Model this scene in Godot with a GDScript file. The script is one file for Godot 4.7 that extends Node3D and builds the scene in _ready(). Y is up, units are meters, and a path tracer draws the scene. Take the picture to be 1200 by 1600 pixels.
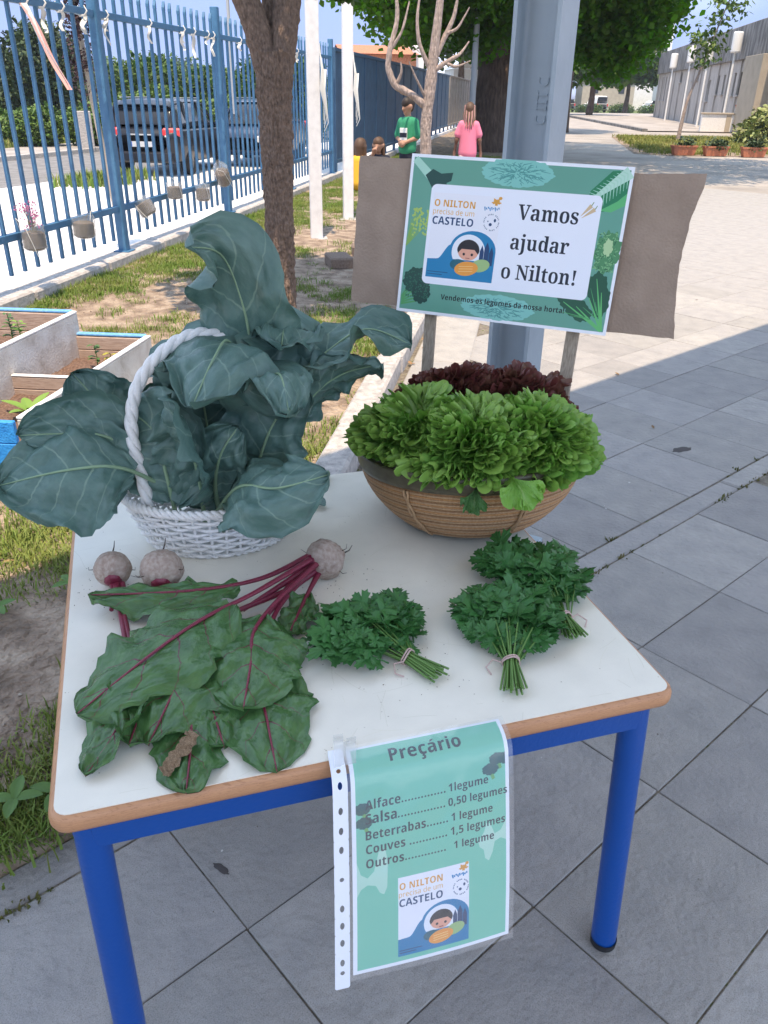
extends Node3D

# ---------------------------------------------------------------- mesh building
class MB:
	var v := PackedVector3Array()
	var n := PackedVector3Array()
	var uv := PackedVector2Array()
	var c := PackedColorArray()
	var ix := PackedInt32Array()
	var col := Color.WHITE

	# faces are given anticlockwise as seen from outside and stored clockwise
	func tri(a: Vector3, b: Vector3, d: Vector3, ua := Vector2.ZERO, ub := Vector2.ZERO, ud := Vector2.ZERO) -> void:
		var nn := (b - a).cross(d - a).normalized()
		var o := v.size()
		v.append(a); v.append(d); v.append(b)
		uv.append(ua); uv.append(ud); uv.append(ub)
		for k in 3:
			n.append(nn); c.append(col); ix.append(o + k)

	func quad(a: Vector3, b: Vector3, d: Vector3, e: Vector3, ua := Vector2(0, 1), ub := Vector2(1, 1), ud := Vector2(1, 0), ue := Vector2(0, 0)) -> void:
		tri(a, b, d, ua, ub, ud); tri(a, d, e, ua, ud, ue)

	# box with chamfered edges
	func box(at: Vector3, size: Vector3, ch := 0.003, bs := Basis.IDENTITY) -> void:
		var h := size * 0.5
		ch = minf(ch, minf(h.x, minf(h.y, h.z)) * 0.9)
		if ch <= 0.0:
			for ax in 3:
				for s in [-1.0, 1.0]:
					var q := []
					for k in 4:
						var p := Vector3.ZERO
						var t1 := (ax + 1) % 3
						var t2 := (ax + 2) % 3
						p[ax] = s * h[ax]
						p[t1] = h[t1] * (-1.0 if k == 0 or k == 3 else 1.0)
						p[t2] = h[t2] * (-1.0 if k < 2 else 1.0)
						q.append(at + bs * p)
					if s > 0: quad(q[0], q[1], q[2], q[3])
					else: quad(q[3], q[2], q[1], q[0])
			return
		var f := func(ax: int, sx: float, sy: float, sz: float) -> Vector3:
			var p := Vector3(sx * (h.x - ch), sy * (h.y - ch), sz * (h.z - ch))
			p[ax] = signf(p[ax]) * h[ax]
			return at + bs * p
		for ax in 3:
			var t1 := (ax + 1) % 3
			var t2 := (ax + 2) % 3
			for s in [-1.0, 1.0]:
				var q := []
				for k in 4:
					var g := Vector3.ZERO
					g[ax] = s; g[t1] = -1.0 if k == 0 or k == 3 else 1.0; g[t2] = -1.0 if k < 2 else 1.0
					q.append(f.call(ax, g.x, g.y, g.z))
				if s > 0: quad(q[0], q[1], q[2], q[3])
				else: quad(q[3], q[2], q[1], q[0])
		for ax in 3:      # edges along ax
			var t1 := (ax + 1) % 3
			var t2 := (ax + 2) % 3
			for s1 in [-1.0, 1.0]:
				for s2 in [-1.0, 1.0]:
					var g0 := Vector3.ZERO
					g0[ax] = -1.0; g0[t1] = s1; g0[t2] = s2
					var g1 := g0
					g1[ax] = 1.0
					var a: Vector3 = f.call(t1, g0.x, g0.y, g0.z)
					var b: Vector3 = f.call(t1, g1.x, g1.y, g1.z)
					var d: Vector3 = f.call(t2, g1.x, g1.y, g1.z)
					var e: Vector3 = f.call(t2, g0.x, g0.y, g0.z)
					if s1 * s2 > 0: quad(e, d, b, a)
					else: quad(a, b, d, e)
		for sx in [-1.0, 1.0]:
			for sy in [-1.0, 1.0]:
				for sz in [-1.0, 1.0]:
					var a: Vector3 = f.call(0, sx, sy, sz)
					var b: Vector3 = f.call(1, sx, sy, sz)
					var d: Vector3 = f.call(2, sx, sy, sz)
					if sx * sy * sz > 0: tri(a, b, d)
					else: tri(a, d, b)

	# smooth surface through rows x cols points; normals from neighbours
	func grid(p: PackedVector3Array, rows: int, cols: int, wrap := false, uvs := PackedVector2Array(), cs := PackedColorArray(), flip := false) -> void:
		var o := v.size()
		for i in rows:
			for j in cols:
				var k := i * cols + j
				var jl := j - 1 if j > 0 else ((cols - 2) if wrap else j)
				var jr := j + 1 if j < cols - 1 else (1 if wrap else j)
				var iu := maxi(i - 1, 0)
				var id := mini(i + 1, rows - 1)
				var nn := (p[i * cols + jr] - p[i * cols + jl]).cross(p[id * cols + j] - p[iu * cols + j])
				if nn.length_squared() < 1e-20:
					var i2 := 1 if i == 0 else (rows - 2 if i == rows - 1 else i)
					nn = (p[i2 * cols + jr] - p[i2 * cols + jl]).cross(p[mini(i2 + 1, rows - 1) * cols + j] - p[maxi(i2 - 1, 0) * cols + j])
				nn = nn.normalized()
				v.append(p[k]); n.append(-nn if flip else nn)
				uv.append(uvs[k] if uvs.size() else Vector2(float(j) / (cols - 1), float(i) / (rows - 1)))
				c.append(cs[k] if cs.size() else col)
		for i in rows - 1:
			for j in cols - 1:
				var a := o + i * cols + j
				var b := a + 1
				var d := a + cols + 1
				var e := a + cols
				if flip: ix.append_array([a, b, d, a, d, e])
				else: ix.append_array([a, d, b, a, e, d])

	# round tube along a path with a radius at each point
	func tube(pts: PackedVector3Array, r: PackedFloat32Array, sides := 8, caps := true, squash := 1.0) -> void:
		var m := pts.size()
		var p := PackedVector3Array()
		var us := PackedVector2Array()
		var up := Vector3.ZERO
		var len := 0.0
		for i in m:
			var t := (pts[mini(i + 1, m - 1)] - pts[maxi(i - 1, 0)]).normalized()
			if i == 0:
				up = (Vector3.UP if absf(t.y) < 0.9 else Vector3.RIGHT)
			else:
				len += pts[i].distance_to(pts[i - 1])
			up = (up - t * up.dot(t)).normalized()
			var sd := t.cross(up)
			var rr := r[mini(i, r.size() - 1)]
			for j in sides + 1:
				var a := TAU * j / sides
				p.append(pts[i] + (sd * cos(a) + up * sin(a) * squash) * rr)
				us.append(Vector2(float(j) / sides, len))
		grid(p, m, sides + 1, true, us, PackedColorArray(), true)
		if caps:
			for e in 2:
				var i := 0 if e == 0 else m - 1
				if r[mini(i, r.size() - 1)] < 0.0004: continue
				for j in sides:
					var a := p[i * (sides + 1) + j]
					var b := p[i * (sides + 1) + j + 1]
					if e == 0: tri(pts[i], a, b)
					else: tri(pts[i], b, a)

	# solid of revolution about y: profile of (radius, height), from bottom to top on the outside
	func lathe(prof: PackedVector2Array, sides := 24, at := Vector3.ZERO, sx := 1.0, sz := 1.0) -> void:
		var p := PackedVector3Array()
		for q in prof:
			for j in sides + 1:
				var a := TAU * j / sides
				p.append(at + Vector3(cos(a) * q.x * sx, q.y, sin(a) * q.x * sz))
		grid(p, prof.size(), sides + 1, true)

	func mesh() -> ArrayMesh:
		var a := []
		a.resize(Mesh.ARRAY_MAX)
		a[Mesh.ARRAY_VERTEX] = v
		a[Mesh.ARRAY_NORMAL] = n
		a[Mesh.ARRAY_TEX_UV] = uv
		a[Mesh.ARRAY_COLOR] = c
		a[Mesh.ARRAY_INDEX] = ix
		var m := ArrayMesh.new()
		m.add_surface_from_arrays(Mesh.PRIMITIVE_TRIANGLES, a)
		return m

var M := {}
var shared_relief := {}
var taken := {}
var rng := RandomNumberGenerator.new()

func numbered(called: String) -> String:
	var k: int = taken.get(called, -1) + 1
	taken[called] = k
	return called if k == 0 else "%s_%03d" % [called, k]

func part(called: String, mb, m: Material, parent: Node3D = self) -> MeshInstance3D:
	var o := MeshInstance3D.new()
	o.name = called if parent != self else numbered(called)
	o.mesh = mb.mesh() if mb is MB else mb
	o.material_override = m
	o.cast_shadow = GeometryInstance3D.SHADOW_CASTING_SETTING_ON
	parent.add_child(o, true)
	return o

func thing(called: String, label: String, category: String, at := Vector3.ZERO, turn := 0.0, group := "") -> Node3D:
	var o := Node3D.new()
	o.name = numbered(called)
	add_child(o)
	o.position = at
	o.rotation.y = turn
	return tag(o, label, category, group)

func tag(o: Node3D, label: String, category: String, group := "") -> Node3D:
	o.set_meta("label", label)
	o.set_meta("category", category)
	if group: o.set_meta("group", group)
	return o

func struct(called: String, mb, m: Material, parent: Node3D = self) -> MeshInstance3D:
	var o := part(called, mb, m, parent)
	if parent == self: o.set_meta("kind", "structure")
	return o

func copies(called: String, mesh: Mesh, m: Material, xf: Array, cols: Array, parent: Node3D = self) -> MultiMeshInstance3D:
	var mm := MultiMesh.new()
	mm.transform_format = MultiMesh.TRANSFORM_3D
	mm.use_colors = cols.size() > 0
	mm.mesh = mesh
	mm.instance_count = xf.size()
	for i in xf.size():
		mm.set_instance_transform(i, xf[i])
		if cols.size(): mm.set_instance_color(i, cols[i])
	var o := MultiMeshInstance3D.new()
	o.multimesh = mm
	o.material_override = m
	o.name = called if parent != self else numbered(called)
	parent.add_child(o, true)
	return o

# ---------------------------------------------------------------- materials
func lin(r: float, g: float, b: float) -> Color:
	return Color(r, g, b).linear_to_srgb()

# plain or vertex-coloured material
func mat(color: Color, rough := 0.7, spec := 0.5) -> StandardMaterial3D:
	var m := StandardMaterial3D.new()
	m.albedo_color = color
	m.roughness = rough
	m.metallic_specular = spec
	return m

func ramp(stops: Array) -> Gradient:
	var g := Gradient.new()
	var o := PackedFloat32Array()
	var c := PackedColorArray()
	for s in stops:
		o.append(s[0]); c.append(s[1])
	g.offsets = o
	g.colors = c
	return g

func noise_tex(freq: float, stops: Array, size := 512, sd := 1, oct := 5, normal := 0.0, kind := FastNoiseLite.TYPE_SIMPLEX_SMOOTH) -> NoiseTexture2D:
	var f := FastNoiseLite.new()
	f.noise_type = kind
	f.seed = sd
	f.frequency = freq
	f.fractal_octaves = oct
	var t := NoiseTexture2D.new()
	t.width = size
	t.height = size
	t.seamless = true
	t.noise = f
	t.generate_mipmaps = false
	if normal > 0.0:
		t.as_normal_map = true
		t.bump_strength = normal
	elif stops.size():
		t.color_ramp = ramp(stops)
	return t

# rough natural surface: mottled colour over metres, with relief; world triplanar
func mottled(stops: Array, freq: float, metres: float, rough := 0.9, bump := 4.0, bump_freq := 0.06, sd := 1, oct := 6, in_world := true, px := 512) -> StandardMaterial3D:
	var m := mat(Color.WHITE, rough)
	m.albedo_texture = noise_tex(freq * 512.0 / px * 1.0, stops, px, sd, oct)
	m.uv1_triplanar = true
	m.uv1_world_triplanar = in_world
	m.uv1_scale = Vector3.ONE / metres
	if bump > 0.0:
		m.normal_enabled = true
		var key := "%.3f/%.1f" % [bump_freq, bump]
		if not shared_relief.has(key): shared_relief[key] = noise_tex(bump_freq, [], 512, sd + 7, 5, bump)
		m.normal_texture = shared_relief[key]
	return m

func g3(v: float, w := 0.0) -> Color:       # grey of linear value v, warmed by w
	return lin(v * (1.0 + w), v, v * (1.0 - w))

# ---------------------------------------------------------------- places that several builders share
const YARD_TURN := 42.0                        # the paving runs 42 degrees across the view
const BED_DIR := Vector3(0.1607, 0, -0.987)    # kerb and fence run side by side
const FENCE_AT := Vector3(-2.146, 0.1, -6.741) # foot of a fence post
const TABLE_AT := Vector3(-0.3747, 0, -0.6391)
const TABLE_TURN := 0.30102
const TABLE_TOP := 0.533
const OUTSIDE := -0.55                         # level of the street beyond the fence

func _ready() -> void:
	set_camera()
	set_light()
	make_materials()
	build_ground()
	build_canopy()
	build_all()

func set_camera() -> void:
	var cam := Camera3D.new()
	cam.name = "camera"
	add_child(cam)
	cam.fov = rad_to_deg(2.0 * atan(800.0 / 1250.0))
	cam.near = 0.02
	cam.far = 900.0
	cam.position = Vector3(0, 1.27, 0)
	cam.basis = Basis(Vector3.RIGHT, deg_to_rad(-27.6)) * Basis(Vector3.BACK, deg_to_rad(0.95))
	cam.current = true

func set_light() -> void:
	var e := Environment.new()
	e.background_mode = Environment.BG_SKY
	var sky := Sky.new()
	var p := ProceduralSkyMaterial.new()
	p.sky_top_color = Color(0.65, 0.755, 0.91)  # upper sky set brighter than the horizon to lift the shade
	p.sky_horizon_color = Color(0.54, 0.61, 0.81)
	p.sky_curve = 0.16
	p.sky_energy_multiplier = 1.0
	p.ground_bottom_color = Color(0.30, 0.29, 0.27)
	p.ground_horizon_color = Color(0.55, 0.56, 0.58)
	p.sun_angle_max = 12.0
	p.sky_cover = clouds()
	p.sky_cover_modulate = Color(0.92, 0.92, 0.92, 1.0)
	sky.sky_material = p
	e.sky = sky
	e.tonemap_mode = Environment.TONE_MAPPER_LINEAR
	e.tonemap_exposure = 1.78
	e.sdfgi_enabled = true
	e.ssao_enabled = true
	e.ssil_enabled = true
	e.fog_enabled = true
	e.fog_density = 0.0006
	e.fog_light_color = Color(0.86, 0.90, 0.98)
	var w := WorldEnvironment.new()
	w.name = "environment"
	w.environment = e
	add_child(w)
	var sun := DirectionalLight3D.new()
	sun.name = "sun"
	add_child(sun)
	sun.light_energy = 1.2
	sun.light_color = Color(1.0, 0.905, 0.785)
	sun.light_angular_distance = 0.55
	sun.shadow_enabled = true
	var to_sun := Vector3(-0.08, 2.85, 1.0).normalized()
	sun.look_at_from_position(Vector3.ZERO, -to_sun, Vector3.FORWARD)

# white clouds added over the whole sky to lift the shade, denser in places
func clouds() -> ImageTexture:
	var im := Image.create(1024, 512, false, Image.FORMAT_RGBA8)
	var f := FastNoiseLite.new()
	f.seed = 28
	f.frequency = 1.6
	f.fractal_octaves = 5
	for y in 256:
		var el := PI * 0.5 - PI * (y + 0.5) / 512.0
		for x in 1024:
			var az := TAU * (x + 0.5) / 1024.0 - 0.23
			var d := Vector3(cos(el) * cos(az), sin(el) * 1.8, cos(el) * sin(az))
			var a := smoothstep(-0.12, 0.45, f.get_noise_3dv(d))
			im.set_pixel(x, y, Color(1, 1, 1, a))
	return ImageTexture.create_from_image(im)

func make_materials() -> void:
	var concrete := [[0.0, g3(0.30, 0.03)], [0.3, g3(0.34, 0.03)], [0.6, g3(0.36, 0.04)], [1.0, g3(0.395, 0.04)]]
	var speck := noise_tex(0.11, [[0.0, Color(0.55, 0.54, 0.52)], [0.22, Color(0.9, 0.9, 0.9)], [0.7, Color(1, 1, 1)], [1.0, Color(1, 1, 1)]], 1024, 40, 3)
	for k in 4:
		var m := mottled(concrete, 0.012 + 0.004 * k, 0.9 + 0.2 * k, 0.88, 1.6, 0.09, 20 + k)
		var v := 0.94 + 0.03 * k
		m.albedo_color = Color(v, v, v * (1.0 - 0.008 * (k % 2)))
		m.uv1_offset = Vector3(0.31 * k, 0.17 * k, 0.53 * k)
		# fine speckle of sand and small stains over the cast face
		m.detail_enabled = true
		m.detail_blend_mode = BaseMaterial3D.BLEND_MODE_MUL
		m.detail_uv_layer = BaseMaterial3D.DETAIL_UV_2
		m.detail_albedo = speck
		m.uv2_triplanar = true
		m.uv2_world_triplanar = true
		m.uv2_scale = Vector3.ONE / 0.35
		M["tile%d" % k] = m
	M.joint = mottled([[0.0, lin(0.11, 0.095, 0.075)], [0.5, lin(0.20, 0.175, 0.14)], [0.72, lin(0.26, 0.23, 0.18)], [0.85, lin(0.10, 0.12, 0.04)], [1.0, lin(0.08, 0.12, 0.03)]], 0.02, 0.5, 1.0, 5.0, 0.1, 3)
	M.plaza = mottled([[0.0, g3(0.19, 0.09)], [0.3, g3(0.27, 0.10)], [0.6, g3(0.32, 0.10)], [1.0, g3(0.37, 0.09)]], 0.008, 7.0, 0.92, 1.2, 0.12, 5)
	M.kerb = mottled([[0.0, g3(0.26, 0.05)], [0.45, g3(0.40, 0.06)], [0.7, g3(0.48, 0.07)], [1.0, g3(0.58, 0.06)]], 0.02, 0.6, 0.95, 4.0, 0.1, 9)
	M.soil = mottled([[0.0, lin(0.12, 0.088, 0.062)], [0.35, lin(0.25, 0.185, 0.135)], [0.6, lin(0.35, 0.27, 0.20)], [1.0, lin(0.47, 0.38, 0.29)]], 0.016, 1.3, 1.0, 9.0, 0.07, 11, 8, true, 1024)
	M.apron = mottled([[0.0, g3(0.60, 0.02)], [0.5, g3(0.70, 0.02)], [1.0, g3(0.78, 0.02)]], 0.01, 5.0, 0.9, 1.0, 0.1, 13)
	M.asphalt = mottled([[0.0, g3(0.13, 0.02)], [0.5, g3(0.19, 0.02)], [1.0, g3(0.25, 0.03)]], 0.02, 4.0, 0.95, 2.0, 0.2, 15)
	M.field = mottled([[0.0, lin(0.06, 0.09, 0.02)], [0.5, lin(0.10, 0.14, 0.035)], [1.0, lin(0.17, 0.19, 0.07)]], 0.02, 12.0, 1.0, 3.0, 0.1, 17)
	M.plaster = mottled([[0.0, g3(0.70, 0.01)], [0.5, g3(0.77, 0.01)], [1.0, g3(0.82, 0.01)]], 0.01, 3.0, 0.9, 0.6, 0.1, 19)
	M.string = mat(lin(0.70, 0.70, 0.66), 0.9)
	M.stake = mottled([[0.0, lin(0.22, 0.185, 0.14)], [0.5, lin(0.36, 0.31, 0.245)], [1.0, lin(0.48, 0.42, 0.33)]], 0.03, 0.16, 0.9, 3.0, 0.1, 33, 5, false)
	M.stake.uv1_scale = Vector3(22.0, 2.5, 22.0)
	M.white_metal = mottled([[0.0, g3(0.66, 0.01)], [0.5, g3(0.76, 0.01)], [1.0, g3(0.82, 0.01)]], 0.02, 1.0, 0.55, 0.5, 0.1, 57)
	M.conc_wall = mottled([[0.0, g3(0.30, 0.05)], [0.4, g3(0.38, 0.06)], [0.7, g3(0.43, 0.06)], [1.0, g3(0.48, 0.05)]], 0.012, 5.0, 0.95, 1.0, 0.1, 843, 7)
	M.conc_wall.uv1_scale = Vector3(0.4, 0.1, 0.4)

func flat(mb: MB, pts: Array, y: float) -> void:      # polygon of (x, z) points laid flat
	var poly := PackedVector2Array(pts)
	var t := Geometry2D.triangulate_polygon(poly)
	for k in range(0, t.size(), 3):
		var a := Vector3(poly[t[k]].x, y, poly[t[k]].y)
		var b := Vector3(poly[t[k + 1]].x, y, poly[t[k + 1]].y)
		var d := Vector3(poly[t[k + 2]].x, y, poly[t[k + 2]].y)
		if (b - a).cross(d - a).y > 0: mb.tri(a, b, d)
		else: mb.tri(a, d, b)

func bed(s: float, off: float) -> Vector3:            # s metres along the kerb from its near part, off metres to its left
	return Vector3(-0.163, 0, -2.83) + BED_DIR * s + Vector3(-0.987, 0, -0.1607) * off

func fence_pt(s: float, y := 0.0, off := 0.0) -> Vector3:
	var p := FENCE_AT + BED_DIR * s + Vector3(-0.987, 0, -0.1607) * off
	p.y = y
	return p

func build_ground() -> void:
	# open country all round, as one sheet to the horizon
	var mb := MB.new()
	flat(mb, [Vector2(-500, 300), Vector2(500, 300), Vector2(500, -700), Vector2(-500, -700)], OUTSIDE - 0.03)
	struct("ground", mb, M.field)
	# the raised school yard
	mb = MB.new()
	var f0 := fence_pt(-12.0, 0, 0.02)
	var f1 := fence_pt(75.0, 0, 0.02)
	flat(mb, [Vector2(f0.x, f0.z), Vector2(f1.x, f1.z), Vector2(70, -92), Vector2(70, 14), Vector2(-6, 14)], -0.012)
	struct("schoolyard", mb, M.plaza)
	build_paving()
	build_bed()

func build_paving() -> void:
	var root := Node3D.new()
	root.name = "pavement"
	root.set_meta("kind", "structure")
	add_child(root)
	root.rotation.y = deg_to_rad(YARD_TURN)
	# local x runs along the rows, local -z away from the building
	var jb := MB.new()
	flat(jb, [Vector2(-4, 2.0), Vector2(13.0, 2.0), Vector2(13.0, -8.97), Vector2(8.9, -8.97), Vector2(0.75, -1.19), Vector2(-4, -1.19)], -0.0045)
	struct("joint_sand", jb, M.joint, root)
	var near_slab: Array[Mesh] = []
	var far_slab: Array[Mesh] = []
	for k in 3:
		var a := MB.new()
		a.box(Vector3.ZERO, Vector3(0.4020 - 0.0007 * k, 0.05, 0.2932 - 0.0007 * k), 0.0016)
		near_slab.append(a.mesh())
		a = MB.new()
		a.box(Vector3.ZERO, Vector3(0.3062 - 0.0007 * k, 0.05, 0.3874 - 0.0007 * k), 0.0016)
		far_slab.append(a.mesh())
	rng.seed = 5
	for i in range(-4, 6):
		for r in 8:
			var o := part("paving_slab", near_slab[rng.randi() % 3], M["tile%d" % (rng.randi() % 4)], root)
			o.position = Vector3(0.425 + 0.4045 * i + 0.202, -0.025 + rng.randf_range(-0.0015, 0.001), -1.10 + 0.2955 * r + 0.148)
			o.rotation = Vector3(rng.randf_range(-0.004, 0.004), rng.randf_range(-0.005, 0.005), rng.randf_range(-0.004, 0.004))
	# the narrow edging course
	for i in range(-4, 7):
		var a := MB.new()
		var w := 0.98
		a.box(Vector3.ZERO, Vector3(w, 0.06, 0.078), 0.006)
		var o := part("edging_stone", a, M["tile%d" % ((i + 8) % 4)], root)
		o.position = Vector3(0.28 + 0.99 * i, -0.029 + rng.randf_range(-0.002, 0.002), -1.1435)
		o.rotation.y = rng.randf_range(-0.003, 0.003)
	# slabs beyond the edging course, up to the planted bed
	var rest := MB.new()
	for r in 20:
		for i in range(-4, 35):
			var p := Vector3(2.24 + 0.3085 * i + 0.154, -0.025, -1.187 - 0.3895 * r - 0.195)
			var w := root.transform * p
			var d := w - bed(0, -0.42)
			if d.dot(Vector3(0.987, 0, 0.1607)) < -0.12: continue
			p.y += rng.randf_range(-0.0012, 0.001)
			var turn := Vector3(rng.randf_range(-0.003, 0.003), rng.randf_range(-0.004, 0.004), rng.randf_range(-0.003, 0.003))
			if w.length() < 6.6 and absf(w.x) < -w.z * 0.62 + 0.5:
				var o := part("paving_slab", far_slab[rng.randi() % 3], M["tile%d" % (rng.randi() % 4)], root)
				o.position = p
				o.rotation = turn
			else:
				rest.box(p, Vector3(0.3035, 0.05, 0.387), 0.003, Basis.from_euler(turn))
	var o := part("distant_slabs", rest, M.tile2, root)
	o.set_meta("kind", "stuff")
	# concrete gutter beside the kerb
	for k in 9:
		var a := MB.new()
		a.box(Vector3.ZERO, Vector3(0.30, 0.06, 0.985), 0.006)
		var g := part("gutter_slab", a, M["tile%d" % (k % 4)])
		g.set_meta("kind", "structure")
		var c := bed(-1.1 + 0.995 * k, -0.235)
		g.position = Vector3(c.x, -0.023, c.z)
		g.rotation.y = atan2(-BED_DIR.x, -BED_DIR.z)
	# kerb stones that hold the planted bed
	rng.seed = 8
	for k in 14:
		var a := MB.new()
		a.box(Vector3.ZERO, Vector3(0.122, 0.2, 0.955), 0.012)
		var g := part("kerb_stone", a, M.kerb)
		g.set_meta("kind", "structure")
		var c := bed(-1.25 + 0.965 * k, rng.randf_range(-0.008, 0.008))
		g.position = Vector3(c.x, -0.005 + rng.randf_range(-0.006, 0.004), c.z)
		g.rotation.y = atan2(-BED_DIR.x, -BED_DIR.z) + rng.randf_range(-0.01, 0.01)

func bed_height(p: Vector3, f: FastNoiseLite) -> float:
	return 0.022 + 0.03 * f.get_noise_2d(p.x, p.z) + 0.008 * f.get_noise_2d(p.x * 6.0, p.z * 6.0)

var bed_noise := FastNoiseLite.new()

func build_bed() -> void:
	bed_noise.seed = 3
	bed_noise.frequency = 0.5
	bed_noise.fractal_octaves = 4
	var rows := 150
	var cols := 46
	var p := PackedVector3Array()
	for i in rows:
		var t := float(i) / (rows - 1)
		var s := -2.6 + 50.0 * pow(t, 1.6)
		for j in cols:
			var k := float(j) / (cols - 1)
			var a := bed(s, 0.04)
			var b := fence_pt((a - FENCE_AT).dot(BED_DIR), 0, -0.04)
			# near its front the bed ends on the edging course
			var q := a.lerp(b, k)
			q.y = bed_height(q, bed_noise)
			p.append(q)
	var mb := MB.new()
	# cut the front along the edging course
	var cut := PackedVector3Array()
	var ea := Vector3(-0.669, 0, -0.743)
	for q in p:
		var d := q.dot(ea) - 1.186
		if d < 0.0: q -= ea * d
		if d < 0.05: q.y = lerpf(-0.004, q.y, clampf(d / 0.05, 0, 1))
		cut.append(q)
	mb.grid(cut, rows, cols, false, PackedVector2Array(), PackedColorArray(), true)
	struct("garden_bed", mb, M.soil)

func build_canopy() -> void:
	var r := thing("canopy_roof", "flat concrete walkway roof above the table, out of view", "roof")
	r.rotation.y = deg_to_rad(YARD_TURN)
	var mb := MB.new()
	mb.box(Vector3(3.0, 3.19, -0.145), Vector3(20.0, 0.12, 2.49), 0.01)
	part("roof_slab", mb, M.plaster, r)
	mb = MB.new()
	mb.box(Vector3(3.0, 3.06, -1.22), Vector3(20.0, 0.14, 0.12), 0.005)
	part("edge_beam", mb, M.plaster, r)

func strip_between(mb: MB, a: Vector3, b: Vector3, w: float, h: float, ch := 0.003) -> void:   # bar of w x h from a to b
	var z := (b - a).normalized()
	var x := Vector3.UP.cross(z).normalized() if absf(z.y) < 0.95 else Vector3.RIGHT
	x = (x - z * x.dot(z)).normalized()
	mb.box((a + b) * 0.5, Vector3(w, h, a.distance_to(b)), ch, Basis(x, z.cross(x), z))

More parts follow.
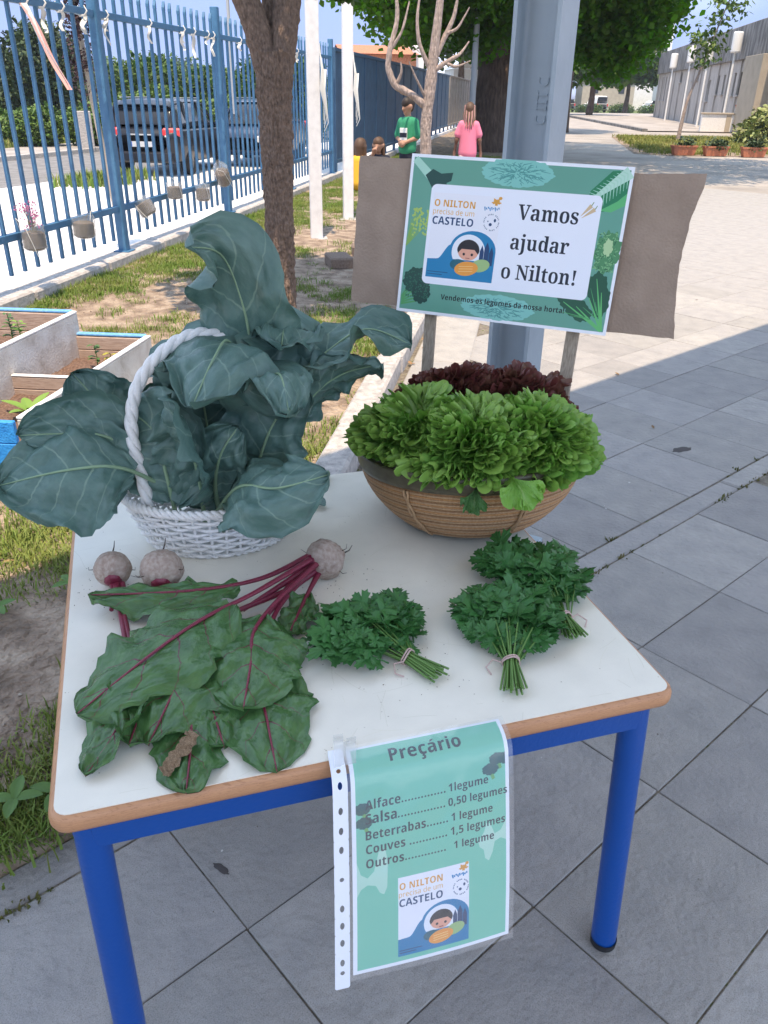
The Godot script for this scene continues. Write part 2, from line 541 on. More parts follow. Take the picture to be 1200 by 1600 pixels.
func build_fence() -> void:
	M.fence = mottled([[0.0, lin(0.04, 0.13, 0.245)], [0.5, lin(0.052, 0.16, 0.29)], [1.0, lin(0.075, 0.195, 0.33)]], 0.02, 1.2, 0.5, 0.8, 0.1, 41)
	var turn := atan2(-BED_DIR.x, -BED_DIR.z)
	var bs := Basis(Vector3.UP, turn)
	var t := thing("blue_fence", "blue metal bar fence on low concrete plinth along the planted bed", "fence")
	# plinth
	for k in 12:
		var mb := MB.new()
		mb.box(Vector3.ZERO, Vector3(0.20, 0.70, 1.02), 0.012)
		var o := part("plinth_block", mb, M.kerb, t)
		var c := fence_pt(-4.6 + 1.035 * k + 0.52)
		o.transform = Transform3D(bs, Vector3(c.x, -0.25 + 0.004 * (k % 3), c.z))
	for k in 6:
		var mb := MB.new()
		mb.box(Vector3.ZERO, Vector3(0.072, 1.9, 0.072), 0.006)
		var o := part("post", mb, M.fence, t)
		var c := fence_pt(-4.94 + 2.5 * k if k == 0 else -5.0 + 2.5 * k)
		o.transform = Transform3D(bs, Vector3(c.x, 0.1 + 0.95, c.z))
		mb = MB.new()
		mb.box(Vector3.ZERO, Vector3(0.13, 0.01, 0.13), 0.002)
		o = part("base_plate", mb, M.fence, o)
		o.position.y = -0.942
	for k in 5:
		for y in [0.43, 1.75]:
			var mb := MB.new()
			strip_between(mb, fence_pt(-5.0 + 2.5 * k + 0.045, y), fence_pt(-2.5 + 2.5 * k - 0.045, y), 0.04, 0.045)
			part("rail", mb, M.fence, t)
	# one bar with its top cut to a slant
	var bar := MB.new()
	bar.box(Vector3(0, 0.90, 0), Vector3(0.024, 1.66, 0.024), 0.003)
	for s in [-1.0, 1.0]:
		bar.quad(Vector3(-0.012, 1.73, s * 0.012), Vector3(0.012, 1.73, s * 0.012), Vector3(0.012, 1.80, s * 0.012), Vector3(-0.012, 1.755, s * 0.012))
	for s in [-1.0, 1.0]:
		var h := 1.80 if s > 0 else 1.755
		bar.quad(Vector3(s * 0.012, 1.73, 0.012), Vector3(s * 0.012, 1.73, -0.012), Vector3(s * 0.012, h, -0.012), Vector3(s * 0.012, h, 0.012))
	bar.quad(Vector3(-0.012, 1.755, 0.012), Vector3(0.012, 1.80, 0.012), Vector3(0.012, 1.80, -0.012), Vector3(-0.012, 1.755, -0.012))
	var bm := bar.mesh()
	rng.seed = 14
	for k in 5:
		for i in range(1, 16):
			var o := part("bar", bm, M.fence, t)
			var c := fence_pt(-5.0 + 2.5 * k + i * 0.15625)
			o.transform = Transform3D(bs.rotated(Vector3.UP, PI / 2) * Basis.from_euler(Vector3(rng.randf_range(-0.004, 0.004), 0, rng.randf_range(-0.006, 0.006))), Vector3(c.x, 0.135, c.z))
	# close-boarded stretch further along
	M.panel_blue = mottled([[0.0, lin(0.025, 0.068, 0.13)], [0.5, lin(0.034, 0.09, 0.165)], [1.0, lin(0.05, 0.12, 0.205)]], 0.015, 2.5, 0.55, 0.5, 0.1, 43)
	M.panel_grey = mottled([[0.0, g3(0.16, 0.08)], [0.5, g3(0.21, 0.1)], [1.0, g3(0.27, 0.1)]], 0.015, 2.5, 0.8, 0.8, 0.1, 45)
	var secs := [["panel_fence", "dark blue sheet metal fence panels behind the children", 7.75, 17.6, M.panel_blue], ["panel_fence", "blue stretch of sheet fence beyond the bare tree", 17.7, 26.5, M.panel_blue], ["panel_fence", "grey stretch of sheet fence at the far end", 26.6, 44.0, M.panel_grey]]
	for sc in secs:
		var pf := thing(sc[0], sc[1], "fence", Vector3.ZERO, 0.0, "sheet metal fence stretches")
		var s: float = sc[2]
		while s < sc[3] - 0.2:
			var mb := MB.new()
			strip_between(mb, fence_pt(s + 0.008, 1.06), fence_pt(s + 1.222, 1.06), 0.03, 1.60, 0.004)
			part("panel", mb, sc[4], pf)
			mb = MB.new()
			mb.box(fence_pt(s - 0.002, 1.0), Vector3(0.06, 1.8, 0.06), 0.004, bs)
			part("post", mb, sc[4], pf)
			mb = MB.new()
			strip_between(mb, fence_pt(s, -0.10, 0.0), fence_pt(s + 1.2, -0.10, 0.0), 0.16, 0.42, 0.01)
			part("plinth_block", mb, M.apron if int(s) % 3 else M.kerb, pf)
			s += 1.23
		for y in [0.27, 1.87]:
			var mb := MB.new()
			strip_between(mb, fence_pt(sc[2], y, -0.03), fence_pt(s, y, -0.03), 0.04, 0.05)
			part("rail", mb, sc[4], pf)

# ---------------------------------------------------------------- cut bottles hung on the fence as planters
func build_bottles() -> void:
	M.plastic = mat(Color(0.88, 0.90, 0.90, 0.14), 0.18, 0.5)
	M.plastic.transparency = BaseMaterial3D.TRANSPARENCY_ALPHA
	M.earth = mottled([[0.0, lin(0.06, 0.045, 0.035)], [0.5, lin(0.13, 0.10, 0.075)], [1.0, lin(0.22, 0.17, 0.13)]], 0.04, 0.2, 1.0, 5.0, 0.12, 47)
	M.petal = mat(lin(0.45, 0.16, 0.30), 0.8)
	M.twig = mat(lin(0.26, 0.22, 0.13), 0.9)
	var sp := [[-1.42, 0.44, 0.075, 0.19, 0.0, true, "clear bottle planter with pink flowers hung on blue fence"], [-0.79, 0.42, 0.078, 0.18, 0.05, false, "widest clear bottle planter with dry stalks beside fence post"], [0.32, 0.44, 0.075, 0.19, 0.5, false, "crumpled clear bottle planter tilted just past the near post"],
		[0.86, 0.50, 0.07, 0.17, 0.0, false, "dark-soiled clear bottle planter sitting high on the rail"], [1.52, 0.42, 0.07, 0.19, -0.05, false, "pale clear bottle planter hanging low before the second post"], [2.15, 0.56, 0.075, 0.26, 0.7, false, "whole clear bottle tied slanting above the fence rail"]]
	rng.seed = 31
	for b in sp:
		var c := fence_pt(b[0], b[1], -0.11)
		var t := thing("bottle_planter", b[6], "planter", Vector3(c.x, c.y - b[3] * 0.5, c.z), 0.0, "bottle planters hung on the fence")
		t.rotation = Vector3(0, rng.randf() * 3.0, b[4])
		var r: float = b[2]
		var h: float = b[3]
		var mb := MB.new()
		var prof := PackedVector2Array([Vector2(0.0, 0.002), Vector2(r * 0.75, 0.0), Vector2(r * 0.98, h * 0.06)])
		for k in 9: prof.append(Vector2(r * (1.0 - 0.06 * (k % 2)), h * (0.12 + 0.085 * k)))
		if b[4] > 0.6:
			prof.append(Vector2(r * 0.7, h * 0.92)); prof.append(Vector2(r * 0.28, h * 1.02)); prof.append(Vector2(r * 0.26, h * 1.12))
		mb.lathe(prof, 20)
		part("bottle", mb, M.plastic, t)
		mb = MB.new()
		mb.lathe(PackedVector2Array([Vector2(0.0, 0.006), Vector2(r * 0.72, 0.006), Vector2(r * 0.92, h * 0.1), Vector2(r * 0.91, h * 0.55), Vector2(r * 0.7, h * 0.60), Vector2(0.0, h * 0.58)]), 16)
		part("soil", mb, M.earth, t)
		mb = MB.new()
		var fl := MB.new()
		for k in (26 if b[5] else 7):
			var a := rng.randf() * TAU
			var q := Vector3(cos(a) * r * 0.5 * rng.randf(), h * 0.45, sin(a) * r * 0.5)
			var e := q + Vector3(rng.randf_range(-0.06, 0.06), rng.randf_range(0.06, 0.22 if b[5] else 0.12), rng.randf_range(-0.06, 0.06))
			mb.tube(PackedVector3Array([q, q.lerp(e, 0.5) + Vector3(0.008, 0, 0), e]), PackedFloat32Array([0.0015, 0.0012, 0.0008]), 4, false)
			if b[5]:
				for j in 4:
					var w := e + Vector3(rng.randf_range(-0.02, 0.02), rng.randf_range(-0.03, 0.01), rng.randf_range(-0.02, 0.02))
					fl.box(w, Vector3(0.011, 0.004, 0.009), 0.001, Basis.from_euler(Vector3(rng.randf() * 3, rng.randf() * 3, rng.randf() * 3)))
		part("dry_stalks", mb, M.twig, t)
		if b[5]: part("blossom", fl, M.petal, t)
		mb = MB.new()
		var up := Vector3(-0.04, h * 0.95, 0.0)
		mb.tube(PackedVector3Array([Vector3(-r, h * 0.7, 0), up + Vector3(-0.05, 0.02, 0.0), up + Vector3(-0.02, -0.03, 0.05), Vector3(-r * 0.5, h * 0.3, r * 0.9), Vector3(-r * 0.2, -0.03, r)]), PackedFloat32Array([0.0025, 0.0025, 0.0025, 0.002, 0.002]), 5)
		part("string", mb, M.string, t)

func build_ribbons() -> void:
	M.ribbon = mat(lin(0.72, 0.71, 0.67), 0.8)
	M.ribbon_pink = mat(lin(0.62, 0.36, 0.34), 0.8)
	rng.seed = 52
	var ss := [-1.55, -0.95, -0.75, -0.52, -0.22, 0.1, 0.85, 1.55, 1.8, 2.15, 2.3, 3.1, 3.7, 4.3, 5.4, 6.1]
	var places := ["at the picture's left edge", "", "just left of the near post", "third from the left edge", "close beside the near post", "on the near post itself", "in the first bay past the near post", "in the middle of the first bay", "right of the first bay's middle", "one before the second post", "looped on the second post", "first past the second post", "left of the brown trunk", "behind the brown trunk", "right of the brown trunk", "beyond the white posts"]
	for k in ss.size():
		var c := fence_pt(ss[k], 1.75, -0.035)
		var first := k == 1
		var t := thing("ribbon", "long pink and white ribbon streaming from the near end of the top rail" if first else "white ribbon knotted on the blue fence, %s" % places[k], "ribbon", c, 0.0, "" if first else "ribbons on the fence")
		var mb := MB.new()
		mb.tube(PackedVector3Array([Vector3(0.01, 0.03, 0.0), Vector3(0.03, 0.0, 0.01), Vector3(0.012, -0.03, 0.02), Vector3(-0.03, -0.03, 0.0), Vector3(-0.045, 0.0, 0), Vector3(-0.03, 0.03, 0)]), PackedFloat32Array([0.006]), 6, true, 0.6)
		part("knot", mb, M.ribbon, t)
		for j in (2 if k % 3 else 1):
			var p := PackedVector3Array()
			var l := 0.55 if first else rng.randf_range(0.07, 0.2)
			var tw := rng.randf_range(-1.5, 1.5)
			var dx := 0.45 if first else rng.randf_range(-0.05, 0.05)
			for i in 12:
				var s := i / 11.0
				var q := Vector3(dx * s * l + 0.012 * sin(s * 7.0 + j), -0.02 - l * s * (0.85 if first else 1.0), 0.02 + 0.02 * sin(s * 5.0 + k) + (0.25 * s * l if first else 0.0))
				var w := Vector3(cos(tw * s), 0, sin(tw * s)) * 0.012 * (1.5 if first else 1.0)
				p.append(q - w); p.append(q + w)
			mb = MB.new()
			mb.grid(p, 12, 2)
			part("tail", mb, M.ribbon_pink if first and j == 0 else M.ribbon, t)

func build_poles() -> void:
	var data := [[Vector3(-0.694, 0, -8.08), 0.112, 2.2, "nearer of two square white posts in the dry bed"], [Vector3(-0.455, 0, -9.47), 0.108, 2.3, "farther of two square white posts, with rope tied on"]]
	for d in data:
		var t := thing("white_post", d[3], "post", d[0], 0.16, "white posts in the bed")
		var mb := MB.new()
		mb.box(Vector3(0, d[2] * 0.5, 0), Vector3(d[1], d[2], d[1]), 0.006)
		part("shaft", mb, M.white_metal, t)
		mb = MB.new()
		mb.box(Vector3(0, d[2] + 0.004, 0), Vector3(d[1] + 0.006, 0.012, d[1] + 0.006), 0.003)
		part("cap", mb, M.white_metal, t)
		mb = MB.new()
		mb.box(Vector3(0, 0.012, 0), Vector3(d[1] + 0.10, 0.03, d[1] + 0.10), 0.006)
		part("footing", mb, M.kerb, t)
		var r := thing("rope", "frayed white rope hanging on the %s white post" % ("nearer" if d[1] > 0.11 else "farther"), "rope", d[0] + Vector3(0, 1.3, 0), 0.0, "ropes on the white posts")
		for j in 4:
			mb = MB.new()
			var x: float = d[1] * 0.55 + 0.012 * j
			mb.tube(PackedVector3Array([Vector3(x, 0.35 - 0.1 * j, 0.02), Vector3(x + 0.02, 0.15, 0.06 - 0.01 * j), Vector3(x + 0.01, 0.0, 0.08), Vector3(x + 0.035, -0.12 - 0.05 * j, 0.05), Vector3(x + 0.03 - 0.01 * j, -0.25 - 0.03 * j, 0.04)]), PackedFloat32Array([0.006, 0.006, 0.007, 0.005, 0.003]), 6)
			part("strand", mb, M.string, r)
	M.earth_brick = mottled([[0.0, lin(0.14, 0.10, 0.078)], [0.5, lin(0.21, 0.155, 0.12)], [1.0, lin(0.28, 0.21, 0.165)]], 0.03, 0.3, 0.95, 3.0, 0.1, 59)
	# concrete blocks on the soil
	for b in [[Vector3(-0.40, 0.06, -6.72), Vector3(0.19, 0.09, 0.30), 0.25, "shaded brown concrete block half hidden by the cardboard"], [Vector3(-0.26, 0.05, -7.3), Vector3(0.12, 0.09, 0.2), 0.1, "sunlit pale concrete block behind the cardboard sign"]]:
		var mb := MB.new()
		mb.box(Vector3.ZERO, b[1], 0.012)
		var o := part("concrete_block", mb, M.earth_brick)
		o.position = b[0]
		o.rotation.y = b[2]
		tag(o, b[3], "block", "concrete blocks on the bed")

# ---------------------------------------------------------------- broad leaves
class LeafSpec:
	var mid := []                # points along the stalk and midrib
	var up0 := Vector3.UP        # way the face looks, at the stalk and at the tip
	var up1 := Vector3.UP
	var half := 0.06             # half width
	var stem := 0.15             # share of the length that is bare stalk
	var curl_l := 0.6            # bend of each side towards the face, in radians at the edge
	var curl_r := 0.6
	var vee := 0.0
	var ruffle := 0.006
	var waves := 5.0
	var bump := 0.003
	var nv := 6.0
	var jag := 0.05
	var peak := 0.75
	var warp := 0.0
	var sd := 1
	var floor_y := -1.0
	var stalk_r := 0.006
	var rows := 34
	var cols := 21

func leaf_parts(l: LeafSpec) -> Array:
	var cv := Curve3D.new()
	for k in l.mid.size():
		var t: Vector3 = (l.mid[mini(k + 1, l.mid.size() - 1)] - l.mid[maxi(k - 1, 0)]) / 5.0
		cv.add_point(l.mid[k], -t, t)
	var len := cv.get_baked_length()
	var f := FastNoiseLite.new()
	f.seed = l.sd
	f.frequency = 1.0
	var p := PackedVector3Array()
	var us := PackedVector2Array()
	var rib := PackedVector3Array()
	var rr := PackedFloat32Array()
	for i in l.rows + 1:
		var s := float(i) / l.rows
		var c := cv.sample_baked(len * s, true)
		var tg := (cv.sample_baked(minf(len * s + 0.004, len), true) - cv.sample_baked(maxf(len * s - 0.004, 0.0), true)).normalized()
		var up := l.up0.lerp(l.up1, s)
		up = (up - tg * up.dot(tg)).normalized()
		var side := tg.cross(up)
		var x := clampf((s - l.stem) / (1.0 - l.stem), 0, 1)
		var w := l.half * pow(maxf(0.0, sin(PI * pow(x, l.peak))), 0.62)
		if s < l.stem or x <= 0.0: w = 0.0
		if s >= l.stem - 0.001:
			for j in l.cols:
				var k := float(j) / (l.cols - 1) * 2.0 - 1.0
				var a := absf(k)
				var cu := (l.curl_r if k > 0 else l.curl_l)
				var ang := cu * a
				var ww := w * (1.0 + l.jag * a * (f.get_noise_2d(s * 9.0, signf(k) * 3.0) + 0.8 * f.get_noise_2d(s * 26.0, signf(k) * 7.0)))
				var lat := ww * (sin(ang) / cu if absf(cu) > 0.01 else a) * signf(k)
				var lift := ww * ((1.0 - cos(ang)) / cu if absf(cu) > 0.01 else 0.0) + l.vee * ww * a
				lift += l.ruffle * pow(a, 2.2) * (sin(l.waves * TAU * s + signf(k) * 1.3 + l.sd) + 0.5 * sin(l.waves * 2.3 * TAU * s + k * 2.0 + l.sd * 2.1)) * minf(1.0, w / (l.half * 0.4))
				var q := l.nv * (x - 0.25 * a)
				lift += l.bump * (absf(sin(PI * q)) - 0.4) * sin(PI * minf(1.0, a * 1.1)) + l.bump * 1.3 * f.get_noise_2d(s * 5.0 + 9.0, k * 2.5) + l.warp * f.get_noise_2d(s * 2.2 + 30.0, k * 1.1) * a
				var v := c + side * lat + up * lift
				if v.y < l.floor_y: v.y = l.floor_y + 0.0015 * a
				p.append(v)
				us.append(Vector2(k * 0.5 + 0.5, x))
		var pt := c + up * 0.0006
		if l.floor_y > 0.0: pt.y = maxf(pt.y, l.floor_y + 0.0015)
		rib.append(pt)
		rr.append(l.stalk_r * lerpf(1.0, 0.14, pow(s, 0.8)))
	var mb := MB.new()
	mb.grid(p, p.size() / l.cols, l.cols, false, us)
	var rb := MB.new()
	rb.tube(rib, rr, 8, true, 0.8)
	return [mb, rb]

func leaf_texture(px: int, base: Color, light: Color, vein: Color, nv: float, vein_w: float, sd: int) -> ImageTexture:
	var im := Image.create(px, px, false, Image.FORMAT_RGB8)
	var f := FastNoiseLite.new()
	f.seed = sd
	f.frequency = 0.012 * 512.0 / px
	f.fractal_octaves = 5
	var g := FastNoiseLite.new()
	g.seed = sd + 1
	g.noise_type = FastNoiseLite.TYPE_CELLULAR
	g.cellular_return_type = FastNoiseLite.RETURN_DISTANCE2_SUB
	g.frequency = 0.045 * 512.0 / px
	for y in px:
		var x := float(y) / px
		for i in px:
			var k := (float(i) / px) * 2.0 - 1.0
			var a := absf(k)
			var c := base.lerp(light, clampf(0.5 + 0.9 * f.get_noise_2d(i, y), 0, 1))
			var net := 1.0 - smoothstep(0.0, 0.13, g.get_noise_2d(i, y) + 1.0)
			c = c.lerp(vein, net * 0.16)
			var q := nv * (x - 0.25 * a) + 0.12 * f.get_noise_2d(i * 0.7 + 300.0, y * 0.7)
			var d := absf(q - round(q)) / nv
			var wv := vein_w * (1.0 - 0.75 * a)
			c = c.lerp(vein, (1.0 - smoothstep(wv * 0.45, wv, d)) * (1.0 - 0.55 * a))
			# branches off the side veins
			var q2 := nv * 3.0 * (x + 0.35 * a) + 0.25 * f.get_noise_2d(i + 700.0, y)
			var d2 := absf(q2 - round(q2)) / (nv * 3.0)
			c = c.lerp(vein, (1.0 - smoothstep(wv * 0.1, wv * 0.35, d2)) * 0.14 * (1.0 - a))
			var mw := vein_w * 1.3 * (1.0 - 0.7 * x)
			c = c.lerp(vein, 1.0 - smoothstep(mw * 0.6, mw * 1.4, a * 0.5))
			im.set_pixel(i, y, c.linear_to_srgb())
	return ImageTexture.create_from_image(im)

# fine puckering between the veins
func crinkle(m: StandardMaterial3D, depth: float) -> void:
	m.normal_enabled = true
	m.normal_scale = depth
	if not shared_relief.has("crinkle"): shared_relief["crinkle"] = noise_tex(0.028, [], 512, 77, 4, 9.0, FastNoiseLite.TYPE_CELLULAR)
	m.normal_texture = shared_relief["crinkle"]

func make_leaf(parent: Node3D, l: LeafSpec, blade: Material, stalk: Material, blade_name := "blade", rib_name := "midrib") -> MeshInstance3D:
	var a := leaf_parts(l)
	var b := part(blade_name, a[0], blade, parent)
	part(rib_name, a[1], stalk, parent)
	return b

# ---------------------------------------------------------------- white wicker basket with collard leaves
const BASKET := Vector3(-0.308, TABLE_TOP, -1.318)

func build_basket() -> void:
	M.wicker = mottled([[0.0, lin(0.62, 0.61, 0.58)], [0.35, lin(0.80, 0.80, 0.78)], [1.0, lin(0.87, 0.87, 0.86)]], 0.04, 0.12, 0.65, 2.0, 0.12, 131)
	var t := thing("wicker_basket", "white painted oval wicker basket with twisted hoop handle holding collard leaves", "basket", BASKET, 0.2)
	var rows := 11
	var n := 36
	var rad := func(y: float) -> Vector2:
		var k := y / 0.1
		return Vector2(0.124 + 0.040 * pow(k, 0.8), 0.094 + 0.032 * pow(k, 0.8))
	# weaver strands, each row passing in and out of the uprights
	for r in rows:
		var pts := PackedVector3Array()
		var y := 0.008 + 0.086 * r / (rows - 1.0)
		var e: Vector2 = rad.call(y)
		for i in n * 4 + 1:
			var a := TAU * i / (n * 4.0)
			var w := 0.0042 * sin(a * n * 0.5 + PI * r)
			var rr := rng.randf_range(-0.0004, 0.0004)
			pts.append(Vector3(cos(a) * (e.x + w), y + 0.0015 * sin(a * 3.0 + r * 2.0) + rr, sin(a) * (e.y + w)))
		var mb := MB.new()
		mb.tube(pts, PackedFloat32Array([0.0039]), 6, false, 0.85)
		part("weaver", mb, M.wicker, t)
	for i in n:
		var a := TAU * (i + 0.5) / n
		var mb := MB.new()
		var p := PackedVector3Array()
		for k in 5:
			var y := 0.002 + 0.1 * k / 4.0
			var e: Vector2 = rad.call(y)
			p.append(Vector3(cos(a) * e.x, y, sin(a) * e.y))
		mb.tube(p, PackedFloat32Array([0.0028]), 6, true)
		part("upright", mb, M.wicker, t)
	# floor of the basket
	var fl := MB.new()
	fl.lathe(PackedVector2Array([Vector2(0.0, 0.002), Vector2(0.118, 0.002), Vector2(0.122, 0.006), Vector2(0.118, 0.009), Vector2(0.0, 0.009)]), 36, Vector3.ZERO, 1.0, 0.76)
	part("basket_floor", fl, M.wicker, t)
	# plaited rim and foot
	for ring in [[0.101, 0.0075, 3, 26.0], [0.005, 0.0042, 2, 30.0]]:
		var e: Vector2 = rad.call(ring[0])
		for s in ring[2]:
			var pts := PackedVector3Array()
			for i in 321:
				var a := TAU * i / 320.0
				var ph: float = a * ring[3] + TAU * s / ring[2]
				var rr: float = ring[1] * 0.62
				pts.append(Vector3(cos(a) * (e.x + cos(ph) * rr), ring[0] + sin(ph) * rr, sin(a) * (e.y + cos(ph) * rr)))
			var mb := MB.new()
			mb.tube(pts, PackedFloat32Array([ring[1] * 0.6]), 6, false)
			part("plait", mb, M.wicker, t)
	# hoop handle: a core wound with flat strips
	var inv := t.transform.affine_inverse()
	var hp := []
	for q in [Vector3(-0.408, 0.60, -1.235), Vector3(-0.414, 0.684, -1.235), Vector3(-0.426, 0.743, -1.25), Vector3(-0.427, 0.793, -1.27), Vector3(-0.409, 0.844, -1.29), Vector3(-0.368, 0.885, -1.33), Vector3(-0.325, 0.895, -1.375), Vector3(-0.27, 0.87, -1.405), Vector3(-0.225, 0.80, -1.41), Vector3(-0.205, 0.72, -1.40), Vector3(-0.205, 0.60, -1.39)]: hp.append(inv * q)
	var cv := Curve3D.new()
	for k in hp.size():
		var tg: Vector3 = (hp[mini(k + 1, hp.size() - 1)] - hp[maxi(k - 1, 0)]) / 6.0
		cv.add_point(hp[k], -tg, tg)
	var core := PackedVector3Array()
	var len := cv.get_baked_length()
	for i in 70: core.append(cv.sample_baked(len * i / 69.0, true))
	var mb := MB.new()
	mb.tube(core, PackedFloat32Array([0.0085]), 10)
	var hd := part("handle", mb, M.wicker, t)
	for s in 3:
		var pts := PackedVector3Array()
		var up := Vector3.BACK
		for i in 520:
			var q := i / 519.0
			var c := cv.sample_baked(len * q, true)
			var tg := (cv.sample_baked(minf(len, len * q + 0.004), true) - cv.sample_baked(maxf(0, len * q - 0.004), true)).normalized()
			up = (up - tg * up.dot(tg)).normalized()
			var ph := q * TAU * 9.0 + TAU * s / 3.0
			pts.append(c + (tg.cross(up) * cos(ph) + up * sin(ph)) * 0.0046)
		mb = MB.new()
		mb.tube(pts, PackedFloat32Array([0.0070]), 8, true)
		part("winding", mb, M.wicker, hd)

func build_collards() -> void:
	M.collard = mat(Color.WHITE, 0.43, 0.5)
	crinkle(M.collard, 0.28)
	M.collard.albedo_texture = leaf_texture(512, Color(0.072, 0.148, 0.128), Color(0.115, 0.205, 0.178), Color(0.19, 0.29, 0.235), 6.0, 0.011, 141)
	M.collard.backlight_enabled = true
	M.collard.backlight = Color(0.12, 0.2, 0.06)
	M.collard_rib = mat(lin(0.24, 0.36, 0.22), 0.5)
	var cam := Vector3(0, 0.45, 0.9).normalized()
	var g := "collard leaves in the basket"
	var rows := [
		["tall collard leaf rising highest above the basket, its tip curled over", [Vector3(-0.250, 0.640, -1.350), Vector3(-0.240, 0.842, -1.385), Vector3(-0.248, 0.940, -1.385), Vector3(-0.275, 1.030, -1.365), Vector3(-0.318, 1.052, -1.30)], Vector3(-0.1, 0.15, 1), Vector3(-0.35, 0.35, 1), 0.080, 0.55, -0.5, 0.12, 0.009],
		["largest collard leaf hanging lowest over the table's left corner", [Vector3(-0.36, 0.630, -1.270), Vector3(-0.430, 0.712, -1.205), Vector3(-0.504, 0.728, -1.165), Vector3(-0.622, 0.700, -1.160)], Vector3(0.1, 0.75, 0.6), Vector3(-0.1, 0.6, 0.8), 0.088, -0.45, -0.35, 0.18, 0.004],
		["collard leaf folded lengthways, pointing left above the largest leaf", [Vector3(-0.37, 0.640, -1.290), Vector3(-0.458, 0.745, -1.250), Vector3(-0.523, 0.765, -1.225), Vector3(-0.60, 0.765, -1.215)], Vector3(0.0, 0.5, 0.85), Vector3(0, 0.4, 0.9), 0.062, -1.1, 0.5, 0.15, 0.004],
		["rounded collard leaf standing up at the far left of the basket", [Vector3(-0.40, 0.64, -1.32), Vector3(-0.475, 0.728, -1.34), Vector3(-0.520, 0.778, -1.36), Vector3(-0.558, 0.822, -1.37)], Vector3(0.25, 0.2, 1), Vector3(0.1, 0.2, 1), 0.062, 0.3, 0.3, 0.12, 0.004],
		["broad collard leaf with a thick pale midrib just behind the handle", [Vector3(-0.365, 0.58, -1.25), Vector3(-0.372, 0.69, -1.235), Vector3(-0.392, 0.755, -1.265), Vector3(-0.452, 0.785, -1.30)], Vector3(-0.15, 0.2, 1), Vector3(-0.2, 0.5, 0.9), 0.082, 0.2, 0.35, 0.1, 0.004],
		["upright collard leaf with rolled edge in the basket middle", [Vector3(-0.32, 0.58, -1.26), Vector3(-0.315, 0.70, -1.225), Vector3(-0.330, 0.778, -1.215), Vector3(-0.362, 0.83, -1.235)], Vector3(-0.6, 0.2, 1), Vector3(-0.7, 0.2, 0.9), 0.062, 0.8, 1.5, 0.1, 0.006],
		["wide collard leaf spreading forward over the basket's right rim", [Vector3(-0.30, 0.60, -1.26), Vector3(-0.235, 0.702, -1.165), Vector3(-0.165, 0.728, -1.11), Vector3(-0.085, 0.748, -1.12)], Vector3(0.0, 0.8, 0.6), Vector3(0.25, 0.75, 0.6), 0.072, -0.5, -0.2, 0.12, 0.004],
		["cupped collard leaf standing at the right of the basket", [Vector3(-0.25, 0.59, -1.30), Vector3(-0.212, 0.719, -1.265), Vector3(-0.178, 0.79, -1.265), Vector3(-0.13, 0.825, -1.29)], Vector3(-0.45, 0.3, 1), Vector3(-0.4, 0.5, 0.9), 0.078, 0.9, 0.5, 0.1, 0.006],
		["shaded collard leaf deep in the middle of the bunch", [Vector3(-0.275, 0.59, -1.34), Vector3(-0.272, 0.70, -1.385), Vector3(-0.278, 0.79, -1.40), Vector3(-0.293, 0.87, -1.395)], Vector3(0, 0.1, 1), Vector3(0, 0.1, 1), 0.09, 0.35, 0.35, 0.1, 0.004],
		["arched collard leaf bending forward like an awning over the bunch", [Vector3(-0.245, 0.62, -1.37), Vector3(-0.255, 0.80, -1.385), Vector3(-0.268, 0.893, -1.335), Vector3(-0.278, 0.888, -1.25), Vector3(-0.30, 0.835, -1.175)], Vector3(0, 0.1, 1), Vector3(0, 1, -0.2), 0.10, -0.8, -0.7, 0.22, 0.006],
		["long bluish collard leaf reaching right towards the lettuce", [Vector3(-0.235, 0.62, -1.35), Vector3(-0.172, 0.79, -1.385), Vector3(-0.10, 0.862, -1.41), Vector3(-0.034, 0.895, -1.425), Vector3(0.045, 0.872, -1.405)], Vector3(-0.6, 0.7, 0.4), Vector3(-0.1, 0.9, 0.35), 0.056, 0.9, 0.9, 0.30, 0.010],
		["dark collard leaf seen from below at the right of the bunch", [Vector3(-0.225, 0.62, -1.37), Vector3(-0.145, 0.76, -1.405), Vector3(-0.08, 0.815, -1.41), Vector3(-0.005, 0.838, -1.40)], Vector3(-0.4, 0.6, -0.7), Vector3(0.2, 0.7, -0.7), 0.052, 0.3, 0.5, 0.25, 0.008],
		["dark curled collard leaf behind the handle's upper bend", [Vector3(-0.29, 0.62, -1.36), Vector3(-0.338, 0.78, -1.37), Vector3(-0.362, 0.868, -1.355), Vector3(-0.385, 0.855, -1.29)], Vector3(-0.2, 0, 1), Vector3(-0.2, 1, 0.1), 0.068, -0.7, -0.5, 0.15, 0.006],
		["ruffled bluish collard leaf at the top right of the bunch", [Vector3(-0.225, 0.62, -1.37), Vector3(-0.185, 0.82, -1.40), Vector3(-0.180, 0.905, -1.395), Vector3(-0.178, 0.885, -1.32)], Vector3(0.2, 0.1, 1), Vector3(0.1, 1, 0.1), 0.072, -0.4, -0.5, 0.2, 0.012],
		["collard leaf folded downward in front of the right-hand leaves", [Vector3(-0.26, 0.62, -1.32), Vector3(-0.205, 0.81, -1.295), Vector3(-0.172, 0.868, -1.24), Vector3(-0.150, 0.835, -1.165)], Vector3(-0.1, 0.2, 1), Vector3(0.2, 1, 0.0), 0.062, -0.9, -0.6, 0.2, 0.007]]
	rows.append(["collard leaf half hidden low in the middle of the basket", [Vector3(-0.30, 0.57, -1.30), Vector3(-0.295, 0.66, -1.255), Vector3(-0.275, 0.73, -1.235), Vector3(-0.245, 0.775, -1.245)], Vector3(0.2, 0.25, 1), Vector3(0.1, 0.5, 0.9), 0.066, 0.5, 0.6, 0.0, 0.006])
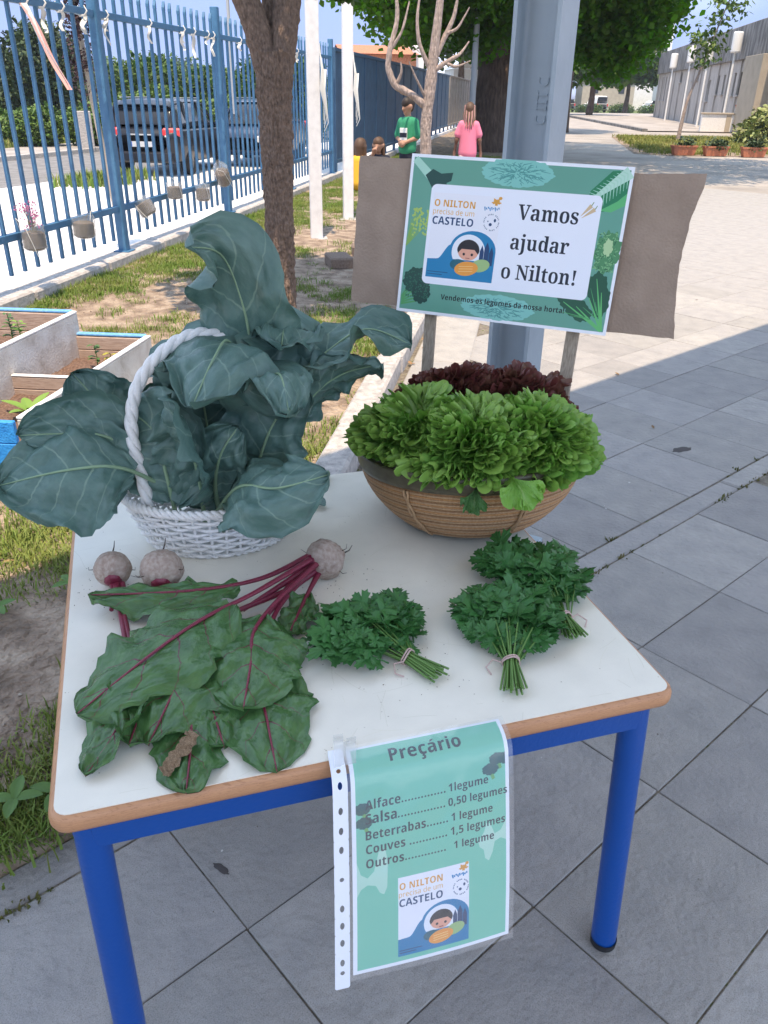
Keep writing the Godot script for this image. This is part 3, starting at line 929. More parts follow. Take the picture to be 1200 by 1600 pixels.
	rows.append(["collard leaf lying low along the basket's back rim", [Vector3(-0.33, 0.59, -1.34), Vector3(-0.35, 0.70, -1.39), Vector3(-0.39, 0.75, -1.41), Vector3(-0.45, 0.76, -1.42)], Vector3(0, 0.7, 0.7), Vector3(0, 0.8, 0.6), 0.066, 0.3, 0.3, 0.05, 0.005])
	rows.append(["dark collard leaf filling the shadow under the arched one", [Vector3(-0.29, 0.58, -1.32), Vector3(-0.315, 0.70, -1.34), Vector3(-0.325, 0.79, -1.345), Vector3(-0.335, 0.86, -1.34)], Vector3(0.15, 0.1, 1), Vector3(0.1, 0.1, 1), 0.075, 0.4, 0.4, 0.05, 0.005])
	for k in rows.size():
		var r: Array = rows[k]
		var l := LeafSpec.new()
		l.mid = r[1]
		l.up0 = r[2].normalized()
		l.up1 = r[3].normalized()
		l.half = r[4] * 1.18
		l.curl_l = r[5]
		l.curl_r = r[6]
		l.stem = r[7] + 0.12
		l.ruffle = r[8] * 1.9
		l.waves = 3.4
		l.warp = 0.045
		l.sd = 200 + k
		l.nv = 6.0
		l.bump = 0.0045
		l.jag = 0.08
		l.peak = 0.82
		l.stalk_r = 0.0065
		l.rows = 44
		l.cols = 25
		var t := thing("collard_leaf", r[0], "leaf", Vector3.ZERO, 0.0, g)
		make_leaf(t, l, M.collard, M.collard_rib)
	# broken stalk lying on the table
	var st := thing("collard_stalk", "curved piece of green stalk lying between basket and bowl", "stalk")
	var mb := MB.new()
	mb.tube(PackedVector3Array([Vector3(-0.122, TABLE_TOP + 0.010, -1.565), Vector3(-0.142, TABLE_TOP + 0.012, -1.545), Vector3(-0.153, TABLE_TOP + 0.012, -1.51), Vector3(-0.153, TABLE_TOP + 0.011, -1.47), Vector3(-0.140, TABLE_TOP + 0.009, -1.43)]), PackedFloat32Array([0.0075, 0.0085, 0.0085, 0.0075, 0.004]), 10)
	part("stalk", mb, M.collard_rib, st)
	mb = MB.new()
	leaf_blade(mb, Vector3(-0.146, TABLE_TOP + 0.010, -1.44), Vector3(-0.118, TABLE_TOP + 0.012, -1.415), Vector3.UP, 0.03, 0.1)
	part("leaf_shred", mb, M.collard, st)

# ---------------------------------------------------------------- wicker bowl with lettuce
const BOWL := Vector3(0.168, TABLE_TOP, -1.405)

func build_bowl() -> void:
	M.reed = mottled([[0.0, lin(0.21, 0.11, 0.052)], [0.4, lin(0.40, 0.245, 0.125)], [0.7, lin(0.53, 0.355, 0.20)], [1.0, lin(0.68, 0.50, 0.31)]], 0.035, 0.12, 0.6, 2.0, 0.12, 151, 5, false)
	M.reed.uv1_scale = Vector3(9.0, 60.0, 9.0)
	M.reed2 = M.reed.duplicate()
	M.reed2.albedo_color = Color(0.80, 0.74, 0.66)
	M.reed3 = M.reed.duplicate()
	M.reed3.albedo_color = Color(1.0, 0.92, 0.8)
	M.rim_band = mottled([[0.0, lin(0.05, 0.043, 0.024)], [0.5, lin(0.085, 0.075, 0.042)], [1.0, lin(0.13, 0.115, 0.065)]], 0.02, 0.2, 0.5, 1.0, 0.1, 153)
	M.rim_band.clearcoat_enabled = true
	M.rim_band.clearcoat = 0.25
	M.rim_band.clearcoat_roughness = 0.35
	var t := thing("wicker_bowl", "round brown reed bowl with dark rim band full of lettuce", "bowl", BOWL)
	t.rotation = Vector3(deg_to_rad(-7.0), 0.3, 0)
	var R := 0.211
	var H := 0.128
	var rad := func(y: float) -> float:
		return 0.122 + (R - 0.122) * pow(sin(clampf(y / H, 0, 1) * PI * 0.5), 0.80)
	# shell behind the reeds
	var prof := PackedVector2Array([Vector2(0, 0.004)])
	for k in 12:
		var y := 0.006 + (H - 0.006) * k / 11.0
		prof.append(Vector2(rad.call(y) - 0.005, y))
	for k in 11:
		var y := H - (H - 0.014) * k / 10.0
		prof.append(Vector2(rad.call(y) - 0.011, y))
	prof.append(Vector2(0, 0.014))
	var mb := MB.new()
	mb.lathe(prof, 64)
	part("shell", mb, M.rim_band, t)
	# reeds: one ring each, lightly wavering
	rng.seed = 66
	var f := FastNoiseLite.new()
	f.frequency = 1.2
	for r in 27:
		var k := (r + 0.5) / 27.0
		var y := 0.004 + 0.113 * pow(k, 0.9)
		var rr: float = rad.call(y) - 0.002
		var p := PackedVector3Array()
		for i in 97:
			var a := TAU * i / 96.0
			var w := f.get_noise_2d(cos(a) * 2.0 + r * 5.0, sin(a) * 2.0)
			p.append(Vector3(cos(a) * (rr + 0.0012 * w), y + 0.0011 * w, sin(a) * (rr + 0.0012 * w)))
		mb = MB.new()
		mb.tube(p, PackedFloat32Array([rng.randf_range(0.0017, 0.0022)]), 6, false)
		part("reed", mb, [M.reed, M.reed2, M.reed, M.reed3][r % 4], t)
	# dark band and upright straps
	mb = MB.new()
	mb.lathe(PackedVector2Array([Vector2(R - 0.006, 0.114), Vector2(R + 0.001, 0.115), Vector2(R + 0.005, 0.124), Vector2(R + 0.006, 0.142), Vector2(R + 0.004, 0.147), Vector2(R - 0.002, 0.147), Vector2(R - 0.005, 0.142), Vector2(R - 0.008, 0.116)]), 72)
	part("rim_band", mb, M.rim_band, t)
	for k in 6:
		var a := TAU * k / 6.0 + 0.42
		for e in 2:
			var p := PackedVector3Array()
			for i in 14:
				var y := 0.003 + 0.109 * i / 13.0
				var rr: float = rad.call(y) + 0.0024
				var b := a + (e - 0.5) * 0.02 + 0.01 * sin(i * 1.4 + e * PI)
				p.append(Vector3(cos(b) * rr, y, sin(b) * rr))
			mb = MB.new()
			mb.tube(p, PackedFloat32Array([0.0026]), 6)
			part("strap", mb, M.reed, t)

# a frilled lettuce leaf: a fan from the origin towards +z, its outer part thrown into ruffles
func frilled_leaf(len: float, open: float, lift: float, droop: float, frill: float, waves: float, sd: int, base: Color, edge: Color, rib: Color, rows := 18, cols := 301) -> Mesh:
	var f := FastNoiseLite.new()
	f.seed = sd
	f.frequency = 1.0
	var p := PackedVector3Array()
	var cs := PackedColorArray()
	for i in rows:
		var r := pow(float(i) / (rows - 1), 0.8)
		for j in cols:
			var k := float(j) / (cols - 1) * 2.0 - 1.0
			var a1 := smoothstep(0.40, 1.0, r)
			var a2 := smoothstep(0.72, 1.0, r)
			var w1 := waves * k * 2.6 + 1.2 * f.get_noise_1d(k * 3.0) + sd
			var w2 := waves * 3.4 * k * 2.6 + 2.0 * f.get_noise_1d(k * 5.0 + 40.0) + sd * 2.0
			var th := open * k + 0.10 * a1 * cos(w1) + 0.035 * a2 * cos(w2)
			var l := len * (0.80 + 0.20 * cos(k * 1.5)) * (1.0 + 0.10 * f.get_noise_1d(k * 4.0 + 9.0) * a1 + 0.07 * a2 * sin(w2 * 0.9))
			var q := Vector3(sin(th) * r * (0.55 + 0.45 * r), 0, cos(th) * r) * l
			var up := lift * r - droop * r * r
			q.y = len * up + 0.12 * len * k * k * r
			q.y += frill * (a1 * sin(w1) + 0.75 * a2 * sin(w2)) + frill * 1.1 * a1 * f.get_noise_2d(k * 2.2, r * 2.0 + 5.0)
			q.z += frill * 0.5 * a2 * sin(w2 + 1.5)
			q.y += 0.0022 * f.get_noise_2d(k * 9.0, r * 9.0)
			p.append(q)
			var col := base.lerp(edge, clampf(a1 * 0.9 + 0.35 * f.get_noise_2d(k * 5.0, r * 5.0 + 40.0), 0, 1))
			col = col.lerp(rib, (1.0 - smoothstep(0.02, 0.10, absf(k))) * (1.0 - r) * 0.9)
			cs.append(col)
	var mb := MB.new()
	mb.grid(p, rows, cols, false, PackedVector2Array(), cs)
	return mb.mesh()

func build_lettuce() -> void:
	M.lettuce = mat(Color.WHITE, 0.42, 0.5)
	M.lettuce.vertex_color_use_as_albedo = true
	M.lettuce.backlight_enabled = true
	M.lettuce.backlight = Color(0.35, 0.55, 0.12)
	M.red_lettuce = mat(Color.WHITE, 0.42, 0.5)
	M.red_lettuce.vertex_color_use_as_albedo = true
	M.red_lettuce.backlight_enabled = true
	M.red_lettuce.backlight = Color(0.3, 0.12, 0.08)
	var green := []
	var red := []
	for k in 7:
		green.append(frilled_leaf(0.118 + 0.01 * (k % 3), 1.0 + 0.1 * (k % 2), 0.30, 0.34, 0.0112, 10.6 + 0.9 * (k % 3), 300 + k, Color(0.12, 0.28, 0.045), Color(0.22 + 0.02 * (k % 3), 0.43, 0.085), Color(0.38, 0.50, 0.20)))
		red.append(frilled_leaf(0.122 + 0.008 * (k % 3), 0.95, 0.30, 0.25, 0.0108, 10.6 + 0.9 * (k % 3), 320 + k, Color(0.12, 0.14, 0.05), Color(0.155, 0.045, 0.040), Color(0.16, 0.20, 0.08)))
	var heads := [
		[green, M.lettuce, "bright green curly lettuce filling the left of the bowl", Vector3(-0.100, 0.138, 0.012), 1.02, 401, Vector3(0.0, 0, 0.05)],
		[green, M.lettuce, "bright green curly lettuce at the front middle of the bowl", Vector3(-0.006, 0.146, 0.080), 0.98, 402, Vector3(0.08, 0, 0.0)],
		[green, M.lettuce, "bright green curly lettuce at the front right, one leaf poking over the rim", Vector3(0.096, 0.142, 0.058), 1.0, 403, Vector3(0.05, 0, -0.08)],
		[red, M.red_lettuce, "dark red curly lettuce at the back middle of the bowl", Vector3(-0.030, 0.146, -0.105), 0.95, 404, Vector3(-0.1, 0, 0.1)],
		[red, M.red_lettuce, "dark red curly lettuce at the back right against the stake", Vector3(0.085, 0.146, -0.098), 0.95, 405, Vector3(-0.05, 0, -0.1)]]
	for h in heads:
		var t := thing("red_lettuce" if h[0] == red else "green_lettuce", h[2], "lettuce", BOWL + h[3], 0.0, "lettuces in the bowl")
		t.rotation = h[6]
		t.scale = Vector3(1.10, 0.78, 1.10) if h[0] == green else Vector3(1.08, 0.85, 1.0)
		rng.seed = h[5]
		var n := 42
		for i in n:
			var k := float(i) / (n - 1)          # outer leaves first
			var o := part("leaf", h[0][i % 7], h[1], t)
			var tilt := lerpf(0.12, 1.25, pow(k, 0.8)) + rng.randf_range(-0.28, 0.28)
			var yaw := i * 2.39996 + rng.randf_range(-0.25, 0.25)
			var hp: Vector3 = h[3]
			var outward := Vector3(sin(yaw), 0, cos(yaw)).dot(Vector3(hp.x, 0, hp.z).normalized()) * minf(1.0, Vector2(hp.x, hp.z).length() / 0.09)
			tilt = maxf(tilt, 0.40 * maxf(0.0, outward) + 0.06)
			var sc: float = h[4] * (1.0 - 0.06 * maxf(0.0, outward)) * lerpf(1.0, 0.92, k) * rng.randf_range(0.88, 1.1)
			o.transform = Transform3D(Basis(Vector3.UP, yaw) * Basis(Vector3.RIGHT, -tilt) * Basis(Vector3.BACK, rng.randf_range(-0.2, 0.2)) * Basis.from_scale(Vector3.ONE * sc), Vector3(0, 0.005 + 0.02 * k, 0))
	# a few loose leaves that hang over the front rim
	var t := thing("lettuce_leaf", "loose yellow-green lettuce leaf hanging over the bowl's front rim", "leaf", BOWL + Vector3(0.045, 0.172, 0.196))
	var o := part("leaf", frilled_leaf(0.062, 1.0, 0.1, 0.25, 0.006, 3.5, 350, Color(0.16, 0.36, 0.05), Color(0.20, 0.42, 0.06), Color(0.34, 0.48, 0.18)), M.lettuce, t)
	o.rotation = Vector3(0.35, 0.5, 0.0)
	t = thing("lettuce_leaf", "torn dark lettuce leaf hanging down over the bowl's dark band", "leaf", BOWL + Vector3(-0.015, 0.160, 0.208))
	o = part("leaf", frilled_leaf(0.045, 0.7, 0.1, 0.2, 0.004, 3.0, 351, Color(0.06, 0.16, 0.04), Color(0.07, 0.19, 0.05), Color(0.2, 0.3, 0.12)), M.lettuce, t)
	o.rotation = Vector3(1.0, -0.3, 0.0)

# ---------------------------------------------------------------- beetroots
func build_beets() -> void:
	M.beet_leaf = mat(Color.WHITE, 0.27, 0.5)
	crinkle(M.beet_leaf, 0.45)
	M.beet_leaf.albedo_texture = leaf_texture(512, Color(0.046, 0.122, 0.037), Color(0.085, 0.19, 0.06), Color(0.13, 0.022, 0.042), 5.0, 0.0065, 161)
	M.beet_leaf.backlight_enabled = true
	M.beet_leaf.backlight = Color(0.1, 0.2, 0.05)
	M.beet_stalk = mottled([[0.0, lin(0.10, 0.008, 0.022)], [0.5, lin(0.19, 0.018, 0.045)], [1.0, lin(0.30, 0.05, 0.09)]], 0.03, 0.06, 0.38, 1.0, 0.1, 163)
	M.beet_skin = mottled([[0.0, lin(0.24, 0.155, 0.125)], [0.4, lin(0.39, 0.31, 0.255)], [0.7, lin(0.47, 0.39, 0.33)], [1.0, lin(0.60, 0.54, 0.47)]], 0.02, 0.09, 0.75, 1.0, 0.05, 165)
	M.root_hair = mat(lin(0.07, 0.05, 0.04), 0.9)
	M.withered = mottled([[0.0, lin(0.10, 0.06, 0.035)], [0.5, lin(0.25, 0.17, 0.10)], [1.0, lin(0.40, 0.30, 0.20)]], 0.04, 0.05, 0.9, 3.0, 0.1, 167)
	var T := TABLE_TOP
	var bulb := func(t: Node3D, c: Vector3, r: float, crown_dir: Vector3, sd: int) -> void:
		var f := FastNoiseLite.new()
		f.seed = sd
		f.frequency = 1.0
		var z := crown_dir.normalized()
		var x := z.cross(Vector3.UP).normalized()
		var b := Basis(x, z.cross(x), z)
		var p := PackedVector3Array()
		for i in 25:
			var th := PI * i / 24.0
			for j in 33:
				var a := TAU * j / 32.0
				var d := Vector3(sin(th) * cos(a), sin(th) * sin(a), cos(th))
				var rr := r * (1.0 + 0.10 * f.get_noise_3dv(d * 1.5) + 0.03 * f.get_noise_3dv(d * 5.0))
				var q := d * rr
				q.z *= 0.92
				if d.z < -0.8: q.z -= r * 0.25 * pow((-d.z - 0.8) / 0.2, 2.0)
				p.append(c + b * q)
		var mb := MB.new()
		mb.grid(p, 25, 33, true)
		part("bulb", mb, M.beet_skin, t)
		# scarred crown where the stalks leave
		var cr := PackedVector3Array()
		for i in 6:
			for j in 25:
				var a := TAU * j / 24.0
				var q: float = r * [0.46, 0.40, 0.33, 0.24, 0.12, 0.0][i]
				q *= 1.0 + 0.18 * f.get_noise_2d(cos(a) * 3.0, sin(a) * 3.0)
				cr.append(c + b * Vector3(cos(a) * q, sin(a) * q, r * [0.84, 0.93, 0.99, 1.03, 1.05, 1.055][i]))
		mb = MB.new()
		mb.grid(cr, 6, 25, true, PackedVector2Array(), PackedColorArray(), true)
		part("crown_scar", mb, M.beet_stalk, t)
		# hair roots and the thin tail
		rng.seed = sd
		for k in 3:
			mb = MB.new()
			var d := Vector3(rng.randf_range(-1, 1), rng.randf_range(-0.3, 0.6), rng.randf_range(-1, 1)).normalized()
			var q := c + d * r * 0.98
			mb.tube(PackedVector3Array([q, q + d * r * 0.25, q + d * r * 0.45 + Vector3(rng.randf_range(-0.008, 0.008), 0.006, 0)]), PackedFloat32Array([0.0009, 0.0006, 0.0003]), 4, false)
			part("hair_root", mb, M.root_hair, t)
		mb = MB.new()
		var tail := c - z * r * 1.05
		mb.tube(PackedVector3Array([tail, tail - z * 0.012 + Vector3(0.004, 0.005, 0), tail - z * 0.016 + Vector3(0.006, 0.014, 0.0)]), PackedFloat32Array([0.0018, 0.001, 0.0005]), 5, false)
		part("tap_root", mb, M.root_hair, t)
	var leaf := func(t: Node3D, mid: Array, half: float, stem: float, sd: int, cl: float, cr: float, lift: float, tilt := Vector3.ZERO) -> MeshInstance3D:
		var l := LeafSpec.new()
		for q in mid: l.mid.append(q + Vector3(0, lift, 0))
		l.up0 = (Vector3.UP + tilt).normalized()
		l.up1 = (Vector3.UP + tilt).normalized()
		l.half = half
		l.stem = stem
		l.curl_l = cl
		l.curl_r = cr
		l.ruffle = 0.0095
		l.waves = 4.6
		l.nv = 5.0
		l.bump = 0.0045
		l.warp = 0.012
		l.jag = 0.24
		l.peak = 0.80
		l.sd = sd
		l.floor_y = T + 0.0015
		l.stalk_r = 0.0062
		l.rows = 46
		l.cols = 25
		return make_leaf(t, l, M.beet_leaf, M.beet_stalk, "leaf", "stalk")
	# the beetroot at the right with its long stalks
	var r := thing("beetroot", "beetroot at the right end with long crimson stalks and big leaves", "beetroot", Vector3.ZERO, 0.0, "beetroots on the table")
	bulb.call(r, Vector3(-0.100, T + 0.0335, -1.168), 0.035, Vector3(-0.75, 0.1, 0.65), 501)
	leaf.call(r, [Vector3(-0.124, 0.572, -1.160), Vector3(-0.20, 0.565, -1.095), Vector3(-0.303, 0.566, -1.056), Vector3(-0.462, 0.560, -1.048)], 0.042, 0.36, 511, -0.3, -1.0, 0.006, Vector3(0, 0, 0.25))
	leaf.call(r, [Vector3(-0.122, 0.570, -1.142), Vector3(-0.196, 0.575, -1.035), Vector3(-0.260, 0.578, -0.960), Vector3(-0.315, 0.573, -0.883), Vector3(-0.392, 0.545, -0.79)], 0.088, 0.38, 512, -0.4, -0.35, 0.010)
	leaf.call(r, [Vector3(-0.112, 0.566, -1.138), Vector3(-0.162, 0.566, -1.03), Vector3(-0.185, 0.570, -0.945), Vector3(-0.180, 0.565, -0.88), Vector3(-0.178, 0.553, -0.80)], 0.078, 0.45, 513, -0.45, -0.35, 0.008)
	leaf.call(r, [Vector3(-0.118, 0.560, -1.146), Vector3(-0.165, 0.553, -1.03), Vector3(-0.168, 0.550, -0.88), Vector3(-0.146, 0.545, -0.79), Vector3(-0.125, 0.538, -0.715)], 0.070, 0.52, 514, -0.3, -0.25, 0.0)
	leaf.call(r, [Vector3(-0.108, 0.556, -1.140), Vector3(-0.125, 0.548, -1.07), Vector3(-0.141, 0.543, -0.985)], 0.030, 0.35, 515, -0.3, -0.2, 0.0)
	for k in 3:
		var mb := MB.new()
		var e := [Vector3(-0.22, T + 0.012, -1.045), Vector3(-0.19, T + 0.02, -0.98), Vector3(-0.26, T + 0.016, -1.01)]
		mb.tube(PackedVector3Array([Vector3(-0.122 + 0.006 * k, T + 0.034 - 0.004 * k, -1.148), Vector3(-0.15, T + 0.036 - 0.006 * k, -1.10 + 0.006 * k), e[k]]), PackedFloat32Array([0.006, 0.005, 0.0035]), 8)
		part("stalk", mb, M.beet_stalk, r)
	# the middle one
	var m := thing("beetroot", "round middle beetroot standing with its stalks under the leaves", "beetroot", Vector3.ZERO, 0.0, "beetroots on the table")
	bulb.call(m, Vector3(-0.366, T + 0.034, -1.125), 0.0355, Vector3(0.15, -0.35, 0.9), 502)
	leaf.call(m, [Vector3(-0.352, 0.552, -1.098), Vector3(-0.30, 0.548, -1.0), Vector3(-0.272, 0.556, -0.90), Vector3(-0.275, 0.560, -0.83), Vector3(-0.288, 0.545, -0.745)], 0.068, 0.42, 516, -0.35, -0.3, 0.003)
	var dead: MeshInstance3D = leaf.call(m, [Vector3(-0.350, 0.548, -1.094), Vector3(-0.284, 0.543, -0.91), Vector3(-0.245, 0.545, -0.79), Vector3(-0.226, 0.541, -0.675)], 0.050, 0.60, 517, -0.5, -0.3, 0.0)
	leaf.call(m, [Vector3(-0.344, 0.548, -1.094), Vector3(-0.262, 0.543, -0.914), Vector3(-0.222, 0.543, -0.815), Vector3(-0.196, 0.540, -0.752)], 0.042, 0.55, 518, -0.4, -0.3, 0.0)
	for k in 5:
		var mb := MB.new()
		mb.tube(PackedVector3Array([Vector3(-0.372 + 0.008 * k, T + 0.022, -1.100), Vector3(-0.366 + 0.011 * k, T + 0.020, -1.080), Vector3(-0.352 + 0.014 * k, T + 0.010, -1.05)]), PackedFloat32Array([0.005, 0.0048, 0.004]), 8)
		part("stalk", mb, M.beet_stalk, m)
	# withered brown patch
	var wm := MB.new()
	var wn := FastNoiseLite.new()
	wn.seed = 88
	wn.frequency = 1.0
	var wpts := PackedVector3Array()
	for i in 19:
		for j in 9:
			var v := i / 18.0
			var u := j / 8.0 * 2.0 - 1.0
			var hw := 0.0125 * (0.35 + 0.65 * sin(PI * minf(1.0, v * 1.05))) * (1.0 + 0.9 * wn.get_noise_2d(v * 7.0, signf(u) * 4.0))
			wpts.append(Vector3(-0.240 - 0.012 * v + u * hw + 0.006 * sin(v * 6.0), T + 0.021 - 0.008 * v + 0.006 * wn.get_noise_2d(v * 9.0, u * 2.5 + 9.0), -0.765 + 0.068 * v))
	wm.grid(wpts, 19, 9)
	var wp := part("withered_patch", wm, M.withered, m)
	wp.set_meta("label", "dry brown torn patch on the beet leaf")
	# the left one
	var lf := thing("beetroot", "smaller leftmost beetroot half hidden by a leaf", "beetroot", Vector3.ZERO, 0.0, "beetroots on the table")
	bulb.call(lf, Vector3(-0.450, T + 0.030, -1.132), 0.0305, Vector3(0.25, -0.3, 0.9), 503)
	leaf.call(lf, [Vector3(-0.438, 0.550, -1.105), Vector3(-0.37, 0.543, -0.93), Vector3(-0.336, 0.548, -0.80), Vector3(-0.352, 0.540, -0.70)], 0.044, 0.58, 519, 1.2, -0.4, 0.0)
	leaf.call(lf, [Vector3(-0.438, 0.550, -1.105), Vector3(-0.36, 0.543, -0.93), Vector3(-0.318, 0.552, -0.83), Vector3(-0.312, 0.548, -0.745)], 0.040, 0.60, 520, -0.5, 0.6, 0.0)
	for k in 3:
		var mb := MB.new()
		mb.tube(PackedVector3Array([Vector3(-0.444 + 0.008 * k, T + 0.018, -1.108), Vector3(-0.438 + 0.010 * k, T + 0.012, -1.085), Vector3(-0.428 + 0.012 * k, T + 0.008, -1.045)]), PackedFloat32Array([0.0045, 0.004, 0.0035]), 8)
		part("stalk", mb, M.beet_stalk, lf)

# ---------------------------------------------------------------- parsley
func parsley_leaflet(mb: MB, at: Vector3, bs: Basis, s: float, sd: int) -> void:     # three toothed lobes, cupped
	var o := [Vector2(0.0, 0.0), Vector2(-0.13, 0.18), Vector2(-0.34, 0.30), Vector2(-0.52, 0.34), Vector2(-0.46, 0.46), Vector2(-0.56, 0.56), Vector2(-0.40, 0.60), Vector2(-0.36, 0.74), Vector2(-0.22, 0.60), Vector2(-0.14, 0.58), Vector2(-0.22, 0.78), Vector2(-0.12, 0.82), Vector2(-0.10, 0.96), Vector2(0.0, 0.90)]
	for k in range(12, 0, -1): o.append(Vector2(-o[k].x, o[k].y))
	var c := bs * (Vector3(0, 0, 0.42) * s) + at
	var g := 0.8 + 0.4 * fmod(sd * 0.37, 1.0)
	mb.col = Color(0.9 * g, g, 0.9 * g)
	var n := o.size()
	for k in n:
		var a: Vector2 = o[k]
		var b: Vector2 = o[(k + 1) % n]
		var pa := at + bs * (Vector3(a.x, 0.28 * absf(a.x) - 0.22 * a.y * a.y + 0.05 * sin(a.y * 9.0 + sd), a.y) * s)
		var pb := at + bs * (Vector3(b.x, 0.28 * absf(b.x) - 0.22 * b.y * b.y + 0.05 * sin(b.y * 9.0 + sd), b.y) * s)
		mb.tri(pa, c, pb)

func build_parsley() -> void:
	M.parsley = leaf_mat(lin(0.052, 0.165, 0.045), 0.35)
	M.parsley.roughness = 0.4
	M.parsley_stem = mat(lin(0.12, 0.24, 0.055), 0.5)
	M.band = mat(lin(0.58, 0.42, 0.38), 0.7)
	# leaf sprays of three to five leaflets
	var spray := []
	rng.seed = 71
	for v in 6:
		var mb := MB.new()
		mb.col = Color(1.6, 1.35, 1.1)
		mb.tube(PackedVector3Array([Vector3.ZERO, Vector3(0, 0.003, 0.012), Vector3(0, 0.002, 0.024)]), PackedFloat32Array([0.0011, 0.0009, 0.0006]), 4, false)
		for k in 5:
			var side: float = [0.0, 0.75, -0.75, 0.95, -0.95][k]
			var at := Vector3(0, 0.002, [0.022, 0.018, 0.018, 0.008, 0.008][k])
			parsley_leaflet(mb, at, Basis(Vector3.UP, side + rng.randf_range(-0.2, 0.2)) * Basis.from_euler(Vector3(rng.randf_range(-0.35, 0.3), 0, rng.randf_range(-0.4, 0.4))), [0.027, 0.023, 0.023, 0.019, 0.019][k] * rng.randf_range(0.85, 1.15), v * 7 + k)
		spray.append(mb.mesh())
	# each: cut end, tie, middle of the leafy part, radii of the leafy part, label
	var T := TABLE_TOP
	var list := [
		[Vector3(0.080, T + 0.008, -0.896), Vector3(0.040, T + 0.010, -0.934), Vector3(-0.022, T + 0.012, -0.992), 0.060, 0.078, 46, "parsley bunch lying alone in the table's middle, stems pointing right", 601],
		[Vector3(0.182, T + 0.008, -0.866), Vector3(0.187, T + 0.011, -0.924), Vector3(0.194, T + 0.016, -1.018), 0.066, 0.068, 54, "front parsley bunch of the right-hand pair, stems towards the table edge", 602],
		[Vector3(0.292, T + 0.010, -0.992), Vector3(0.286, T + 0.012, -1.035), Vector3(0.252, T + 0.018, -1.140), 0.074, 0.076, 62, "rear parsley bunch of the right-hand pair, near the table's side", 603]]
	for b in list:
		rng.seed = b[7]
		var t := thing("parsley_bunch", b[6], "parsley", Vector3.ZERO, 0.0, "parsley bunches on the table")
		var cut: Vector3 = b[0]
		var tie: Vector3 = b[1]
		var mid: Vector3 = b[2]
		var ax := (mid - tie).normalized()
		var sd := ax.cross(Vector3.UP).normalized()
		for k in 22:
			var a := k * 2.4
			var q := sqrt(k / 22.0)
			var off := sd * cos(a) * 0.010 * q + Vector3.UP * sin(a) * 0.008 * q
			var fan := sd * cos(a) * 0.022 * q + Vector3.UP * (0.004 + sin(a) * 0.007 * q)
			var far := tie + ax * (0.05 + 0.03 * rng.randf()) + sd * cos(a) * 0.05 * q + Vector3.UP * (0.016 + 0.014 * sin(a))
			var mb := MB.new()
			mb.tube(PackedVector3Array([cut + fan * 0.9 + ax * rng.randf_range(-0.008, 0.008), tie + off, far]), PackedFloat32Array([0.0017, 0.0016, 0.001]), 5)
			var o := part("stem", mb, M.parsley_stem, t)
		for k in b[5]:
			var q := Vector2(rng.randf_range(-1, 1), rng.randf_range(-1, 1))
			if q.length() > 1.0: q = q.normalized() * rng.randf_range(0.6, 1.0)
			var h := (1.0 - q.length_squared()) * 0.026
			var p: Vector3 = mid + sd * q.x * b[4] + ax * (q.y * b[3]) + Vector3.UP * (0.004 + h * rng.randf_range(0.3, 1.15))
			var dir: Vector3 = (p - tie + sd * q.x * 0.05).normalized()
			dir.y = rng.randf_range(-0.1, 0.35)
			dir = dir.normalized().rotated(Vector3.UP, rng.randf_range(-0.7, 0.7))
			var x := Vector3.UP.cross(dir).normalized()
			var bs := Basis(x, dir.cross(x), dir) * Basis(Vector3.BACK, rng.randf_range(-0.6, 0.6)) * Basis.from_scale(Vector3.ONE * rng.randf_range(1.15, 1.75))
			p.y = maxf(p.y, T + 0.006)
			var o := part("leaf", spray[rng.randi() % 6], M.parsley, t)
			o.transform = Transform3D(bs, p - dir * 0.03)
		# rubber band with a loose loop
		var mb := MB.new()
		for w in 2:
			var ring := PackedVector3Array()
			for i in 25:
				var a := TAU * i / 24.0
				ring.append(tie + ax * (0.004 * w + 0.002 * sin(a * 2.0)) + sd * cos(a) * 0.0125 + Vector3.UP * (sin(a) * 0.0115))
			mb.tube(ring, PackedFloat32Array([0.0013]), 5, false)
		var lp := tie - sd * 0.012
		if b[7] == 603: lp = tie + sd * 0.012
		var out := -1.0 if b[7] != 603 else 1.0
		mb.tube(PackedVector3Array([lp, lp + sd * 0.014 * out + ax * 0.006, lp + sd * 0.024 * out - ax * 0.006 - Vector3.UP * 0.005, lp + sd * 0.016 * out - ax * 0.016 - Vector3.UP * 0.009]), PackedFloat32Array([0.0012]), 5)
		part("rubber_band", mb, M.band, t)

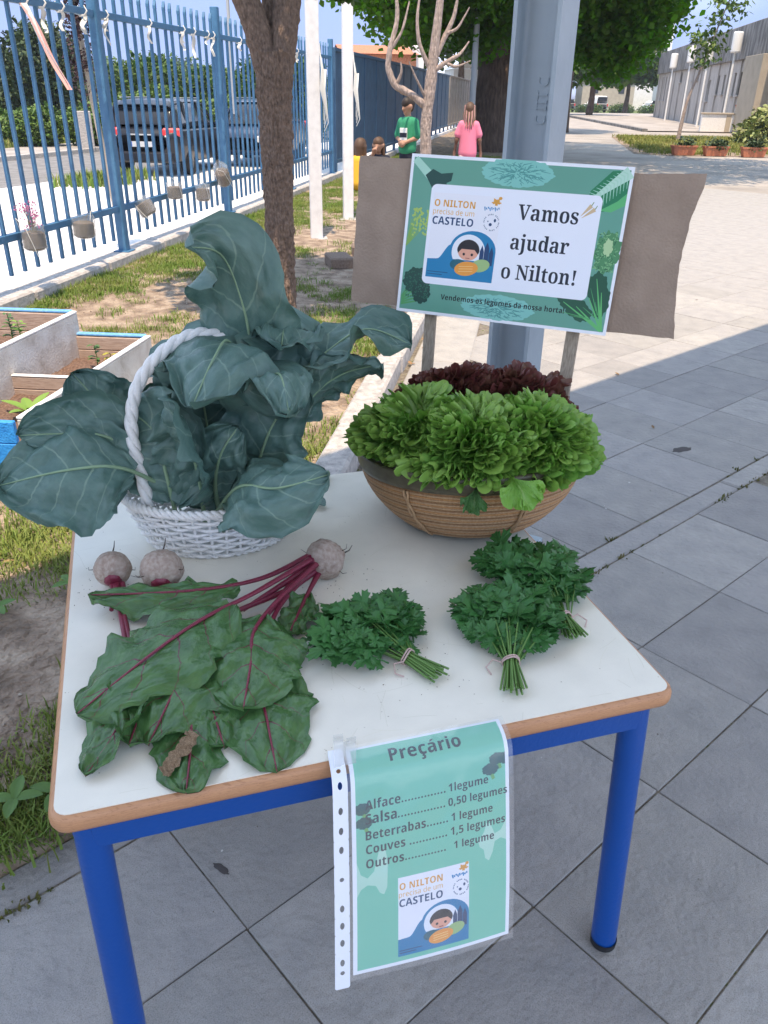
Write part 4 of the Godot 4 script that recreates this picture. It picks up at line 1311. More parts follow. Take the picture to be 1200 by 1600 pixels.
# ---------------------------------------------------------------- small litter: leaf bits, grit and droppings on the slabs, crumbs of soil on the table
func build_litter() -> void:
	M.litter = mat(Color.WHITE, 0.9, 0.3)
	M.litter.vertex_color_use_as_albedo = true
	var bit := MB.new()
	bit.box(Vector3(0, 0.0015, 0), Vector3(0.010, 0.003, 0.007), 0.001, Basis(Vector3.UP, 0.4))
	var bm := bit.mesh()
	var leaf := MB.new()
	leaf_blade(leaf, Vector3(-0.014, 0.003, 0), Vector3(0.016, 0.004, 0.004), Vector3.UP, 0.015, -0.15, 7, 5)
	var lm := leaf.mesh()
	var turn := Basis(Vector3.UP, deg_to_rad(YARD_TURN))
	rng.seed = 951
	var xf := []
	var cs := []
	for k in 420:
		var q := turn * Vector3(rng.randf_range(-0.2, 6.0), 0.0005, -rng.randf_range(-0.9, 5.0))
		if (q - bed(0, -0.05)).dot(Vector3(0.987, 0, 0.1607)) < 0.0: continue
		var s := rng.randf_range(0.12, 0.5) if rng.randf() < 0.92 else rng.randf_range(0.6, 1.1)
		xf.append(Transform3D(Basis(Vector3.UP, rng.randf() * TAU).scaled(Vector3(s, s * 0.5, s * rng.randf_range(0.6, 1.2))), q))
		var v := rng.randf()
		cs.append(Color(0.62, 0.61, 0.58) if v < 0.4 else (Color(0.10, 0.08, 0.06) if v < 0.8 else Color(0.28, 0.2, 0.12)))
	var g := copies("grit", bm, M.litter, xf, cs)
	g.set_meta("kind", "stuff")
	tag(g, "scattered grit and pale specks on the paving", "grit")
	xf = []
	cs = []
	for k in 46:
		var q := turn * Vector3(rng.randf_range(0.0, 6.5), 0.001, -rng.randf_range(-0.5, 5.5))
		if (q - bed(0, -0.05)).dot(Vector3(0.987, 0, 0.1607)) < 0.0: continue
		xf.append(Transform3D(Basis(Vector3.UP, rng.randf() * TAU).scaled(Vector3.ONE * rng.randf_range(0.5, 1.1)), q))
		cs.append(Color(0.12, 0.075, 0.045).lerp(Color(0.26, 0.17, 0.09), rng.randf()))
	for k in 130:        # drifted against the kerb and over the bed
		var q := bed(rng.randf_range(-0.3, 7.0), -0.075 - absf(rng.randfn()) * 0.05) if k < 60 else bed(rng.randf_range(-1.0, 6.0), rng.randf_range(0.2, 1.8))
		q.y = 0.009 if k < 60 else bed_height(q, bed_noise) + 0.001
		xf.append(Transform3D(Basis(Vector3.UP, rng.randf() * TAU).scaled(Vector3.ONE * rng.randf_range(0.5, 1.3)), q))
		cs.append(Color(0.20, 0.10, 0.05).lerp(Color(0.36, 0.24, 0.13), rng.randf()))
	g = copies("leaf_litter", lm, M.litter, xf, cs)
	g.set_meta("kind", "stuff")
	tag(g, "dry brown leaf bits on the paving and against the kerb", "leaves")
	xf = []
	cs = []
	for k in 150:
		var c: Vector3 = [Vector3(-0.100, 0, -1.150), Vector3(-0.366, 0, -1.09), Vector3(-0.44, 0, -1.09), Vector3(0.06, 0, -0.92)][k % 4]
		var q := c + Vector3(rng.randfn() * 0.05, 0, rng.randfn() * 0.04)
		q.y = TABLE_TOP + 0.0002
		var s := rng.randf_range(0.06, 0.22)
		xf.append(Transform3D(Basis(Vector3.UP, rng.randf() * TAU).scaled(Vector3(s, s, s)), q))
		cs.append(Color(0.09, 0.065, 0.045).lerp(Color(0.2, 0.15, 0.11), rng.randf()))
	g = copies("soil_crumbs", bm, M.litter, xf, cs)
	g.set_meta("kind", "stuff")
	tag(g, "crumbs of soil on the table round the beetroots", "soil")
	# pebbles and clods on the bed
	var peb := MB.new()
	peb.lathe(PackedVector2Array([Vector2(0.0, -0.003), Vector2(0.006, -0.001), Vector2(0.0075, 0.002), Vector2(0.005, 0.0055), Vector2(0.0, 0.007)]), 7, Vector3.ZERO, 1.0, 0.75)
	xf = []
	cs = []
	for k in 1500:
		var t := rng.randf()
		var a := bed(-2.2 + 11.0 * t * t, 0.08)
		var b := fence_pt((a - FENCE_AT).dot(BED_DIR), 0, -0.12)
		var q := a.lerp(b, rng.randf())
		if q.dot(Vector3(-0.669, 0, -0.743)) < 1.2: continue
		q.y = bed_height(q, bed_noise)
		var s := rng.randf_range(0.25, 0.9) if rng.randf() < 0.93 else rng.randf_range(1.0, 2.4)
		xf.append(Transform3D(Basis.from_euler(Vector3(rng.randf_range(-0.5, 0.5), rng.randf() * TAU, 0)).scaled(Vector3.ONE * s), q))
		cs.append(Color(0.18, 0.13, 0.095).lerp(Color(0.46, 0.40, 0.33), rng.randf()))
	g = copies("pebbles", peb.mesh(), M.litter, xf, cs)
	g.set_meta("kind", "stuff")
	tag(g, "small stones and clods on the dry soil of the bed", "pebbles")
	# damp stain and trodden lump that stand out on the slabs
	M.gum = mat(lin(0.075, 0.068, 0.066), 0.9)
	for d in [[Vector3(1.21, 0, -3.02), 0.050, 0.022, 0.5, "dark oval stain on the slab right of the bowl"], [Vector3(-0.29, 0, -1.0), 0.020, 0.007, -0.6, "dark smear on the slab under the table"], [Vector3(0.245, 0, -1.155), 0.016, 0.011, 0.3, "small dark blot on the slab below the table's right side"]]:
		var mb := MB.new()
		var f := FastNoiseLite.new()
		f.frequency = 1.0
		f.seed = 3
		var prof := PackedVector3Array()
		for i in 3:
			for j in 25:
				var a := TAU * j / 24.0
				var r: float = [0.0, 0.7, 1.0][i] * (1.0 + 0.5 * f.get_noise_2d(cos(a) * 1.5, sin(a) * 1.5))
				prof.append(Vector3(cos(a) * d[1] * r, [0.0022, 0.002, 0.0006][i], sin(a) * d[2] * r))
		mb.grid(prof, 3, 25, true, PackedVector2Array(), PackedColorArray(), true)
		var o := part("dark_stain", mb, M.gum)
		o.position = d[0]
		o.rotation.y = d[3]
		tag(o, d[4], "stain", "stains on the paving")

# ---------------------------------------------------------------- people: tapered limbs blended and meshed as surface nets
func body_mesh(bones: Array, cell: float, blend: float, color := Color.WHITE) -> Mesh:
	# bone: [a, b, ra, rb] or with a fifth Vector3 that squashes distances along x, y, z
	var lo := Vector3(1e9, 1e9, 1e9)
	var hi := -lo
	for b in bones:
		var r := maxf(b[2], b[3]) + cell * 2.5 + blend * 0.5
		for q in [b[0], b[1]]:
			lo = lo.min(q - Vector3.ONE * r); hi = hi.max(q + Vector3.ONE * r)
	var n := Vector3i(((hi - lo) / cell).ceil()) + Vector3i.ONE * 2
	var d := PackedFloat32Array()
	d.resize(n.x * n.y * n.z)
	d.fill(1.0)
	for b in bones:
		var a: Vector3 = b[0]
		var e: Vector3 = b[1]
		var ra: float = b[2]
		var rb: float = b[3]
		var ab := e - a
		var l2 := maxf(ab.length_squared(), 1e-9)
		var r := maxf(ra, rb) + cell * 2.5 + blend
		var i0 := Vector3i(((a.min(e) - Vector3.ONE * r - lo) / cell).floor()).clamp(Vector3i.ZERO, n - Vector3i.ONE)
		var i1 := Vector3i(((a.max(e) + Vector3.ONE * r - lo) / cell).ceil()).clamp(Vector3i.ZERO, n - Vector3i.ONE)
		for z in range(i0.z, i1.z + 1):
			for y in range(i0.y, i1.y + 1):
				for x in range(i0.x, i1.x + 1):
					var p := lo + Vector3(x, y, z) * cell
					var t := clampf((p - a).dot(ab) / l2, 0.0, 1.0)
					var v := p.distance_to(a + ab * t) - lerpf(ra, rb, t)
					var k := (z * n.y + y) * n.x + x
					var o := d[k]
					var h := maxf(blend - absf(v - o), 0.0) / blend
					d[k] = minf(v, o) - h * h * blend * 0.25
	var id := {}
	var mb := MB.new()
	mb.col = color
	var cc := [Vector3i(0, 0, 0), Vector3i(1, 0, 0), Vector3i(0, 1, 0), Vector3i(1, 1, 0), Vector3i(0, 0, 1), Vector3i(1, 0, 1), Vector3i(0, 1, 1), Vector3i(1, 1, 1)]
	var ed := [[0, 1], [2, 3], [4, 5], [6, 7], [0, 2], [1, 3], [4, 6], [5, 7], [0, 4], [1, 5], [2, 6], [3, 7]]
	for z in n.z - 1:
		for y in n.y - 1:
			for x in n.x - 1:
				var base := (z * n.y + y) * n.x + x
				var v0 := d[base]
				if absf(v0) > cell * 2.0: continue
				var vals := [v0, d[base + 1], d[base + n.x], d[base + n.x + 1], d[base + n.x * n.y], d[base + n.x * n.y + 1], d[base + n.x * n.y + n.x], d[base + n.x * n.y + n.x + 1]]
				var neg := 0
				for q in vals:
					if q < 0.0: neg += 1
				if neg == 0 or neg == 8: continue
				var s := Vector3.ZERO
				var m := 0
				for e in ed:
					var a: float = vals[e[0]]
					var b: float = vals[e[1]]
					if (a < 0.0) == (b < 0.0): continue
					s += Vector3(cc[e[0]]).lerp(Vector3(cc[e[1]]), a / (a - b))
					m += 1
				id[base] = mb.v.size()
				mb.v.append(lo + (Vector3(x, y, z) + s / m) * cell)
				mb.n.append(Vector3(vals[1] + vals[3] + vals[5] + vals[7] - vals[0] - vals[2] - vals[4] - vals[6], vals[2] + vals[3] + vals[6] + vals[7] - vals[0] - vals[1] - vals[4] - vals[5], vals[4] + vals[5] + vals[6] + vals[7] - vals[0] - vals[1] - vals[2] - vals[3]).normalized())
				mb.uv.append(Vector2.ZERO)
				mb.c.append(color)
	var st := [1, n.x, n.x * n.y]
	for base in id:
		for ax in 3:
			var o: int = base + st[ax]
			if o >= d.size(): continue
			if (d[base] < 0.0) == (d[o] < 0.0): continue
			var u: int = st[(ax + 1) % 3]
			var w: int = st[(ax + 2) % 3]
			if not (id.has(base - u) and id.has(base - w) and id.has(base - u - w)): continue
			var q := [id[base], id[base - u], id[base - u - w], id[base - w]]
			if d[base] < 0.0: mb.ix.append_array([q[0], q[2], q[1], q[0], q[3], q[2]])
			else: mb.ix.append_array([q[0], q[1], q[2], q[0], q[2], q[3]])
	return mb.mesh()

func hand_bones(w: Vector3, dir: Vector3, side: Vector3, k := 0.85) -> Array:
	var out := [[w, w + dir * 0.05 * k, 0.020 * k, 0.022 * k]]
	var palm := w + dir * 0.06 * k
	for i in 4:
		var o := side * (i - 1.5) * 0.015 * k
		var l: float = [0.05, 0.06, 0.056, 0.044][i] * k
		var f := palm + o
		var bend := dir.cross(side).normalized()
		out.append([f, f + dir * l * 0.5, 0.0075 * k, 0.007 * k])
		out.append([f + dir * l * 0.5, f + dir * l * 0.85 + bend * l * 0.3, 0.007 * k, 0.006 * k])
	out.append([w + dir * 0.02 * k - side * 0.02 * k, w + dir * 0.055 * k - side * 0.045 * k, 0.009 * k, 0.0075 * k])
	return out

# head: skull, jaw, nose, ears; face looks along fwd
func head_bones(c: Vector3, fwd: Vector3, k := 1.0) -> Array:
	var up := Vector3.UP
	var sd := fwd.cross(up).normalized()
	return [[c + up * 0.03 * k - fwd * 0.012 * k, c + up * 0.03 * k + fwd * 0.012 * k, 0.080 * k, 0.078 * k], [c + fwd * 0.02 * k, c - up * 0.058 * k + fwd * 0.038 * k, 0.062 * k, 0.036 * k], [c + fwd * 0.088 * k - up * 0.0 * k, c + fwd * 0.100 * k - up * 0.018 * k, 0.010 * k, 0.013 * k], [c + sd * 0.080 * k - up * 0.005 * k, c + sd * 0.084 * k + up * 0.015 * k, 0.013 * k, 0.014 * k], [c - sd * 0.080 * k - up * 0.005 * k, c - sd * 0.084 * k + up * 0.015 * k, 0.013 * k, 0.014 * k]]

func face(parent: Node3D, c: Vector3, fwd: Vector3, k := 1.0) -> void:
	var sd := fwd.cross(Vector3.UP).normalized()
	for s in [-1.0, 1.0]:
		var mb := MB.new()
		mb.lathe(PackedVector2Array([Vector2(0, -0.009), Vector2(0.006, -0.006), Vector2(0.009, 0), Vector2(0.006, 0.006), Vector2(0, 0.009)]), 10, c + (sd * s * 0.031 + Vector3.UP * 0.012 + fwd * 0.078) * k)
		part("eye", mb, M.eye, parent)
		mb = MB.new()
		strip_between(mb, c + (sd * s * 0.018 + Vector3.UP * 0.031 + fwd * 0.086) * k, c + (sd * s * 0.044 + Vector3.UP * 0.031 + fwd * 0.076) * k, 0.006, 0.006, 0.002)
		part("eyebrow", mb, M.hair_dark, parent)
	var mb := MB.new()
	strip_between(mb, c + (sd * -0.018 - Vector3.UP * 0.047 + fwd * 0.082) * k, c + (sd * 0.018 - Vector3.UP * 0.047 + fwd * 0.082) * k, 0.008, 0.007, 0.002)
	part("mouth", mb, M.lips, parent)

func build_people() -> void:
	M.skin = mat(lin(0.42, 0.235, 0.155), 0.6)
	M.skin_brown = mat(lin(0.17, 0.085, 0.055), 0.6)
	M.eye = mat(lin(0.03, 0.025, 0.02), 0.3)
	M.lips = mat(lin(0.30, 0.11, 0.09), 0.6)
	M.hair_dark = mat(lin(0.022, 0.014, 0.010), 0.6)
	M.hair_brown = mat(lin(0.085, 0.045, 0.024), 0.6)
	M.shirt_green = mat(lin(0.03, 0.26, 0.13), 0.85)
	M.shirt_pink = mat(lin(0.72, 0.20, 0.30), 0.85)
	M.shirt_yellow = mat(lin(0.72, 0.40, 0.03), 0.85)
	M.navy = mat(lin(0.012, 0.016, 0.032), 0.85)
	M.grey_cloth = mat(lin(0.16, 0.15, 0.145), 0.9)
	M.pattern = mottled([[0.0, lin(0.72, 0.25, 0.32)], [0.45, lin(0.74, 0.38, 0.42)], [0.55, lin(0.8, 0.72, 0.70)], [1.0, lin(0.55, 0.22, 0.20)]], 0.06, 0.3, 0.85, 0.0, 0.1, 931)
	M.print_white = mat(lin(0.72, 0.74, 0.72), 0.8)
	M.shoe = mat(lin(0.35, 0.33, 0.31), 0.7)
	# --- boy in green, hands together, turned to the left
	var t := thing("person", "child in green T-shirt and navy trousers standing with hands together", "person", Vector3(0.235, 0.0, -11.75), 0.0, "children in the yard")
	t.scale = Vector3(0.88, 1.0, 0.88)
	var f := Vector3(-0.55, 0, 0.83).normalized()      # way he faces
	var s := f.cross(Vector3.UP).normalized()           # his right
	var P := func(r: float, y: float, fw: float) -> Vector3: return s * r + Vector3(0, y, 0) + f * fw
	var hd: Vector3 = P.call(0, 1.115, 0.02)
	var hf := Vector3(-0.80, -0.08, 0.55).normalized()
	var skin := [[P.call(0, 1.0, 0), P.call(0, 1.06, 0.01), 0.036, 0.038], [P.call(0, 0.66, 0), P.call(0, 0.93, 0), 0.085, 0.088], [P.call(-0.07, 0.94, 0), P.call(0.07, 0.94, 0), 0.055, 0.055]]
	skin += head_bones(hd, hf, 0.94)
	for k in [-1.0, 1.0]:
		skin += [[P.call(k * 0.135, 0.93, 0), P.call(k * 0.165, 0.76, 0.02), 0.040, 0.030], [P.call(k * 0.165, 0.76, 0.02), P.call(k * 0.035, 0.70, 0.15), 0.029, 0.021]]
		skin += hand_bones(P.call(k * 0.035, 0.70, 0.15), (s * -k * 0.8 + f * 0.3 + Vector3(0, -0.2, 0)).normalized(), Vector3(0, 1, 0.2).normalized(), 0.75)
		skin += [[P.call(k * 0.06, 0.62, 0), P.call(k * 0.065, 0.34, 0.01), 0.062, 0.044], [P.call(k * 0.065, 0.34, 0.01), P.call(k * 0.07, 0.06, -0.01), 0.043, 0.028], [P.call(k * 0.07, 0.03, -0.01), P.call(k * 0.08, 0.025, 0.10), 0.028, 0.026]]
	part("body", body_mesh(skin, 0.0105, 0.035), M.skin, t)
	face(t, hd, hf, 0.94)
	var shirt := [[P.call(0, 0.63, 0), P.call(0, 0.92, 0), 0.118, 0.104], [P.call(-0.06, 0.63, 0.01), P.call(-0.06, 0.9, 0), 0.085, 0.078], [P.call(0.06, 0.63, 0.01), P.call(0.06, 0.9, 0), 0.085, 0.078], [P.call(-0.11, 0.945, 0), P.call(0.11, 0.945, 0), 0.052, 0.052]]
	for k in [-1.0, 1.0]: shirt.append([P.call(k * 0.13, 0.935, 0), P.call(k * 0.168, 0.79, 0.012), 0.052, 0.058])
	part("t_shirt", body_mesh(shirt, 0.0105, 0.03), M.shirt_green, t)
	var tr := [[P.call(0, 0.60, 0), P.call(0, 0.56, 0), 0.105, 0.095]]
	for k in [-1.0, 1.0]: tr += [[P.call(k * 0.06, 0.58, 0), P.call(k * 0.066, 0.34, 0.01), 0.076, 0.062], [P.call(k * 0.066, 0.34, 0.01), P.call(k * 0.07, 0.08, -0.01), 0.060, 0.050]]
	part("trousers", body_mesh(tr, 0.0115, 0.025), M.navy, t)
	var hair := [[hd + Vector3(0, 0.045, 0) - hf * 0.018, hd + Vector3(0, 0.05, 0) + hf * 0.028, 0.080, 0.074], [hd - hf * 0.045 + Vector3(0, -0.005, 0), hd - hf * 0.04 + Vector3(0, 0.04, 0), 0.055, 0.07]]
	part("hair", body_mesh(hair, 0.0105, 0.03), M.hair_dark, t)
	for k in [-1.0, 1.0]:
		part("shoe", body_mesh([[P.call(k * 0.07, 0.035, -0.02), P.call(k * 0.085, 0.03, 0.11), 0.038, 0.034]], 0.0105, 0.02), M.shoe, t)
	var pm := MB.new()
	var pc: Vector3 = P.call(0.0, 0.80, 0.125)
	pm.box(pc, Vector3(0.13, 0.15, 0.012), 0.004, Basis(-s, Vector3.UP, f))
	var pr := part("chest_print", pm, M.print_white, t)
	pm = MB.new()
	pm.box(pc + f * 0.007 + Vector3(0, -0.01, 0), Vector3(0.125, 0.055, 0.004), 0.001, Basis(-s, Vector3.UP, f))
	part("print_band", pm, M.navy, pr)
	# --- girl in pink walking away
	t = thing("person", "child in pink T-shirt with long braids walking away", "person", Vector3(1.06, 0.0, -12.0), 0.0, "children in the yard")
	t.scale = Vector3(0.84, 1.0, 0.88)
	f = Vector3(0.1, 0, -0.99).normalized()
	s = f.cross(Vector3.UP).normalized()
	hd = P.call(0, 1.075, 0.015)
	P = func(r: float, y: float, fw: float) -> Vector3: return s * r + Vector3(0, y, 0) + f * fw
	hd = P.call(0, 1.075, 0.015)
	skin = [[P.call(0, 0.97, 0), P.call(0, 1.03, 0.01), 0.034, 0.036], [P.call(0, 0.64, 0), P.call(0, 0.9, 0), 0.08, 0.084], [P.call(-0.07, 0.91, 0), P.call(0.07, 0.91, 0), 0.05, 0.05]]
	skin += head_bones(hd, f, 0.92)
	for k in [-1.0, 1.0]:
		skin += [[P.call(k * 0.13, 0.90, 0), P.call(k * 0.185, 0.73, -0.01), 0.036, 0.028], [P.call(k * 0.185, 0.73, -0.01), P.call(k * 0.215, 0.56, 0.03), 0.027, 0.020]]
		skin += hand_bones(P.call(k * 0.215, 0.56, 0.03), Vector3(0.02 * k, -1, -0.1).normalized(), f, 0.75)
		var st: float = 0.12 * k
		skin += [[P.call(k * 0.06, 0.60, 0), P.call(k * 0.062, 0.33, st * 0.7), 0.06, 0.043], [P.call(k * 0.062, 0.33, st * 0.7), P.call(k * 0.065, 0.06, st * 0.9 - 0.04), 0.042, 0.027], [P.call(k * 0.065, 0.03, st * 0.9 - 0.04), P.call(k * 0.07, 0.025, st * 0.9 + 0.06), 0.027, 0.024]]
	part("body", body_mesh(skin, 0.0105, 0.035), M.skin_brown, t)
	face(t, hd, f, 0.92)
	shirt = [[P.call(0, 0.58, 0), P.call(0, 0.89, 0), 0.125, 0.098], [P.call(-0.065, 0.57, 0), P.call(-0.055, 0.87, 0), 0.085, 0.07], [P.call(0.065, 0.57, 0), P.call(0.055, 0.87, 0), 0.085, 0.07], [P.call(-0.105, 0.915, 0), P.call(0.105, 0.915, 0), 0.05, 0.05]]
	for k in [-1.0, 1.0]: shirt.append([P.call(k * 0.125, 0.905, 0), P.call(k * 0.172, 0.80, -0.005), 0.05, 0.054])
	part("t_shirt", body_mesh(shirt, 0.0105, 0.03), M.shirt_pink, t)
	tr = [[P.call(0, 0.57, 0), P.call(0, 0.53, 0), 0.11, 0.10]]
	for k in [-1.0, 1.0]: tr += [[P.call(k * 0.06, 0.56, 0), P.call(k * 0.063, 0.33, 0.084 * k), 0.082, 0.068], [P.call(k * 0.063, 0.33, 0.084 * k), P.call(k * 0.066, 0.22, 0.09 * k - 0.02), 0.064, 0.058]]
	part("leggings", body_mesh(tr, 0.0115, 0.025), M.pattern, t)
	part("hair", body_mesh([[hd + Vector3(0, 0.04, 0) - f * 0.01, hd + Vector3(0, 0.045, 0) + f * 0.02, 0.080, 0.074], [hd - f * 0.045 + Vector3(0, -0.02, 0), hd - f * 0.04 + Vector3(0, 0.03, 0), 0.055, 0.068]], 0.0105, 0.03), M.hair_brown, t)
	M.braid_pink = mat(lin(0.50, 0.26, 0.26), 0.7)
	M.braid_fair = mat(lin(0.30, 0.20, 0.13), 0.7)
	rng.seed = 941
	for k in 17:
		var a := lerpf(-1.3, 1.3, k / 16.0)
		var top := hd + Vector3(0, 0.045, 0) - f * cos(a) * 0.088 + s * sin(a) * 0.085
		var l := rng.randf_range(0.20, 0.30)
		var bm := MB.new()
		bm.tube(PackedVector3Array([top + Vector3(0, 0.03, 0) + f * 0.02, top, top + Vector3(0, -0.09, 0) - f * 0.012 * cos(a) + s * sin(a) * 0.012, top + Vector3(0, -l, 0) - f * 0.045 * cos(a) + s * rng.randf_range(-0.02, 0.02)]), PackedFloat32Array([0.008, 0.010, 0.009, 0.006]), 6)
		part("braid", bm, [M.hair_brown, M.braid_fair, M.braid_pink][k % 3], t)
	for k in [-1.0, 1.0]:
		part("shoe", body_mesh([[P.call(k * 0.065, 0.035, 0.108 * k - 0.06), P.call(k * 0.072, 0.03, 0.108 * k + 0.06), 0.036, 0.032]], 0.0105, 0.02), M.shoe, t)
	# --- two children sitting low
	for c in [[Vector3(-0.435, 0, -12.3), Vector3(0.35, 0, -0.93), M.shirt_yellow, M.grey_cloth, "child in yellow top sitting low, seen from behind", false], [Vector3(-0.155, 0, -12.75), Vector3(-0.25, 0, 0.96), M.navy, M.navy, "child in dark jacket sitting and facing the viewer", true]]:
		t = thing("person", c[4], "person", c[0], 0.0, "children in the yard")
		f = c[1].normalized()
		s = f.cross(Vector3.UP).normalized()
		P = func(r: float, y: float, fw: float) -> Vector3: return s * r + Vector3(0, y, 0) + f * fw
		hd = P.call(0, 0.60, 0.06)
		skin = [[P.call(0, 0.48, 0.02), P.call(0, 0.55, 0.05), 0.034, 0.036], [P.call(0, 0.16, -0.02), P.call(0, 0.42, 0.01), 0.08, 0.082], [P.call(-0.07, 0.43, 0.01), P.call(0.07, 0.43, 0.01), 0.05, 0.05]]
		skin += head_bones(hd, f, 0.92)
		for k in [-1.0, 1.0]:
			var el: Vector3 = P.call(k * 0.17, 0.27, 0.10)
			var wr: Vector3 = P.call(k * 0.05, 0.50, 0.16) if c[5] and k > 0 else P.call(k * 0.08, 0.20, 0.24)
			skin += [[P.call(k * 0.125, 0.42, 0.01), el, 0.036, 0.028], [el, wr, 0.027, 0.020]]
			skin += hand_bones(wr, (wr - el).normalized(), s, 0.72)
			var kn: Vector3 = P.call(k * 0.11, 0.27, 0.27)
			skin += [[P.call(k * 0.07, 0.10, 0.0), kn, 0.064, 0.045], [kn, P.call(k * 0.09, 0.06, 0.31), 0.042, 0.028], [P.call(k * 0.09, 0.03, 0.31), P.call(k * 0.1, 0.025, 0.40), 0.028, 0.025]]
		part("body", body_mesh(skin, 0.0115, 0.035), M.skin, t)
		face(t, hd, f, 0.92)
		shirt = [[P.call(0, 0.14, -0.02), P.call(0, 0.41, 0.01), 0.115, 0.10], [P.call(-0.06, 0.15, -0.01), P.call(-0.055, 0.39, 0.01), 0.08, 0.07], [P.call(0.06, 0.15, -0.01), P.call(0.055, 0.39, 0.01), 0.08, 0.07], [P.call(-0.105, 0.435, 0.01), P.call(0.105, 0.435, 0.01), 0.05, 0.05]]
		for k in [-1.0, 1.0]: shirt.append([P.call(k * 0.12, 0.425, 0.01), P.call(k * 0.165, 0.29, 0.08), 0.05, 0.05])
		part("top", body_mesh(shirt, 0.0115, 0.03), c[2], t)
		tr = [[P.call(-0.05, 0.095, 0), P.call(0.05, 0.095, 0), 0.088, 0.088]]
		for k in [-1.0, 1.0]: tr += [[P.call(k * 0.07, 0.10, 0.02), P.call(k * 0.11, 0.27, 0.27), 0.076, 0.06], [P.call(k * 0.11, 0.27, 0.27), P.call(k * 0.09, 0.09, 0.31), 0.056, 0.045]]
		part("trousers", body_mesh(tr, 0.0115, 0.025), c[3], t)
		part("hair", body_mesh([[hd + Vector3(0, 0.042, 0) - f * 0.02, hd + Vector3(0, 0.045, 0) + f * 0.015, 0.082, 0.076], [hd - f * 0.05, hd - f * 0.06 + Vector3(0, -0.13, 0), 0.066, 0.05], [hd + s * 0.07 - f * 0.02, hd + s * 0.08 - f * 0.02 + Vector3(0, -0.12, 0), 0.03, 0.022], [hd - s * 0.07 - f * 0.02, hd - s * 0.08 - f * 0.02 + Vector3(0, -0.12, 0), 0.03, 0.022]], 0.0115, 0.03), M.hair_brown, t)
		for k in [-1.0, 1.0]:
			part("shoe", body_mesh([[P.call(k * 0.09, 0.035, 0.30), P.call(k * 0.1, 0.03, 0.41), 0.036, 0.032]], 0.0105, 0.02), M.shoe, t)

# ---------------------------------------------------------------- trees
func leaf_clump(n: int, size: float, spread: float, sd: int, wide := 0.6) -> Mesh:     # a few leaves round a point
	rng.seed = sd
	var mb := MB.new()
	for k in n:
		var b := Basis.from_euler(Vector3(rng.randf_range(-0.9, 0.9), rng.randf() * TAU, rng.randf_range(-0.9, 0.9)))
		var o := Vector3(rng.randf_range(-1, 1), rng.randf_range(-1, 1), rng.randf_range(-1, 1)) * spread
		var s := size * rng.randf_range(0.7, 1.25)
		var w := s * wide * 0.5
		var g := rng.randf_range(0.75, 1.25)
		mb.col = Color(g * rng.randf_range(0.9, 1.15), g, g * 0.9)
		var p := [Vector3(0, 0, 0), Vector3(w, -0.12 * w, s * 0.38), Vector3(w * 0.55, -0.1 * w, s * 0.78), Vector3(0, -0.15 * s, s), Vector3(-w * 0.55, -0.1 * w, s * 0.78), Vector3(-w, -0.12 * w, s * 0.38), Vector3(0, 0.1 * w, s * 0.5)]
		for q in 7: p[q] = o + b * p[q]
		for q in 6: mb.tri(p[q], p[6], p[(q + 1) % 6])
	return mb.mesh()

func leaf_mat(c: Color, back := 0.5) -> StandardMaterial3D:
	var m := mat(c, 0.55, 0.4)
	m.vertex_color_use_as_albedo = true
	m.backlight_enabled = true
	m.backlight = Color(0.55 * back, 0.75 * back, 0.2 * back)
	return m

# lobes: [centre, radii, leaves]; leaves keep to the outer part of each lobe and leave gaps
func crown(parent: Node3D, lobes: Array, mesh: Mesh, m: Material, sd: int, tint := 0.25, shell := 0.45, called := "crown") -> void:
	rng.seed = sd
	var f := FastNoiseLite.new()
	f.seed = sd
	f.frequency = 0.55
	var xf := []
	var cs := []
	for l in lobes:
		var c: Vector3 = l[0]
		var r: Vector3 = l[1]
		var made := 0
		var tries := 0
		while made < l[2] and tries < l[2] * 6:
			tries += 1
			var d := Vector3(rng.randfn(), rng.randfn(), rng.randfn()).normalized()
			var k := lerpf(shell, 1.0, sqrt(rng.randf()))
			var p := c + d * k * r
			k *= 1.0 + 0.0
			if f.get_noise_3dv(p * (2.2 / maxf(0.5, r.x * 0.35))) < -0.12: continue
			made += 1
			xf.append(Transform3D(Basis.from_euler(Vector3(rng.randf_range(-0.6, 0.6), rng.randf() * TAU, rng.randf_range(-0.6, 0.6))).scaled(Vector3.ONE * rng.randf_range(0.75, 1.3)), p))
			var g := 1.0 + rng.randf_range(-tint, tint)
			cs.append(Color(g * rng.randf_range(0.85, 1.2), g, g * rng.randf_range(0.7, 1.1)))
	# joined into one mesh, in six tints
	var tinted := []
	for k in 6:
		var a := mesh.surface_get_arrays(0)
		var vc: PackedColorArray = a[Mesh.ARRAY_COLOR]
		var g := 1.0 + tint * (k - 2.5) / 2.5
		var w: float = [1.12, 0.92, 1.0, 1.15, 0.88, 1.05][k]
		for i in vc.size(): vc[i] = Color(vc[i].r * g * w, vc[i].g * g, vc[i].b * g)
		a[Mesh.ARRAY_COLOR] = vc
		var am := ArrayMesh.new()
		am.add_surface_from_arrays(Mesh.PRIMITIVE_TRIANGLES, a)
		tinted.append(am)
	var st := SurfaceTool.new()
	for i in xf.size(): st.append_from(tinted[rng.randi() % 6], 0, xf[i])
	part(called, st.commit(), m, parent)

